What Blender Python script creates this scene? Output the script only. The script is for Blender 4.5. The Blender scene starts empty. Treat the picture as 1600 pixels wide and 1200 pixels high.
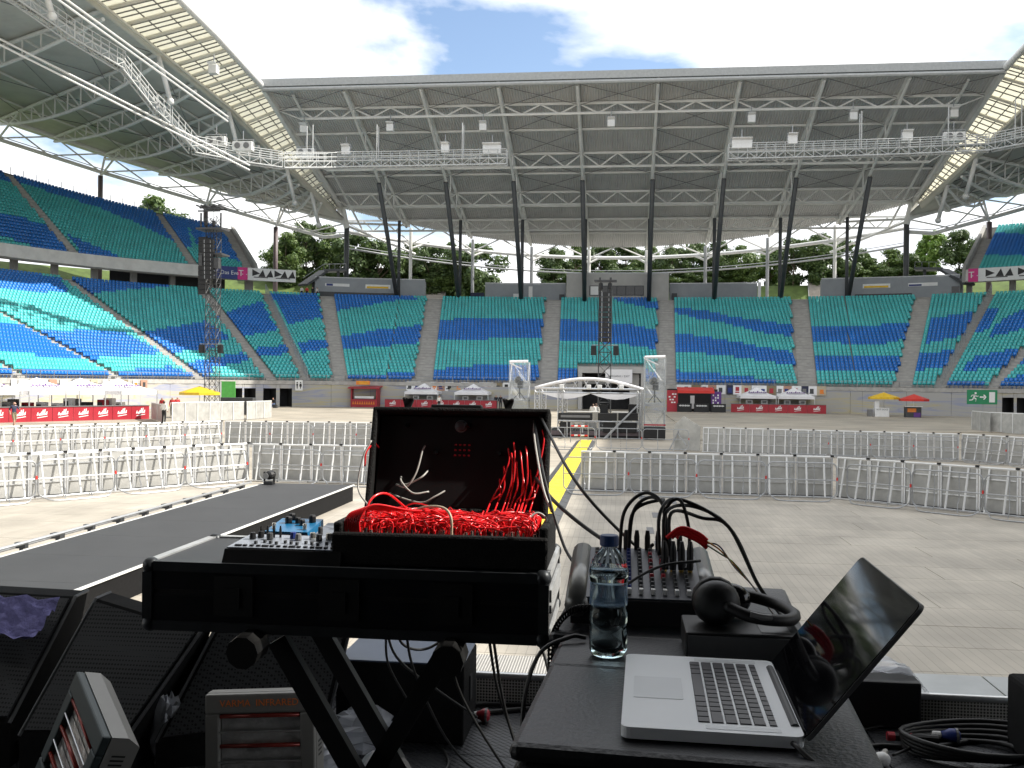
import bpy, bmesh, math, random
import numpy as np
from mathutils import Vector as V, Matrix as MX
random.seed(7)
SC = bpy.context.scene
COL = SC.collection
R = math.radians

# ------------------------------------------------------------------ camera
CAMZ, PSI, PIT, ROL, FPX = 3.4, R(6.5), R(-0.11), R(0.65), 1500.0
F = V((-math.sin(PSI)*math.cos(PIT), math.cos(PSI)*math.cos(PIT), math.sin(PIT)))
R0 = V((math.cos(PSI), math.sin(PSI), 0)); U0 = R0.cross(F)
XC = R0*math.cos(ROL)+U0*math.sin(ROL); YC = -R0*math.sin(ROL)+U0*math.cos(ROL)
CP = V((0, 0, CAMZ))
cd = bpy.data.cameras.new('camera'); cam = bpy.data.objects.new('camera', cd); COL.objects.link(cam)
cd.sensor_width = 36; cd.lens = 36*FPX/1600; cd.clip_start = 0.05; cd.clip_end = 4000
cam.matrix_world = MX((( XC.x, YC.x, -F.x, CP.x), (XC.y, YC.y, -F.y, CP.y), (XC.z, YC.z, -F.z, CP.z), (0, 0, 0, 1)))
SC.camera = cam

# surveying helpers: a bearing from the camera position met with a known plane
def ray(px, py): return F+XC*((px-800)/FPX)-YC*((py-600)/FPX)
def PZ(px, py, z=0.0): r = ray(px, py); return CP+r*((z-CAMZ)/r.z)
def PY(px, py, Y): r = ray(px, py); return CP+r*(Y/r.y)
def PD(px, py, d): return CP+ray(px, py)*d
def proj(p):
    q = V(p)-CP; z = q.dot(F); return 800+FPX*q.dot(XC)/z, 600-FPX*q.dot(YC)/z, z

# ------------------------------------------------------------------ light
SUN = V((1.0, 0.16, 0.98)).normalized()
sel = math.asin(SUN.z); saz = math.atan2(SUN.x, SUN.y)
w = bpy.data.worlds.new('World'); SC.world = w; w.use_nodes = True
nt = w.node_tree; nt.nodes.clear()
def wn(t, **k):
    n = nt.nodes.new(t)
    for a, b in k.items(): setattr(n, a, b)
    return n
out = wn('ShaderNodeOutputWorld'); bg = wn('ShaderNodeBackground'); bg.inputs[1].default_value = 0.15
sky = wn('ShaderNodeTexSky', sky_type='NISHITA', sun_disc=False, sun_elevation=sel, sun_rotation=saz, altitude=100, air_density=1.0, dust_density=1.5, ozone_density=1.0)
tc = wn('ShaderNodeTexCoord'); sp = wn('ShaderNodeSeparateXYZ'); nt.links.new(tc.outputs['Generated'], sp.inputs[0])
mx = wn('ShaderNodeMath', operation='MAXIMUM'); nt.links.new(sp.outputs[2], mx.inputs[0]); mx.inputs[1].default_value = 0.0
ad = wn('ShaderNodeMath', operation='ADD'); nt.links.new(mx.outputs[0], ad.inputs[0]); ad.inputs[1].default_value = 0.16
dv = wn('ShaderNodeVectorMath', operation='DIVIDE'); cb = wn('ShaderNodeCombineXYZ')
for i in range(3): nt.links.new(ad.outputs[0], cb.inputs[i])
nt.links.new(tc.outputs['Generated'], dv.inputs[0]); nt.links.new(cb.outputs[0], dv.inputs[1])
mp = wn('ShaderNodeMapping'); mp.inputs['Location'].default_value = (1.51, 2.294, 0.4); mp.inputs['Scale'].default_value = (1, 1, 0.25)
nt.links.new(dv.outputs[0], mp.inputs[0])
n1 = wn('ShaderNodeTexNoise'); n1.inputs['Scale'].default_value = 1.25; n1.inputs['Detail'].default_value = 9; n1.inputs['Roughness'].default_value = 0.52; n1.inputs['Distortion'].default_value = 0.15
nt.links.new(mp.outputs[0], n1.inputs['Vector'])
cr = wn('ShaderNodeValToRGB'); cr.color_ramp.elements[0].position = 0.395; cr.color_ramp.elements[1].position = 0.475
nt.links.new(n1.outputs[0], cr.inputs[0])
n2 = wn('ShaderNodeTexNoise'); n2.inputs['Scale'].default_value = 2.6; n2.inputs['Detail'].default_value = 6
nt.links.new(mp.outputs[0], n2.inputs['Vector'])
cr2 = wn('ShaderNodeValToRGB'); cr2.color_ramp.elements[0].position = 0.33; cr2.color_ramp.elements[1].position = 0.62
cr2.color_ramp.elements[0].color = (5.6, 5.8, 6.2, 1); cr2.color_ramp.elements[1].color = (7.4, 7.4, 7.3, 1)
nt.links.new(n2.outputs[0], cr2.inputs[0])
mxr = wn('ShaderNodeMix', data_type='RGBA')
nt.links.new(cr.outputs[0], mxr.inputs[0]); nt.links.new(sky.outputs[0], mxr.inputs[6]); nt.links.new(cr2.outputs[0], mxr.inputs[7])
nt.links.new(mxr.outputs[2], bg.inputs[0]); nt.links.new(bg.outputs[0], out.inputs[0])
sl = bpy.data.lights.new('sun', 'SUN'); so = bpy.data.objects.new('sun', sl); COL.objects.link(so)
sl.energy = 5.0; sl.angle = R(0.53); sl.color = (1.0, 0.95, 0.87); so.rotation_euler = SUN.to_track_quat('Z', 'Y').to_euler(); so.location = (60, 10, 120)
vs = SC.view_settings; vs.view_transform = 'Standard'; vs.look = 'None'; vs.gamma = 1.0; vs.use_curve_mapping = False; vs.exposure = 0.6
SC.cycles.max_bounces = 7; SC.cycles.transparent_max_bounces = 16; SC.cycles.sample_clamp_indirect = 6

# ------------------------------------------------------------------ materials
MAT = {}
def M(name, col, rough=0.6, metal=0.0, var=0.12, scale=3.0, bump=0.0, bscale=40.0, rnd=0.0, spec=0.5, stretch=None, coat=0.0):
    if name in MAT: return MAT[name]
    m = bpy.data.materials.new(name); m.use_nodes = True; t = m.node_tree; b = t.nodes['Principled BSDF']
    b.inputs['Roughness'].default_value = rough; b.inputs['Metallic'].default_value = metal; b.inputs['Specular IOR Level'].default_value = spec
    b.inputs['Coat Weight'].default_value = coat
    tcn = t.nodes.new('ShaderNodeTexCoord'); vec = tcn.outputs['Object']
    if stretch:
        mpn = t.nodes.new('ShaderNodeMapping'); mpn.inputs['Scale'].default_value = stretch; t.links.new(vec, mpn.inputs[0]); vec = mpn.outputs[0]
    c = None
    if var > 0:
        nz = t.nodes.new('ShaderNodeTexNoise'); nz.inputs['Scale'].default_value = scale; nz.inputs['Detail'].default_value = 6; nz.inputs['Roughness'].default_value = 0.6
        t.links.new(vec, nz.inputs['Vector'])
        rp = t.nodes.new('ShaderNodeValToRGB'); rp.color_ramp.elements[0].position = 0.3; rp.color_ramp.elements[1].position = 0.7
        rp.color_ramp.elements[0].color = tuple(max(0, x*(1-var)) for x in col)+(1,); rp.color_ramp.elements[1].color = tuple(min(1, x*(1+var)) for x in col)+(1,)
        t.links.new(nz.outputs[0], rp.inputs[0]); c = rp.outputs[0]
    else: b.inputs['Base Color'].default_value = tuple(col)+(1,)
    if rnd > 0:
        oi = t.nodes.new('ShaderNodeObjectInfo'); mr = t.nodes.new('ShaderNodeMapRange'); mr.inputs[3].default_value = 1-rnd; mr.inputs[4].default_value = 1+rnd
        t.links.new(oi.outputs['Random'], mr.inputs[0]); hv = t.nodes.new('ShaderNodeHueSaturation'); t.links.new(mr.outputs[0], hv.inputs['Value'])
        if c is not None: t.links.new(c, hv.inputs['Color'])
        else: hv.inputs['Color'].default_value = tuple(col)+(1,)
        c = hv.outputs[0]
    if c is not None: t.links.new(c, b.inputs['Base Color'])
    if bump > 0:
        nb = t.nodes.new('ShaderNodeTexNoise'); nb.inputs['Scale'].default_value = bscale; nb.inputs['Detail'].default_value = 4; t.links.new(vec, nb.inputs['Vector'])
        bp = t.nodes.new('ShaderNodeBump'); bp.inputs['Strength'].default_value = bump; bp.inputs['Distance'].default_value = 0.02
        t.links.new(nb.outputs[0], bp.inputs['Height']); t.links.new(bp.outputs[0], b.inputs['Normal'])
    MAT[name] = m; return m
def nodes_of(m): return m.node_tree, m.node_tree.nodes['Principled BSDF']

M('concrete', (0.36, 0.35, 0.33), 0.85, var=0.18, scale=0.6, bump=0.2, bscale=8)
M('step_concrete', (0.40, 0.385, 0.36), 0.85, var=0.2, scale=1.5)
M('wall_paint', (0.43, 0.42, 0.40), 0.8, var=0.1, scale=0.5)
M('kiosk_wall', (0.30, 0.32, 0.34), 0.8, var=0.08, scale=0.6)
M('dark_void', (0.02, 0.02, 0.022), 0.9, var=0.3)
M('seat_teal', (0.08, 0.52, 0.52), 0.35, var=0.14, scale=0.35)
M('seat_blue', (0.02, 0.185, 0.60), 0.35, var=0.16, scale=0.35)
M('seat_label', (0.5, 0.55, 0.6), 0.6, var=0)
M('steel_white', (0.76, 0.76, 0.73), 0.5, var=0.1, scale=0.7)
M('roof_sheet', (0.54, 0.54, 0.53), 0.55, var=0.1, scale=0.3)
M('roof_beige', (0.56, 0.53, 0.44), 0.55, var=0.1, scale=0.3)
M('column_dark', (0.075, 0.08, 0.085), 0.5, var=0.15, scale=1.0)
M('column_brown', (0.13, 0.10, 0.105), 0.5, var=0.15)
M('galv', (0.36, 0.37, 0.38), 0.42, metal=0.5, var=0.15, scale=9)
M('alu', (0.72, 0.73, 0.74), 0.32, metal=0.8, var=0.12, scale=6)
M('alu_panel', (0.43, 0.425, 0.40), 0.5, metal=0.15, var=0.2, scale=2.2, rnd=0.08, bump=0.1, bscale=12)
M('alu_white', (0.72, 0.72, 0.70), 0.4, metal=0.1, var=0.06, scale=5)
M('black', (0.007, 0.007, 0.008), 0.5, var=0.3, scale=8)
M('black_gloss', (0.008, 0.008, 0.009), 0.12, var=0.2)
M('black_matte', (0.009, 0.009, 0.0095), 0.85, var=0.3, scale=20, bump=0.3, bscale=300, spec=0.15)
M('rubber', (0.008, 0.008, 0.008), 0.5, var=0.2, scale=30)
M('dark_grey', (0.05, 0.052, 0.055), 0.55, var=0.2, scale=6)
M('mid_grey', (0.17, 0.17, 0.17), 0.5, var=0.1, scale=6)
M('white', (0.78, 0.78, 0.77), 0.55, var=0.05, scale=4)
M('canvas_white', (0.80, 0.79, 0.80), 0.7, var=0.05, scale=1.2, bump=0.15, bscale=3)
M('red', (0.37, 0.018, 0.032), 0.45, var=0.1, scale=2)
M('red_bright', (0.62, 0.03, 0.02), 0.45, var=0.08)
M('yellow', (0.75, 0.48, 0.02), 0.5, var=0.1)
M('ramp_yellow', (0.72, 0.55, 0.03), 0.5, var=0.15, scale=2)
M('orange', (0.75, 0.22, 0.03), 0.5, var=0.1)
M('green_sign', (0.01, 0.22, 0.09), 0.4, var=0.05)
M('green_bright', (0.10, 0.45, 0.08), 0.5, var=0.15)
M('magenta', (0.62, 0.01, 0.20), 0.45, var=0.05)
M('navy', (0.012, 0.03, 0.18), 0.45, var=0.1)
M('violet', (0.12, 0.04, 0.22), 0.6, var=0.1)
M('skin', (0.42, 0.24, 0.17), 0.6, var=0.05)
M('hair', (0.03, 0.02, 0.015), 0.7, var=0.2)
M('cloth_navy', (0.03, 0.035, 0.07), 0.8, var=0.1)
M('cloth_khaki', (0.22, 0.18, 0.11), 0.8, var=0.1)
M('cloth_white', (0.72, 0.70, 0.66), 0.8, var=0.05)
M('cloth_red', (0.5, 0.03, 0.03), 0.8, var=0.1)
M('cloth_black', (0.012, 0.012, 0.014), 0.8, var=0.1)
M('cloth_denim', (0.08, 0.12, 0.22), 0.8, var=0.1)
M('bark', (0.09, 0.065, 0.045), 0.9, var=0.3)
M('grass', (0.075, 0.115, 0.022), 0.9, var=0.3, scale=0.8, bump=0.6, bscale=6)
M('stone', (0.36, 0.33, 0.29), 0.9, var=0.2, scale=1.2)
M('asphalt', (0.10, 0.10, 0.10), 0.9, var=0.2, scale=0.05)

def leaf_mat(name, a, b_):
    m = M(name, a, 0.55, var=0)
    t, b = nodes_of(m); g = t.nodes.new('ShaderNodeNewGeometry'); rp = t.nodes.new('ShaderNodeValToRGB')
    rp.color_ramp.elements[0].color = a+(1,); rp.color_ramp.elements[1].color = b_+(1,)
    t.links.new(g.outputs['Random Per Island'], rp.inputs[0]); t.links.new(rp.outputs[0], b.inputs['Base Color'])
    tr = t.nodes.new('ShaderNodeBsdfTranslucent'); t.links.new(rp.outputs[0], tr.inputs[0]); ms = t.nodes.new('ShaderNodeMixShader'); ms.inputs[0].default_value = 0.3
    t.links.new(b.outputs[0], ms.inputs[1]); t.links.new(tr.outputs[0], ms.inputs[2]); t.links.new(ms.outputs[0], t.nodes['Material Output'].inputs[0])
leaf_mat('leaf_dark', (0.03, 0.065, 0.015), (0.10, 0.15, 0.04))
leaf_mat('leaf_mid', (0.045, 0.095, 0.02), (0.14, 0.20, 0.045))
leaf_mat('leaf_light', (0.10, 0.20, 0.03), (0.20, 0.30, 0.05))

def pane_mat():
    m = M('roof_pane', (0.85, 0.83, 0.74), 0.35, var=0.08, scale=1.5); t, b = nodes_of(m)
    tr = t.nodes.new('ShaderNodeBsdfTranslucent'); tr.inputs[0].default_value = (0.82, 0.81, 0.73, 1); ms = t.nodes.new('ShaderNodeMixShader'); ms.inputs[0].default_value = 0.62
    t.links.new(b.outputs[0], ms.inputs[1]); t.links.new(tr.outputs[0], ms.inputs[2]); t.links.new(ms.outputs[0], t.nodes['Material Output'].inputs[0])
pane_mat()
def film_mat(name, alpha, col=(0.85, 0.9, 0.9), rough=0.12):
    m = M(name, col, rough, var=0.05, scale=3, bump=0.6, bscale=4); t, b = nodes_of(m)
    tr = t.nodes.new('ShaderNodeBsdfTransparent'); ms = t.nodes.new('ShaderNodeMixShader'); nz = t.nodes.new('ShaderNodeTexNoise'); nz.inputs['Scale'].default_value = 2.5; nz.inputs['Detail'].default_value = 5
    mr = t.nodes.new('ShaderNodeMapRange'); mr.inputs[1].default_value = 0.3; mr.inputs[2].default_value = 0.75; mr.inputs[3].default_value = alpha*0.4; mr.inputs[4].default_value = alpha*1.9
    tcn = t.nodes.new('ShaderNodeTexCoord'); t.links.new(tcn.outputs['Object'], nz.inputs['Vector']); t.links.new(nz.outputs[0], mr.inputs[0]); t.links.new(mr.outputs[0], ms.inputs[0])
    t.links.new(tr.outputs[0], ms.inputs[1]); t.links.new(b.outputs[0], ms.inputs[2]); t.links.new(ms.outputs[0], t.nodes['Material Output'].inputs[0])
film_mat('plastic_film', 0.13)
film_mat('plastic_bag', 0.45, (0.75, 0.78, 0.85))
film_mat('glass_screen', 0.10, (0.8, 0.9, 0.9), 0.05)

# ------------------------------------------------------------------ mesh builder
class MB:
    def __init__(s): s.v = []; s.f = []; s.m = []
    def add(s, vs_, fs, mi=0):
        o = len(s.v); s.v.extend(V(p) for p in vs_); s.f.extend([tuple(i+o for i in f) for f in fs]); s.m.extend([mi]*len(fs)); return s
    def hexa(s, p, mi=0):       # 8 corners: bottom ring then top ring
        return s.add(p, [(3,2,1,0),(4,5,6,7),(0,1,5,4),(1,2,6,5),(2,3,7,6),(3,0,4,7)], mi)
    def box(s, c, d, rz=0.0, mi=0):
        c = V(c); h = V(d)*0.5; ca, sa = math.cos(rz), math.sin(rz); p = []
        for z in (-1, 1):
            for x, y in ((-1,-1),(1,-1),(1,1),(-1,1)):
                X, Y = x*h.x, y*h.y; p.append((c.x+X*ca-Y*sa, c.y+X*sa+Y*ca, c.z+z*h.z))
        return s.hexa(p, mi)
    def bbox(s, c, d, bev=0.01, mi=0, mx=None):    # box with chamfered edges
        h = V(d)*0.5; b = min(bev, h.x*0.9, h.y*0.9, h.z*0.9); vs_ = []; 
        bm = bmesh.new(); bmesh.ops.create_cube(bm, size=1.0)
        for q in bm.verts: q.co = V((q.co.x*d[0], q.co.y*d[1], q.co.z*d[2]))
        bmesh.ops.bevel(bm, geom=bm.edges[:], offset=b, segments=2, affect='EDGES', profile=0.5)
        mat = mx if mx is not None else MX.Identity(4); cc = V(c)
        bm.verts.index_update()
        s.add([mat@(q.co+cc) if mx is not None else q.co+cc for q in bm.verts], [tuple(q.index for q in f.verts) for f in bm.faces], mi); bm.free(); return s
    def bar(s, p, q, w, h=None, mi=0, up=(0,0,1)):
        p, q = V(p), V(q); h = h or w; d = (q-p).normalized(); u = V(up)
        if abs(d.dot(u)) > 0.97: u = V((0, 1, 0))
        x = d.cross(u).normalized()*w*0.5; z = x.cross(d).normalized()*h*0.5
        return s.hexa([p-x-z, p+x-z, q+x-z, q-x-z, p-x+z, p+x+z, q+x+z, q-x+z], mi)
    def tube(s, pts, r, n=6, mi=0, closed=False, r2=None):
        pts = [V(p) for p in pts]; N = len(pts); rings = []; prev = None
        for i, p in enumerate(pts):
            if closed: d = pts[(i+1) % N]-pts[i-1]
            else: d = pts[min(i+1, N-1)]-pts[max(i-1, 0)]
            d = d.normalized() if d.length > 1e-9 else V((0,0,1))
            if prev is None:
                u = V((0,0,1)) if abs(d.z) < 0.9 else V((1,0,0)); x = d.cross(u).normalized()
            else:
                x = prev-d*prev.dot(d); x = x.normalized() if x.length > 1e-6 else d.orthogonal().normalized()
            prev = x; y = d.cross(x); rr = r if r2 is None else r+(r2-r)*i/max(1, N-1)
            rings.append([p+x*rr*math.cos(2*math.pi*k/n)+y*rr*math.sin(2*math.pi*k/n) for k in range(n)])
        vs_ = [q for rg in rings for q in rg]; fs = []
        for i in range(N if closed else N-1):
            a, b = i*n, ((i+1) % N)*n
            for k in range(n): fs.append((a+k, a+(k+1) % n, b+(k+1) % n, b+k))
        if not closed: fs.append(tuple(range(n))[::-1]); fs.append(tuple((N-1)*n+k for k in range(n)))
        return s.add(vs_, fs, mi)
    def lathe(s, prof, c, n=16, mi=0, axis=None):      # prof (radius, height)
        c = V(c); q = V((0,0,1)).rotation_difference(V(axis)) if axis is not None else None; vs_ = []; fs = []
        for r, z in prof:
            for k in range(n):
                p = V((r*math.cos(2*math.pi*k/n), r*math.sin(2*math.pi*k/n), z))
                vs_.append(c+(q@p if q else p))
        for i in range(len(prof)-1):
            for k in range(n): fs.append((i*n+k, i*n+(k+1) % n, (i+1)*n+(k+1) % n, (i+1)*n+k))
        fs.append(tuple(range(n))[::-1]); fs.append(tuple((len(prof)-1)*n+k for k in range(n)))
        return s.add(vs_, fs, mi)
    def prism(s, poly, ext, mi=0):
        a = [V(p) for p in poly]; e = V(ext); n = len(a)
        return s.add(a+[p+e for p in a], [tuple(range(n))[::-1], tuple(range(n, 2*n))]+[(i, (i+1) % n, n+(i+1) % n, n+i) for i in range(n)], mi)
    def quad(s, a, b, c, d, mi=0): return s.add([a, b, c, d], [(0, 1, 2, 3)], mi)
    def sphere(s, c, r, n=10, mi=0, sc=(1,1,1)):
        prof = [(r*math.sin(math.pi*i/n), -r*math.cos(math.pi*i/n)) for i in range(1, n)]; o = len(s.v)
        s.lathe(prof, (0,0,0), n+2, mi); c = V(c)
        for i in range(o, len(s.v)): q = s.v[i]; s.v[i] = V((q.x*sc[0], q.y*sc[1], q.z*sc[2]))+c
        return s
    def xf(s, mat): s.v = [mat@p for p in s.v]; return s
    def build(s, name, mats, parent=None, smooth=False, local=False):
        base = V((0,0,0))
        if parent is not None and not local: base = BASE.get(parent.name, V((0,0,0)))
        elif parent is None and not local and s.v:
            xs = [p.x for p in s.v]; ys = [p.y for p in s.v]; zs = [p.z for p in s.v]
            base = V(((min(xs)+max(xs))/2, (min(ys)+max(ys))/2, min(zs)))
        me = bpy.data.meshes.new(name); me.from_pydata([p-base for p in s.v], [], s.f)
        for mn in ([mats] if isinstance(mats, str) else mats): me.materials.append(MAT[mn])
        if isinstance(mats, (list, tuple)): me.polygons.foreach_set('material_index', s.m)
        if smooth: me.polygons.foreach_set('use_smooth', [True]*len(me.polygons))
        o = bpy.data.objects.new(name, me); COL.objects.link(o)
        if parent is not None:
            o.parent = parent
            if not local: BASE[o.name] = base        # sub-parts measured from the same base
        else: o.location = base; BASE[o.name] = base
        return o
BASE = {}
def tag(o, label, cat, group=None, kind=None):
    if label: o['label'] = label
    if cat: o['category'] = cat
    if group: o['group'] = group
    if kind: o['kind'] = kind
    return o
def empty(name, loc, label=None, cat=None, group=None, rz=0.0):
    o = bpy.data.objects.new(name, None); COL.objects.link(o); o.location = loc; o.rotation_euler = (0, 0, rz); o.empty_display_size = 0.2
    BASE[o.name] = V(loc); tag(o, label, cat, group); return o
def struct(o): o['kind'] = 'structure'; return o
def part(name, mats, parent, fn, smooth=False, local=False):
    b = MB(); fn(b); return b.build(name, mats, parent, smooth, local)
def copy_tree(o, loc, rz, label=None, parent=None):
    c = o.copy(); COL.objects.link(c)
    if parent is None: c.location = loc; c.rotation_euler = (0, 0, rz)
    else: c.parent = parent
    if label: c['label'] = label
    for ch in o.children: copy_tree(ch, None, 0, None, c)
    return c
ORD = ['first','second','third','fourth','fifth','sixth','seventh','eighth','ninth','tenth','eleventh','twelfth','thirteenth','fourteenth','fifteenth','sixteenth','seventeenth','eighteenth','nineteenth','twentieth']
def nth(i): return ORD[i] if i < len(ORD) else ('twenty-'+ORD[i-20] if i < 29 else 'thirtieth' if i == 29 else 'thirty-'+ORD[i-30])
def text(parent, body, size, mat, matrix, ext=0.002, local=False):
    cu = bpy.data.curves.new('t', 'FONT'); cu.body = body; cu.size = size; cu.extrude = ext; cu.align_x = 'CENTER'; cu.align_y = 'CENTER'; cu.resolution_u = 2
    to = bpy.data.objects.new('t', cu); COL.objects.link(to)
    me = bpy.data.meshes.new_from_object(to.evaluated_get(bpy.context.evaluated_depsgraph_get())); bpy.data.objects.remove(to)
    me.name = 'lettering'; me.transform(matrix)
    if not local: me.transform(MX.Translation(-BASE.get(parent.name, V((0,0,0)))))
    me.materials.clear(); me.materials.append(MAT[mat])
    o = bpy.data.objects.new('lettering', me); COL.objects.link(o); o.parent = parent; return o
def frame(o, x, z):     # 4x4 with local x along x, local z along z (text faces +z)
    x = V(x).normalized(); z = V(z).normalized(); y = z.cross(x); return MX(((x.x,y.x,z.x,o[0]),(x.y,y.y,z.y,o[1]),(x.z,y.z,z.z,o[2]),(0,0,0,1)))
def bez(pts, n=8):      # Catmull-Rom through points
    p = [V(q) for q in pts]; p = [p[0]*2-p[1]]+p+[p[-1]*2-p[-2]]; o = []
    for i in range(1, len(p)-2):
        for k in range(n):
            t = k/n; a, b, c, d = p[i-1:i+3]
            o.append(0.5*((2*b)+(c-a)*t+(2*a-5*b+4*c-d)*t*t+(3*b-a-3*c+d)*t**3))
    o.append(p[-2]); return o
# ------------------------------------------------------------------ bowl geometry (plan of the stadium, metres)
XM, DF, R1, A1, R2, A2, R3 = -0.9, 124.0, 170.0, R(10), 26.0, R(84), 220.0
c1 = (0, DF-R1); e1 = (R1*math.sin(A1), c1[1]+R1*math.cos(A1)); c2 = (e1[0]-R2*math.sin(A1), e1[1]-R2*math.cos(A1))
e2 = (c2[0]+R2*math.sin(A2), c2[1]+R2*math.cos(A2)); c3 = (e2[0]-R3*math.sin(A2), e2[1]-R3*math.cos(A2))
def bowl(phi, off):
    s = -1 if phi < 0 else 1; a = abs(phi)
    c, r = (c1, R1) if a <= A1 else (c2, R2) if a <= A2 else (c3, R3)
    return XM+s*(c[0]+(r+off)*math.sin(a)), c[1]+(r+off)*math.cos(a)
def radius(phi, off): a = abs(phi); return (R1 if a <= A1 else R2 if a <= A2 else R3)+off
def find_phi(px, off=0.0, z=3.3):
    lo, hi = R(-90), R(75)
    for _ in range(50):
        m = (lo+hi)/2; x, y = bowl(m, off)
        if proj((x, y, z))[0] < px: lo = m
        else: hi = m
    return (lo+hi)/2
def adv(p, dist, off):
    for lim in (-A2, -A1, A1, A2):
        if p < lim-1e-9:
            rr = radius((max(p, lim-0.3)+lim)/2 if lim != A1 else (p+lim)/2, off); need = (lim-p)*rr
            if need < dist: return adv(lim, dist-need, off)
            return p+dist/rr
    return p+dist/radius(p+1e-6, off)
def arc(a, b, step, off=0.0):     # angles from a to b with about `step` metres between them
    o = [a]; 
    while o[-1] < b-1e-6: o.append(min(b, o[-1]+step/radius(o[-1]+1e-6, off)))
    if len(o) > 2 and o[-1]-o[-2] < 1e-4: o.pop(-2)
    return o
def sweep(b, phis, prof, mi=0):   # prof: list of (off, z) swept along the bowl
    n = len(prof); vs_ = []
    for p in phis:
        for of, z in prof:
            x, y = bowl(p, of); vs_.append((x, y, z))
    fs = [(i*n+k, i*n+k+1, (i+1)*n+k+1, (i+1)*n+k) for i in range(len(phis)-1) for k in range(n-1)]
    b.add(vs_, fs, mi)

# ---- ground and field
g = MB(); g.quad((-1500,-600,-0.05),(1500,-600,-0.05),(1500,2400,-0.05),(-1500,2400,-0.05)); tag(g.build('ground', 'asphalt'), None, None, kind='structure')
def floor_mat():
    m = M('field_cover', (0.44, 0.40, 0.335), 0.62, var=0.0); t, b = nodes_of(m)
    g_ = t.nodes.new('ShaderNodeNewGeometry'); br = t.nodes.new('ShaderNodeTexBrick'); br.offset = 0.5
    br.inputs['Scale'].default_value = 1.0; br.inputs['Brick Width'].default_value = 9.2; br.inputs['Row Height'].default_value = 1.15; br.inputs['Mortar Size'].default_value = 0.02; br.inputs['Mortar Smooth'].default_value = 0.2
    br.inputs['Color1'].default_value = (0.42, 0.37, 0.295, 1); br.inputs['Color2'].default_value = (0.385, 0.345, 0.28, 1); br.inputs['Mortar'].default_value = (0.17, 0.155, 0.135, 1)
    nz = t.nodes.new('ShaderNodeTexNoise'); nz.inputs['Scale'].default_value = 0.25; nz.inputs['Detail'].default_value = 8
    nz2 = t.nodes.new('ShaderNodeTexNoise'); nz2.inputs['Scale'].default_value = 1.1; nz2.inputs['Detail'].default_value = 6
    mpn = t.nodes.new('ShaderNodeMapping'); mpn.inputs['Scale'].default_value = (0.2, 1.0, 1.0)
    for q in (br, nz): t.links.new(g_.outputs['Position'], q.inputs['Vector'])
    t.links.new(g_.outputs['Position'], mpn.inputs[0]); t.links.new(mpn.outputs[0], nz2.inputs['Vector'])
    mr = t.nodes.new('ShaderNodeMapRange'); mr.inputs[1].default_value = 0.3; mr.inputs[2].default_value = 0.7; mr.inputs[3].default_value = 0.70; mr.inputs[4].default_value = 1.14; t.links.new(nz.outputs[0], mr.inputs[0])
    mr2 = t.nodes.new('ShaderNodeMapRange'); mr2.inputs[1].default_value = 0.35; mr2.inputs[2].default_value = 0.65; mr2.inputs[3].default_value = 0.88; mr2.inputs[4].default_value = 1.06; t.links.new(nz2.outputs[0], mr2.inputs[0])
    mu = t.nodes.new('ShaderNodeMath'); mu.operation = 'MULTIPLY'; t.links.new(mr.outputs[0], mu.inputs[0]); t.links.new(mr2.outputs[0], mu.inputs[1])
    hv = t.nodes.new('ShaderNodeHueSaturation'); t.links.new(br.outputs[0], hv.inputs['Color']); t.links.new(mu.outputs[0], hv.inputs['Value']); t.links.new(hv.outputs[0], b.inputs['Base Color'])
floor_mat()
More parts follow.
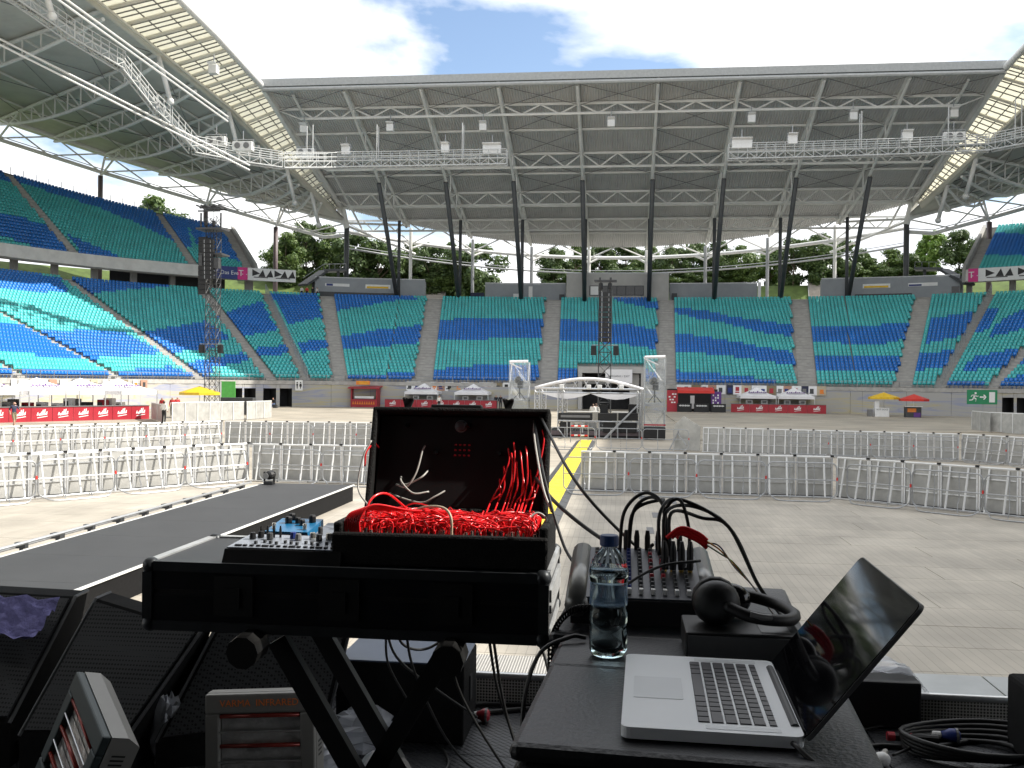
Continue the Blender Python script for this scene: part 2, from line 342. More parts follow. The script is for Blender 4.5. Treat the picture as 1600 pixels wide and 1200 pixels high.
def panel_mat():
    m = M('floor_panel', (0.42, 0.385, 0.33), 0.55, var=0.0); t, b = nodes_of(m)
    g_ = t.nodes.new('ShaderNodeNewGeometry'); oi = t.nodes.new('ShaderNodeObjectInfo')
    sx = t.nodes.new('ShaderNodeSeparateXYZ'); t.links.new(g_.outputs['Position'], sx.inputs[0])
    # board grooves run along the panel; each board a little different
    ml = t.nodes.new('ShaderNodeMath'); ml.operation = 'MULTIPLY'; ml.inputs[1].default_value = 1/0.128; t.links.new(sx.outputs[0], ml.inputs[0])
    fr = t.nodes.new('ShaderNodeMath'); fr.operation = 'FRACT'; t.links.new(ml.outputs[0], fr.inputs[0])
    fl = t.nodes.new('ShaderNodeMath'); fl.operation = 'FLOOR'; t.links.new(ml.outputs[0], fl.inputs[0])
    ad_ = t.nodes.new('ShaderNodeMath'); ad_.operation = 'ADD'; t.links.new(fl.outputs[0], ad_.inputs[0]); t.links.new(oi.outputs['Random'], ad_.inputs[1])
    wnz = t.nodes.new('ShaderNodeTexWhiteNoise'); wnz.noise_dimensions = '1D'; t.links.new(ad_.outputs[0], wnz.inputs['W'])
    gt = t.nodes.new('ShaderNodeMath'); gt.operation = 'LESS_THAN'; gt.inputs[1].default_value = 0.075; t.links.new(fr.outputs[0], gt.inputs[0])
    nz = t.nodes.new('ShaderNodeTexNoise'); nz.inputs['Scale'].default_value = 0.6; nz.inputs['Detail'].default_value = 8; t.links.new(g_.outputs['Position'], nz.inputs['Vector'])
    a1 = t.nodes.new('ShaderNodeMapRange'); a1.inputs[3].default_value = 0.93; a1.inputs[4].default_value = 1.05; t.links.new(wnz.outputs[0], a1.inputs[0])
    a2 = t.nodes.new('ShaderNodeMapRange'); a2.inputs[1].default_value = 0.3; a2.inputs[2].default_value = 0.7; a2.inputs[3].default_value = 0.76; a2.inputs[4].default_value = 1.14; t.links.new(nz.outputs[0], a2.inputs[0])
    a3 = t.nodes.new('ShaderNodeMapRange'); a3.inputs[3].default_value = 1.0; a3.inputs[4].default_value = 0.74; t.links.new(gt.outputs[0], a3.inputs[0])
    a4 = t.nodes.new('ShaderNodeMapRange'); a4.inputs[3].default_value = 0.93; a4.inputs[4].default_value = 1.06; t.links.new(oi.outputs['Random'], a4.inputs[0])
    m1 = t.nodes.new('ShaderNodeMath'); m1.operation = 'MULTIPLY'; t.links.new(a1.outputs[0], m1.inputs[0]); t.links.new(a2.outputs[0], m1.inputs[1])
    m2 = t.nodes.new('ShaderNodeMath'); m2.operation = 'MULTIPLY'; t.links.new(a3.outputs[0], m2.inputs[0]); t.links.new(a4.outputs[0], m2.inputs[1])
    m3 = t.nodes.new('ShaderNodeMath'); m3.operation = 'MULTIPLY'; t.links.new(m1.outputs[0], m3.inputs[0]); t.links.new(m2.outputs[0], m3.inputs[1])
    hv = t.nodes.new('ShaderNodeHueSaturation'); hv.inputs['Color'].default_value = (0.405, 0.368, 0.308, 1); t.links.new(m3.outputs[0], hv.inputs['Value']); t.links.new(hv.outputs[0], b.inputs['Base Color'])
    bp = t.nodes.new('ShaderNodeBump'); bp.inputs['Strength'].default_value = 0.4; bp.inputs['Distance'].default_value = 0.01; bp.invert = True; t.links.new(gt.outputs[0], bp.inputs['Height']); t.links.new(bp.outputs[0], b.inputs['Normal'])
panel_mat()
M('tape_grey', (0.16, 0.16, 0.165), 0.6)
ff = MB(); sweep(ff, arc(R(-100), R(100), 4), [(-62, 0.0), (-0.0, 0.0)]); ff.v = []; ff.f = []; ff.m = []
ff.quad((-56,-40,0),(54,-40,0),(54,127,0),(-56,127,0)); field = ff.build('field_floor', 'field_cover', local=True); struct(field)
pb = MB(); pb.bbox((0,0,0.0), (9.188, 1.138, 0.02), 0.004); proto = None
for j in range(18):
    y = 9.6+1.15*(j+0.5)
    for i in range(5):
        x = -18.1+9.2*i+(0, 1.9, 0.8, 2.9, 1.3)[j % 5]
        q = proj((x, y, 0))
        if q[0] < -900 or q[0] > 2500: continue
        if proto is None: proto = pb.build('floor_panel', 'floor_panel', field, local=True); o = proto
        else: o = proto.copy(); COL.objects.link(o)
        o.location = (x, y, 0.006+random.uniform(-0.0015, 0.0015))
for k, (px, py) in enumerate(((1040,799),(1052,785),(1024,806),(1016,830),(1029,853),(1002,778))):     # strips of grey tape over panel joints
    p = PZ(px, py); b = MB(); b.box((p.x, p.y, 0.0215), (0.16, 0.95, 0.004)); o = b.build('tape_strip', 'tape_grey', field)

# ---- embankment, concourse
HILL = [(27.5,16.3),(45,16.3),(56,16.4),(60,18.8),(66,22.4),(76,23.2),(110,22.5),(170,4),(240,-0.3)]
def hill_z(x, y):
    a = abs(math.atan2(x-XM, y-c2[1])); dx = abs(x-XM)
    off = math.hypot(x-XM, y-c1[1])-R1
    if math.atan2(dx, y-c1[1]) > A1: off = math.hypot(dx-c2[0], y-c2[1])-R2
    for (o0, z0), (o1, z1) in zip(HILL[:-1], HILL[1:]):
        if o0 <= off <= o1: return z0+(z1-z0)*(off-o0)/(o1-o0)
    return 16.3
b = MB(); sweep(b, arc(R(-104), R(100), 5, 40), HILL); b.m = []
n = 8; b.m = [1 if k % n < 2 else 0 for k in range(len(b.f))]
tag(b.build('embankment', ['grass','concrete'], smooth=True), None, None, kind='structure')

# ---- seats
BLUE = [[(511,460),(650,465),(652,469),(616,471),(589,476),(516,489)], [(530,528),(592,516),(643,511),(680,505),(677,535),(589,543),(533,547)], [(546,589),(596,586),(636,582),(664,580),(664,606),(546,606)],
 [(688,501),(741,498),(870,498),(870,530),(741,531),(686,533)], [(672,579),(741,573),(862,574),(862,606),(668,606)],
 [(961,460),(1012,460),(1014,472),(1044,472),(1045,483),(1021,483),(998,479),(979,475),(960,470)], [(870,498),(904,502),(935,502),(960,507),(979,507),(1004,513),(1030,516),(1042,519),(1042,548),(1020,546),(985,541),(953,538),(937,535),(866,535)], [(862,575),(908,575),(908,606),(858,606)], [(1004,578),(1040,590),(1040,606),(1004,606)],
 [(1056,481),(1110,488),(1137,495),(1240,509),(1242,527),(1184,520),(1137,507),(1091,499),(1056,490)], [(1054,522),(1100,527),(1179,541),(1245,553),(1248,573),(1193,566),(1137,557),(1054,550)], [(1050,580),(1114,585),(1184,592),(1230,599),(1254,606),(1050,609)],
 [(1250,511),(1336,513),(1406,506),(1450,500),(1443,525),(1369,541),(1256,534)], [(1256,560),(1322,557),(1424,557),(1413,580),(1258,578)],
 [(1456,499),(1560,481),(1546,516),(1442,539)], [(1428,553),(1509,548),(1490,571),(1419,583)], [(1558,506),(1660,450),(1660,500),(1541,530)], [(1521,560),(1660,530),(1660,560),(1498,583)], [(1475,598),(1535,596),(1535,610),(1475,610)], [(1550,598),(1660,570),(1660,616),(1550,616)],
 [(424,460),(495,460),(504,496),(451,508)], [(466,537),(513,530),(518,545),(474,552)], [(340,495),(409,471),(435,518),(370,528)], [(385,547),(452,540),(463,552),(402,560)],
 [(216,522),(324,503),(362,528),(324,549),(263,552)], [(300,567),(344,559),(381,552),(390,564),(358,572),(337,572),(324,597),(300,597)], [(100,430),(152,438),(300,446),(202,454),(135,461)],
 [(-200,400),(0,418),(98,436),(111,458),(50,458),(0,452),(-200,440)], [(56,515),(199,522),(243,545),(263,552),(213,557),(145,562),(84,555)], [(180,582),(270,574),(310,590),(310,600),(180,600)],
 [(-200,480),(0,505),(51,513),(142,562),(74,560),(51,554),(0,552),(-200,535)], [(-200,578),(184,582),(195,600),(-200,600)]]
BLUE_UP = [[(-200,190),(0,240),(202,295),(285,318),(302,388),(283,382),(209,347),(152,324),(111,311),(44,290),(0,281),(-200,228)], [(278,318),(308,330),(352,345),(372,356),(378,364),(419,375),(450,385),(466,430),(389,424),(375,410),(356,403),(345,400),(308,382)],
 [(-200,290),(0,332),(74,351),(121,393),(74,393),(0,368),(-200,330)], [(108,368),(190,402),(130,400)], [(1546,364),(1700,371),(1700,400),(1520,400)]]
def inpoly(x, y, P):
    c = False; j = len(P)-1
    for i in range(len(P)):
        if (P[i][1] > y) != (P[j][1] > y) and x < (P[j][0]-P[i][0])*(y-P[i][1])/(P[j][1]-P[i][1])+P[i][0]: c = not c
        j = i
    return c
# one folding seat: rounded back shell, tipped pan, number plate   (x along the row, y to the back, z up)
sb = MB(); W_ = 0.22
pr = [(-W_,0.30),(-W_,0.74),(-W_*0.78,0.84),(W_*0.78,0.84),(W_,0.74),(W_,0.30)]
sb.add([(x, 0.30+0.14*(z-0.3), z) for x, z in pr]+[(x, 0.35+0.14*(z-0.3), z) for x, z in pr], [(0,1,2,3,4,5)[::-1], (6,7,8,9,10,11)]+[(i,(i+1)%6,6+(i+1)%6,6+i) for i in range(6)])
sb.hexa([(-W_,-0.06,0.42),(W_,-0.06,0.42),(W_,0.32,0.36),(-W_,0.32,0.36),(-W_,-0.06,0.46),(W_,-0.06,0.46),(W_,0.32,0.40),(-W_,0.32,0.40)])
sb.box((0,0.30,0.2),(0.05,0.05,0.36)); nf1 = len(sb.f)
sb.quad((-0.033,0.334,0.565),(0.033,0.334,0.565),(0.033,0.341,0.63),(-0.033,0.341,0.63), 1)
SV = np.array([tuple(p) for p in sb.v]); SF = sb.f; SM = sb.m
def build_seats(stand, seats, base):          # seats: (x, y, z, phi, blue)
    N = len(seats); nv = len(SV); A = np.array([s[:4] for s in seats])
    c, s_ = np.cos(-A[:,3]), np.sin(-A[:,3])
    vx = A[:,0:1]+c[:,None]*SV[None,:,0]-s_[:,None]*SV[None,:,1]; vy = A[:,1:2]+s_[:,None]*SV[None,:,0]+c[:,None]*SV[None,:,1]; vz = A[:,2:3]+np.repeat(SV[None,:,2], N, 0)
    co = np.stack([vx, vy, vz], -1).reshape(-1, 3)-np.array(tuple(base))
    lens = np.array([len(f) for f in SF]); flat = np.concatenate([np.array(f) for f in SF]); L = len(flat)
    me = bpy.data.meshes.new('seats'); me.vertices.add(N*nv); me.vertices.foreach_set('co', co.ravel())
    me.loops.add(N*L); me.loops.foreach_set('vertex_index', (flat[None,:]+(np.arange(N)*nv)[:,None]).ravel())
    me.polygons.add(N*len(SF)); tot = np.tile(lens, N); me.polygons.foreach_set('loop_start', np.concatenate([[0], np.cumsum(tot)[:-1]])); me.polygons.foreach_set('loop_total', tot)
    for q in ('seat_teal','seat_blue','seat_label'): me.materials.append(MAT[q])
    mi = np.tile(np.array(SM), N).reshape(N, -1); bl = np.array([s[4] for s in seats])[:,None]
    me.polygons.foreach_set('material_index', np.where(mi == 1, 2, bl).ravel().astype(np.int32)); me.update(calc_edges=True); me.validate()
    o = bpy.data.objects.new('seats', me); COL.objects.link(o); o.parent = stand; o['kind'] = 'stuff'; return o
seat_me = []
for kk in range(2):
    me = bpy.data.meshes.new('seat'); me.from_pydata([tuple(p) for p in SV], [], SF)
    me.materials.append(MAT['seat_blue' if kk else 'seat_teal']); me.materials.append(MAT['seat_label']); me.polygons.foreach_set('material_index', SM); seat_me.append(me)

def make_stand(name, label, pa, pb_, of0, of1, z0, z1, rows, aisles, bands, single=0, aw=1.1, ztop=None, skip=None):
    st = empty(name, (*bowl((pa+pb_)/2, of0), z0), label, 'grandstand'); base = BASE[st.name]
    dr = (of1-of0)/rows
    def zrow(phi, r):
        zt = z1 if ztop is None else ztop(phi)
        return z0+(zt-z0)*r/rows
    ph = arc(pa, pb_, 2.2, of0); prof_n = 2*rows+1; b = MB(); vs_ = []
    for p in ph:
        for r in range(rows):
            o_ = of0+dr*r
            x, y = bowl(p, o_); vs_.append((x, y, zrow(p, r))); x, y = bowl(p, o_+dr-0.001); vs_.append((x, y, zrow(p, r)))
        x, y = bowl(p, of1); vs_.append((x, y, zrow(p, rows)))
    b.add(vs_, [(i*prof_n+k, i*prof_n+k+1, (i+1)*prof_n+k+1, (i+1)*prof_n+k) for i in range(len(ph)-1) for k in range(prof_n-1)]); b.build('terrace', 'concrete', st)
    # aisles: one run of half steps each
    for a, hw in aisles:
        b = MB()
        for r in range(rows):
            o_ = of0+dr*r; z = zrow(a, r); dz = zrow(a, r+1)-z; x, y = bowl(a, o_+dr*0.75); b.box((x, y, z+dz*0.25+0.01), (hw*2-0.12, dr*0.5, dz*0.5+0.02), -a)
        b.build('aisle_steps', 'step_concrete', st)
    cuts = sorted([(a-0, hw) for a, hw in aisles]); seats = []
    for r in range(rows):
        o_ = of0+dr*r+0.42; edges = []; cur = pa+0.3/radius(pa, o_)
        for a, hw in cuts:
            d = hw/radius(a, o_); edges.append((cur, a-d)); cur = a+d
        edges.append((cur, pb_-0.3/radius(pb_, o_)))
        for e0, e1_ in edges:
            p = e0
            while True:
                step = adv(p, 0.515, o_)-p
                if p+step > e1_: break
                c = p+step/2; p += step; x, y = bowl(c, o_); z = zrow(c, r); q = proj((x, y, z+0.5))
                if q[2] < 5 or q[0] < -170 or q[0] > 1770: continue
                if skip and skip(c, r, q): continue
                seats.append((x, y, z, c, 1 if any(inpoly(q[0], q[1], P) for P in bands) else 0, q[2] if 0 < q[0] < 1600 else 999))
    if single:
        seats.sort(key=lambda s: s[5])
        for s in seats[:single]:
            o = bpy.data.objects.new('seat', seat_me[s[4]]); COL.objects.link(o); o.parent = st; o.location = V(s[:3])-base; o.rotation_euler = (0, 0, -s[3])
        seats = seats[single:]
    build_seats(st, seats, base); return st, base, dr, zrow

AP = {px: find_phi(px) for px in (40,190,315,425,480,540,662,857,1042,1262,1405,1470,1550)}
ZT = 16.5
PORT = [bowl(find_phi(905), 0), bowl(find_phi(1006), 0)]; pl, prr = find_phi(903), find_phi(1008)
far_st, fb, fdr, fz = make_stand('far_stand', 'single-tier far end stand with teal and blue wave-patterned seats facing the stage', AP[540], AP[1405], 0, 28, 3.3, ZT, 33, [(AP[662],1.15),(AP[857],1.15),(AP[1042],1.15),(AP[1262],1.15)], BLUE, skip=lambda c, r, q: pl < c < prr and r < 6)
left_st, lb, ldr, lz = make_stand('left_lower_stand', 'sunlit lower tier of teal and blue seats along the left side', R(-97), AP[540], 0, 28, 3.3, ZT, 33, [(R(-93),0.6),(AP[40],0.6),(AP[190],0.6),(AP[315],0.65),(AP[425],0.7),(AP[480],0.5),(AP[540]-0.013,1.1)], BLUE, single=300)
right_st, rb_, rdr, rz_ = make_stand('right_lower_stand', 'shaded lower tier of teal and blue seats in the right-hand corner', AP[1405], R(97), 0, 28, 3.3, ZT, 33, [(AP[1405]+0.012,1.1),(AP[1470],0.5),(AP[1550],0.6),(R(62),0.6),(R(85),0.6)], BLUE)
def zup(phi): a = abs(phi); return 29.2+max(0, min(1, (a-R(33))/R(30)))*5.0
lup, lub, _, lzu = make_stand('left_upper_stand', 'cantilevered upper tier of teal and dark blue seats on the left', R(-97), R(-33), 30.5, 50, 20.2, 34, 25, [(R(-86),0.6),(find_phi(120,30.5,20),0.6),(find_phi(305,30.5,20),0.6),(R(-33.7),0.7)], BLUE_UP, ztop=zup)
RU = find_phi(1510, 30.5, 20)
rup, rub, _, rzu = make_stand('right_upper_stand', 'upper tier of teal and blue seats at the right edge of the picture', RU, R(97), 30.5, 50, 20.2, 34, 25, [(RU+R(0.8),0.7),(R(60),0.6)], BLUE_UP, ztop=zup)

M('fascia_white', (0.66, 0.65, 0.62), 0.75, var=0.12, scale=0.8)
# upper tiers: fascia beam, soffit, end walls, back rail, columns under
for sgn, st, lab in ((-1, lup, 'left'), (1, rup, 'right')):
    p0, p1 = (R(-97), R(-33)) if sgn < 0 else (RU, R(97))
    ph = arc(p0, p1, 2.5, 30)
    b = MB(); sweep(b, ph, [(30.5,20.15),(30.2,20.45),(29.9,20.45),(29.7,18.75),(30.1,18.6),(31,18.6)]); b.build('fascia', 'fascia_white', st)
    b = MB(); vs_ = []
    for p in ph:
        for of, z in ((31,18.6),(36,19.2),(50.4,zup(p)-2.0),(50.4,zup(p)+0.1),(49.9,zup(p)+0.1)): x, y = bowl(p, of); vs_.append((x, y, z))
    b.add(vs_, [(i*5+k, i*5+k+1, (i+1)*5+k+1, (i+1)*5+k) for i in range(len(ph)-1) for k in range(4)]); b.build('soffit', 'concrete', st)
    pe = R(-33) if sgn < 0 else RU; b = MB(); lo = [(29.7,18.6),(36,19.0),(50.4,27.0),(50.4,29.9),(30.6,21.3),(29.7,20.45)]
    A_ = [(*bowl(pe, o_), z) for o_, z in lo]; t_ = V((math.cos(pe), -math.sin(pe), 0))*(-sgn*0.45); b.prism(A_, t_); b.build('end_wall', 'concrete', st)
    for k, p in enumerate(arc(p0, p1, 5.5, 31)):
        x, y = bowl(p, 33.5)
        if proj((x, y, 17))[0] < -150 or proj((x, y, 17))[0] > 1750: continue
        b = MB(); b.box((x, y, 17.6), (0.75, 0.75, 2.9), -p); b.build('pier', 'concrete', st)
    rail = MB()
    for p in arc(p0, p1, 1.9, 50):
        x, y = bowl(p, 50.2); z = zup(p); rail.bar((x, y, z), (x, y, z+1.25), 0.06)
    rail.build('rail_post', 'dark_grey', st)
    b = MB(); vs_ = []
    for p in ph:
        for z in (0.25, 1.15): x, y = bowl(p, 50.15); vs_.append((x, y, zup(p)+z))
    b.add(vs_, [(i*2, i*2+1, i*2+3, i*2+2) for i in range(len(ph)-1)]); b.build('glass_screen', 'glass_screen', st)
    # dark rooms at the back of the concourse below
    for q0, q1 in (((R(-52), R(-36)), (R(-92), R(-74))) if sgn < 0 else ((R(36), R(52)), (R(60), R(75)))):
        b = MB(); sweep(b, arc(q0, q1, 2.5, 38), [(37,16.3),(37,19.6)]); b.build('concourse_room', 'dark_grey', st)

# front rails and sector fences (each belongs to its stand)
def front_rail(st, p0, p1):
    b = MB(); ph = arc(p0, p1, 2.0, 0)
    for p in ph: x, y = bowl(p, -0.1); b.bar((x, y, 3.05), (x, y, 4.0), 0.045)
    for z in (3.55, 4.0): b.tube([(*bowl(p, -0.1), z) for p in ph], 0.025, 4)
    b.build('front_rail', 'galv', st)
front_rail(far_st, AP[540], pl); front_rail(far_st, prr, AP[1405]); front_rail(left_st, R(-95), AP[540]); front_rail(right_st, AP[1405], R(80))
for st, a in ((left_st, AP[480]), (right_st, AP[1470])):
    b = MB()
    for r in range(0, 34):
        o_ = 28*r/33; x, y = bowl(a, o_); z = 3.3+(ZT-3.3)*r/33; b.bar((x, y, z), (x, y, z+1.5), 0.07)
        if r < 33:
            for zz in (0.3, 0.7, 1.1, 1.48):
                x2, y2 = bowl(a, o_+28/33); b.bar((x, y, z+zz), (x2, y2, z+zz+(ZT-3.3)/33), 0.04)
    b.build('sector_fence', 'galv', st)

# ---- perimeter wall of concrete panels with tunnel mouths
pw = empty('perimeter_wall', (*bowl(0, 0), 0), 'pale concrete wall with faint painted waves along the foot of the stands', 'wall')
def wall_mat():
    m = M('mural', (0.4, 0.39, 0.37), 0.85, var=0.0); t, b = nodes_of(m); g_ = t.nodes.new('ShaderNodeNewGeometry')
    mpn = t.nodes.new('ShaderNodeMapping'); mpn.inputs['Scale'].default_value = (0.05, 0.05, 0.55); t.links.new(g_.outputs['Position'], mpn.inputs[0])
    nz = t.nodes.new('ShaderNodeTexNoise'); nz.inputs['Scale'].default_value = 2.0; nz.inputs['Detail'].default_value = 2; nz.inputs['Distortion'].default_value = 0.8; t.links.new(mpn.outputs[0], nz.inputs['Vector'])
    rp = t.nodes.new('ShaderNodeValToRGB'); e = rp.color_ramp.elements
    e[0].position = 0.0; e[0].color = (0.40,0.39,0.37,1); e[1].position = 1.0; e[1].color = (0.40,0.39,0.37,1)
    for ps, cl in ((0.40,(0.40,0.39,0.37,1)),(0.44,(0.30,0.32,0.42,1)),(0.48,(0.40,0.39,0.37,1)),(0.54,(0.40,0.39,0.36,1)),(0.58,(0.46,0.41,0.26,1)),(0.62,(0.40,0.39,0.37,1))):
        q = e.new(ps); q.color = cl
    t.links.new(nz.outputs[0], rp.inputs[0]); t.links.new(rp.outputs[0], b.inputs['Base Color'])
wall_mat()
gaps = [(find_phi(361), find_phi(378)), (find_phi(381), find_phi(399)), (find_phi(411), find_phi(431)), (find_phi(437), find_phi(456)), (pl, prr), (find_phi(1567), find_phi(1585)), (find_phi(1590), find_phi(1612))]
def wall_run(a, b_, z0, z1):
    ph = arc(a, b_, 5.0, 0)
    for i in range(len(ph)-1):
        b = MB(); g0 = 0.012/radius(ph[i], 0); xs = [ph[i]+g0, (ph[i]+ph[i+1])/2, ph[i+1]-g0]
        vs_ = [(*bowl(p, o_), z) for p in xs for o_, z in ((-0.12, z0), (-0.12, z1), (0.15, z1))]
        b.add(vs_, [(k*3+j, k*3+j+1, (k+1)*3+j+1, (k+1)*3+j) for k in range(2) for j in range(2)]); b.build('wall_panel', 'mural', pw)
cur = R(-97)
for a, b_ in gaps:
    wall_run(cur, a, 0, 2.78); cur = b_
wall_run(cur, R(80), 0, 2.78)
for a, b_ in gaps:
    if a == pl: continue
    wall_run(a, b_, 2.3, 2.78)
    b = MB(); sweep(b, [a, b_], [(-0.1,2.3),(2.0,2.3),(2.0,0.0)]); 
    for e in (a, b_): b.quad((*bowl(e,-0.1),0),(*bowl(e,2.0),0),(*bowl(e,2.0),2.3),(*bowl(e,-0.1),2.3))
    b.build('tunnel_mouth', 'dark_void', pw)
b = MB(); sweep(b, arc(R(-97), pl, 3, 0), [(-0.16,2.80),(-0.16,3.28),(0.2,3.28)]); sweep(b, arc(prr, R(80), 3, 0), [(-0.16,2.80),(-0.16,3.28),(0.2,3.28)]); b.build('coping', 'step_concrete', pw)

# central tunnel portal
pt = empty('tunnel_portal', (*bowl((pl+prr)/2, 0), 0), 'concrete portal of the central tunnel under the far stand', 'portal')
xa, xb = bowl(pl, 0)[0]+0.05, bowl(prr, 0)[0]-0.05; yy = 123.6
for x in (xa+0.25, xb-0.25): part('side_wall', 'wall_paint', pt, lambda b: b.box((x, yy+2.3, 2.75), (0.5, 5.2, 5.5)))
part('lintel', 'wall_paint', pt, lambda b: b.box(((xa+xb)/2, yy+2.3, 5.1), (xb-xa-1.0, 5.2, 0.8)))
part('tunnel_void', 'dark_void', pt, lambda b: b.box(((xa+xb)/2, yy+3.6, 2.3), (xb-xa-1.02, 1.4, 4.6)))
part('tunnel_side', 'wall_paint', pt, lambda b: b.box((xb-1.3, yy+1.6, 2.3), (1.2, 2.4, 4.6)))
bn = empty('exit_banner', PY(963, 600, 122.8), 'white cloth banner lettered for the exit hanging in the central tunnel', 'banner')
part('cloth', 'canvas_white', bn, lambda b: b.box((bn.location.x+0.3, 122.8, 4.3), (3.4, 0.03, 1.75)))
text(bn, 'AUSGANG / EXIT', 0.36, 'dark_grey', frame((bn.location.x+0.3, 122.77, 4.3), (1,0,0), (0,-1,0)))
# ------------------------------------------------------------------ roofs
YF, ZF, SLP = 120.0, 41.4, 0.30
def cz(y): return ZF-SLP*(y-YF)
def rear(x): return 168.0-15.0*min(1, abs(x-XM)/45.0)**2
HWX = 45.6
M('edge_grey', (0.36, 0.37, 0.36), 0.5)
fr = empty('far_roof', (XM, 150, 16.3), 'grey corrugated roof with white trusses over the far end stand', 'roof')
# corrugated sheet, laid in strips between the trusses
ribs_x = [XM+10*k-35 for k in range(8)]
edges_x = [XM-HWX]+ribs_x+[XM+HWX]
for k in range(len(edges_x)-1):
    b = MB(); x0, x1 = edges_x[k]+0.01, edges_x[k+1]-0.01; n = int((x1-x0)/0.34); vs_ = []; P = []
    for i in range(n):
        a = x0+(x1-x0)*i/n; d = (x1-x0)/n; P += [(a, 0.0), (a+d*0.3, 0.0), (a+d*0.5, 0.13), (a+d*0.8, 0.13)]
    P.append((x1, 0.0))
    for x, h in P:
        yr = rear(x); vs_ += [(x, YF+0.3, cz(YF+0.3)+h), (x, yr, cz(yr)+h), (x, yr, cz(yr)+h+0.25), (x, YF+0.3, cz(YF+0.3)+h+0.25)]
    fs = []
    for i in range(len(P)-1):
        a, c = i*4, (i+1)*4; fs += [(a, c, c+1, a+1), (a+2, c+2, c+3, a+3), (a+1, c+1, c+2, a+2)]
    b.add(vs_, fs); b.build('roof_panel', 'roof_sheet', fr)
part('edge_beam', 'edge_grey', fr, lambda b: (b.bar((XM-HWX-0.6, YF, ZF+0.35), (XM+HWX+0.6, YF, ZF+0.35), 0.6, 0.95), b.tube([(XM-HWX, YF-0.25, ZF-0.55), (XM+HWX, YF-0.25, ZF-0.55)], 0.28, 8)))
def ribfn(b, x):
    yr = rear(x); D = lambda y: 0.6+2.6*min(1, max(0, (y-YF-2)/20)) if y < 142 else 3.2-2.4*(y-142)/(yr-142)
    up = [V((x, y, cz(y)-0.2)) for y in (YF, yr)]; b.bar(up[0], up[1], 0.4, 0.45)
    ys = [YF+0.2, 125, 131, 137, 142.5, 148, 152.5, 157, yr-3]
    lo = [V((x-0.0, y, cz(y)-0.2-D(y))) for y in ys]
    for i in range(len(lo)-1): b.tube([lo[i], lo[i+1]], 0.2, 6)
    for i, y in enumerate(ys):
        if 0 < i: b.tube([lo[i], (x, y, cz(y)-0.2)], 0.11, 5)
        if 0 < i < len(ys)-1:
            ym = ys[i+1]; b.tube([lo[i], (x, ym, cz(ym)-0.2)], 0.09, 5)
for k, x in enumerate(ribs_x):
    part('rib_truss', 'steel_white', fr, lambda b: ribfn(b, x))
    # raking and upright columns
    yb = 151.0; zb = 16.35
    part('raking_column', 'column_dark', fr, lambda b: b.tube([(x, yb, zb), (x, 145.0, 24.5), (x, 138.6, cz(138.6)-3.3)], 0.34, 10), smooth=True)
    part('upright_column', 'column_dark', fr, lambda b: b.tube([(x, yb+0.9, zb), (x, yb+0.9, cz(yb+0.9)-2.6)], 0.26, 8), smooth=True)
    part('rear_column', 'steel_white' if k in (0, 3, 4, 7) else 'galv', fr, lambda b: b.tube([(x, rear(x)+1.5, zb), (x, rear(x)+1.5, cz(rear(x))-0.3)], 0.28, 8))
for y, h in ((125, 1.45), (137, 2.1), (148, 2.1), (157, 1.9)):
    for k in range(9):
        x0, x1 = edges_x[k], edges_x[k+1]
        def fn(b):
            q0, q1 = x0, x1
            if k == 0: q0 = XM-HWX+ (y-YF)*0.0
            b.bar((q0, y, cz(y)-0.16), (q1, y, cz(y)-0.16), 0.26, 0.3); zl = cz(y)-h
            a0, a1 = (q0+3.2 if k == 0 else q0), (q1-3.2 if k == 8 else q1)
            b.tube([(a0, y, zl), (a1, y, zl)], 0.18, 6)
            n = 4; d = (a1-a0)/n
            for i in range(n):
                za, zc_ = (zl, cz(y)-0.2) if i % 2 else (cz(y)-0.2, zl)
                b.tube([(a0+i*d, y, za), (a0+(i+1)*d, y, zc_)], 0.115, 5)
            if k in (0, 8): b.tube([(q0, y, cz(y)-0.2), (a0, y, zl)] if k == 0 else [(a1, y, zl), (q1, y, cz(y)-0.2)], 0.09, 5)
        part('cross_truss', 'steel_white', fr, fn)
for y in (131, 142.5, 152.5, 162):
    w_ = 45.2 if y < 153 else 45*math.sqrt(max(0, (168-y)/15.0))-0.5
    part('purlin', 'steel_white', fr, lambda b: b.bar((XM-w_, y, cz(y)-0.15), (XM+w_, y, cz(y)-0.15), 0.24, 0.28))
for k in range(9):      # wind-bracing rods
    x0, x1 = edges_x[k], edges_x[k+1]
    for y0, y1 in ((120.5, 125), (125, 131), (131, 137), (137, 142.5), (142.5, 148)):
        if k % 2 == 0 and y0 in (125, 131, 142.5): continue
        part('brace_rod', 'mid_grey', fr, lambda b: (b.tube([(x0, y0, cz(y0)-0.32), (x1, y1, cz(y1)-0.32)], 0.045, 4), b.tube([(x0, y1, cz(y1)-0.40), (x1, y0, cz(y0)-0.40)], 0.045, 4)))
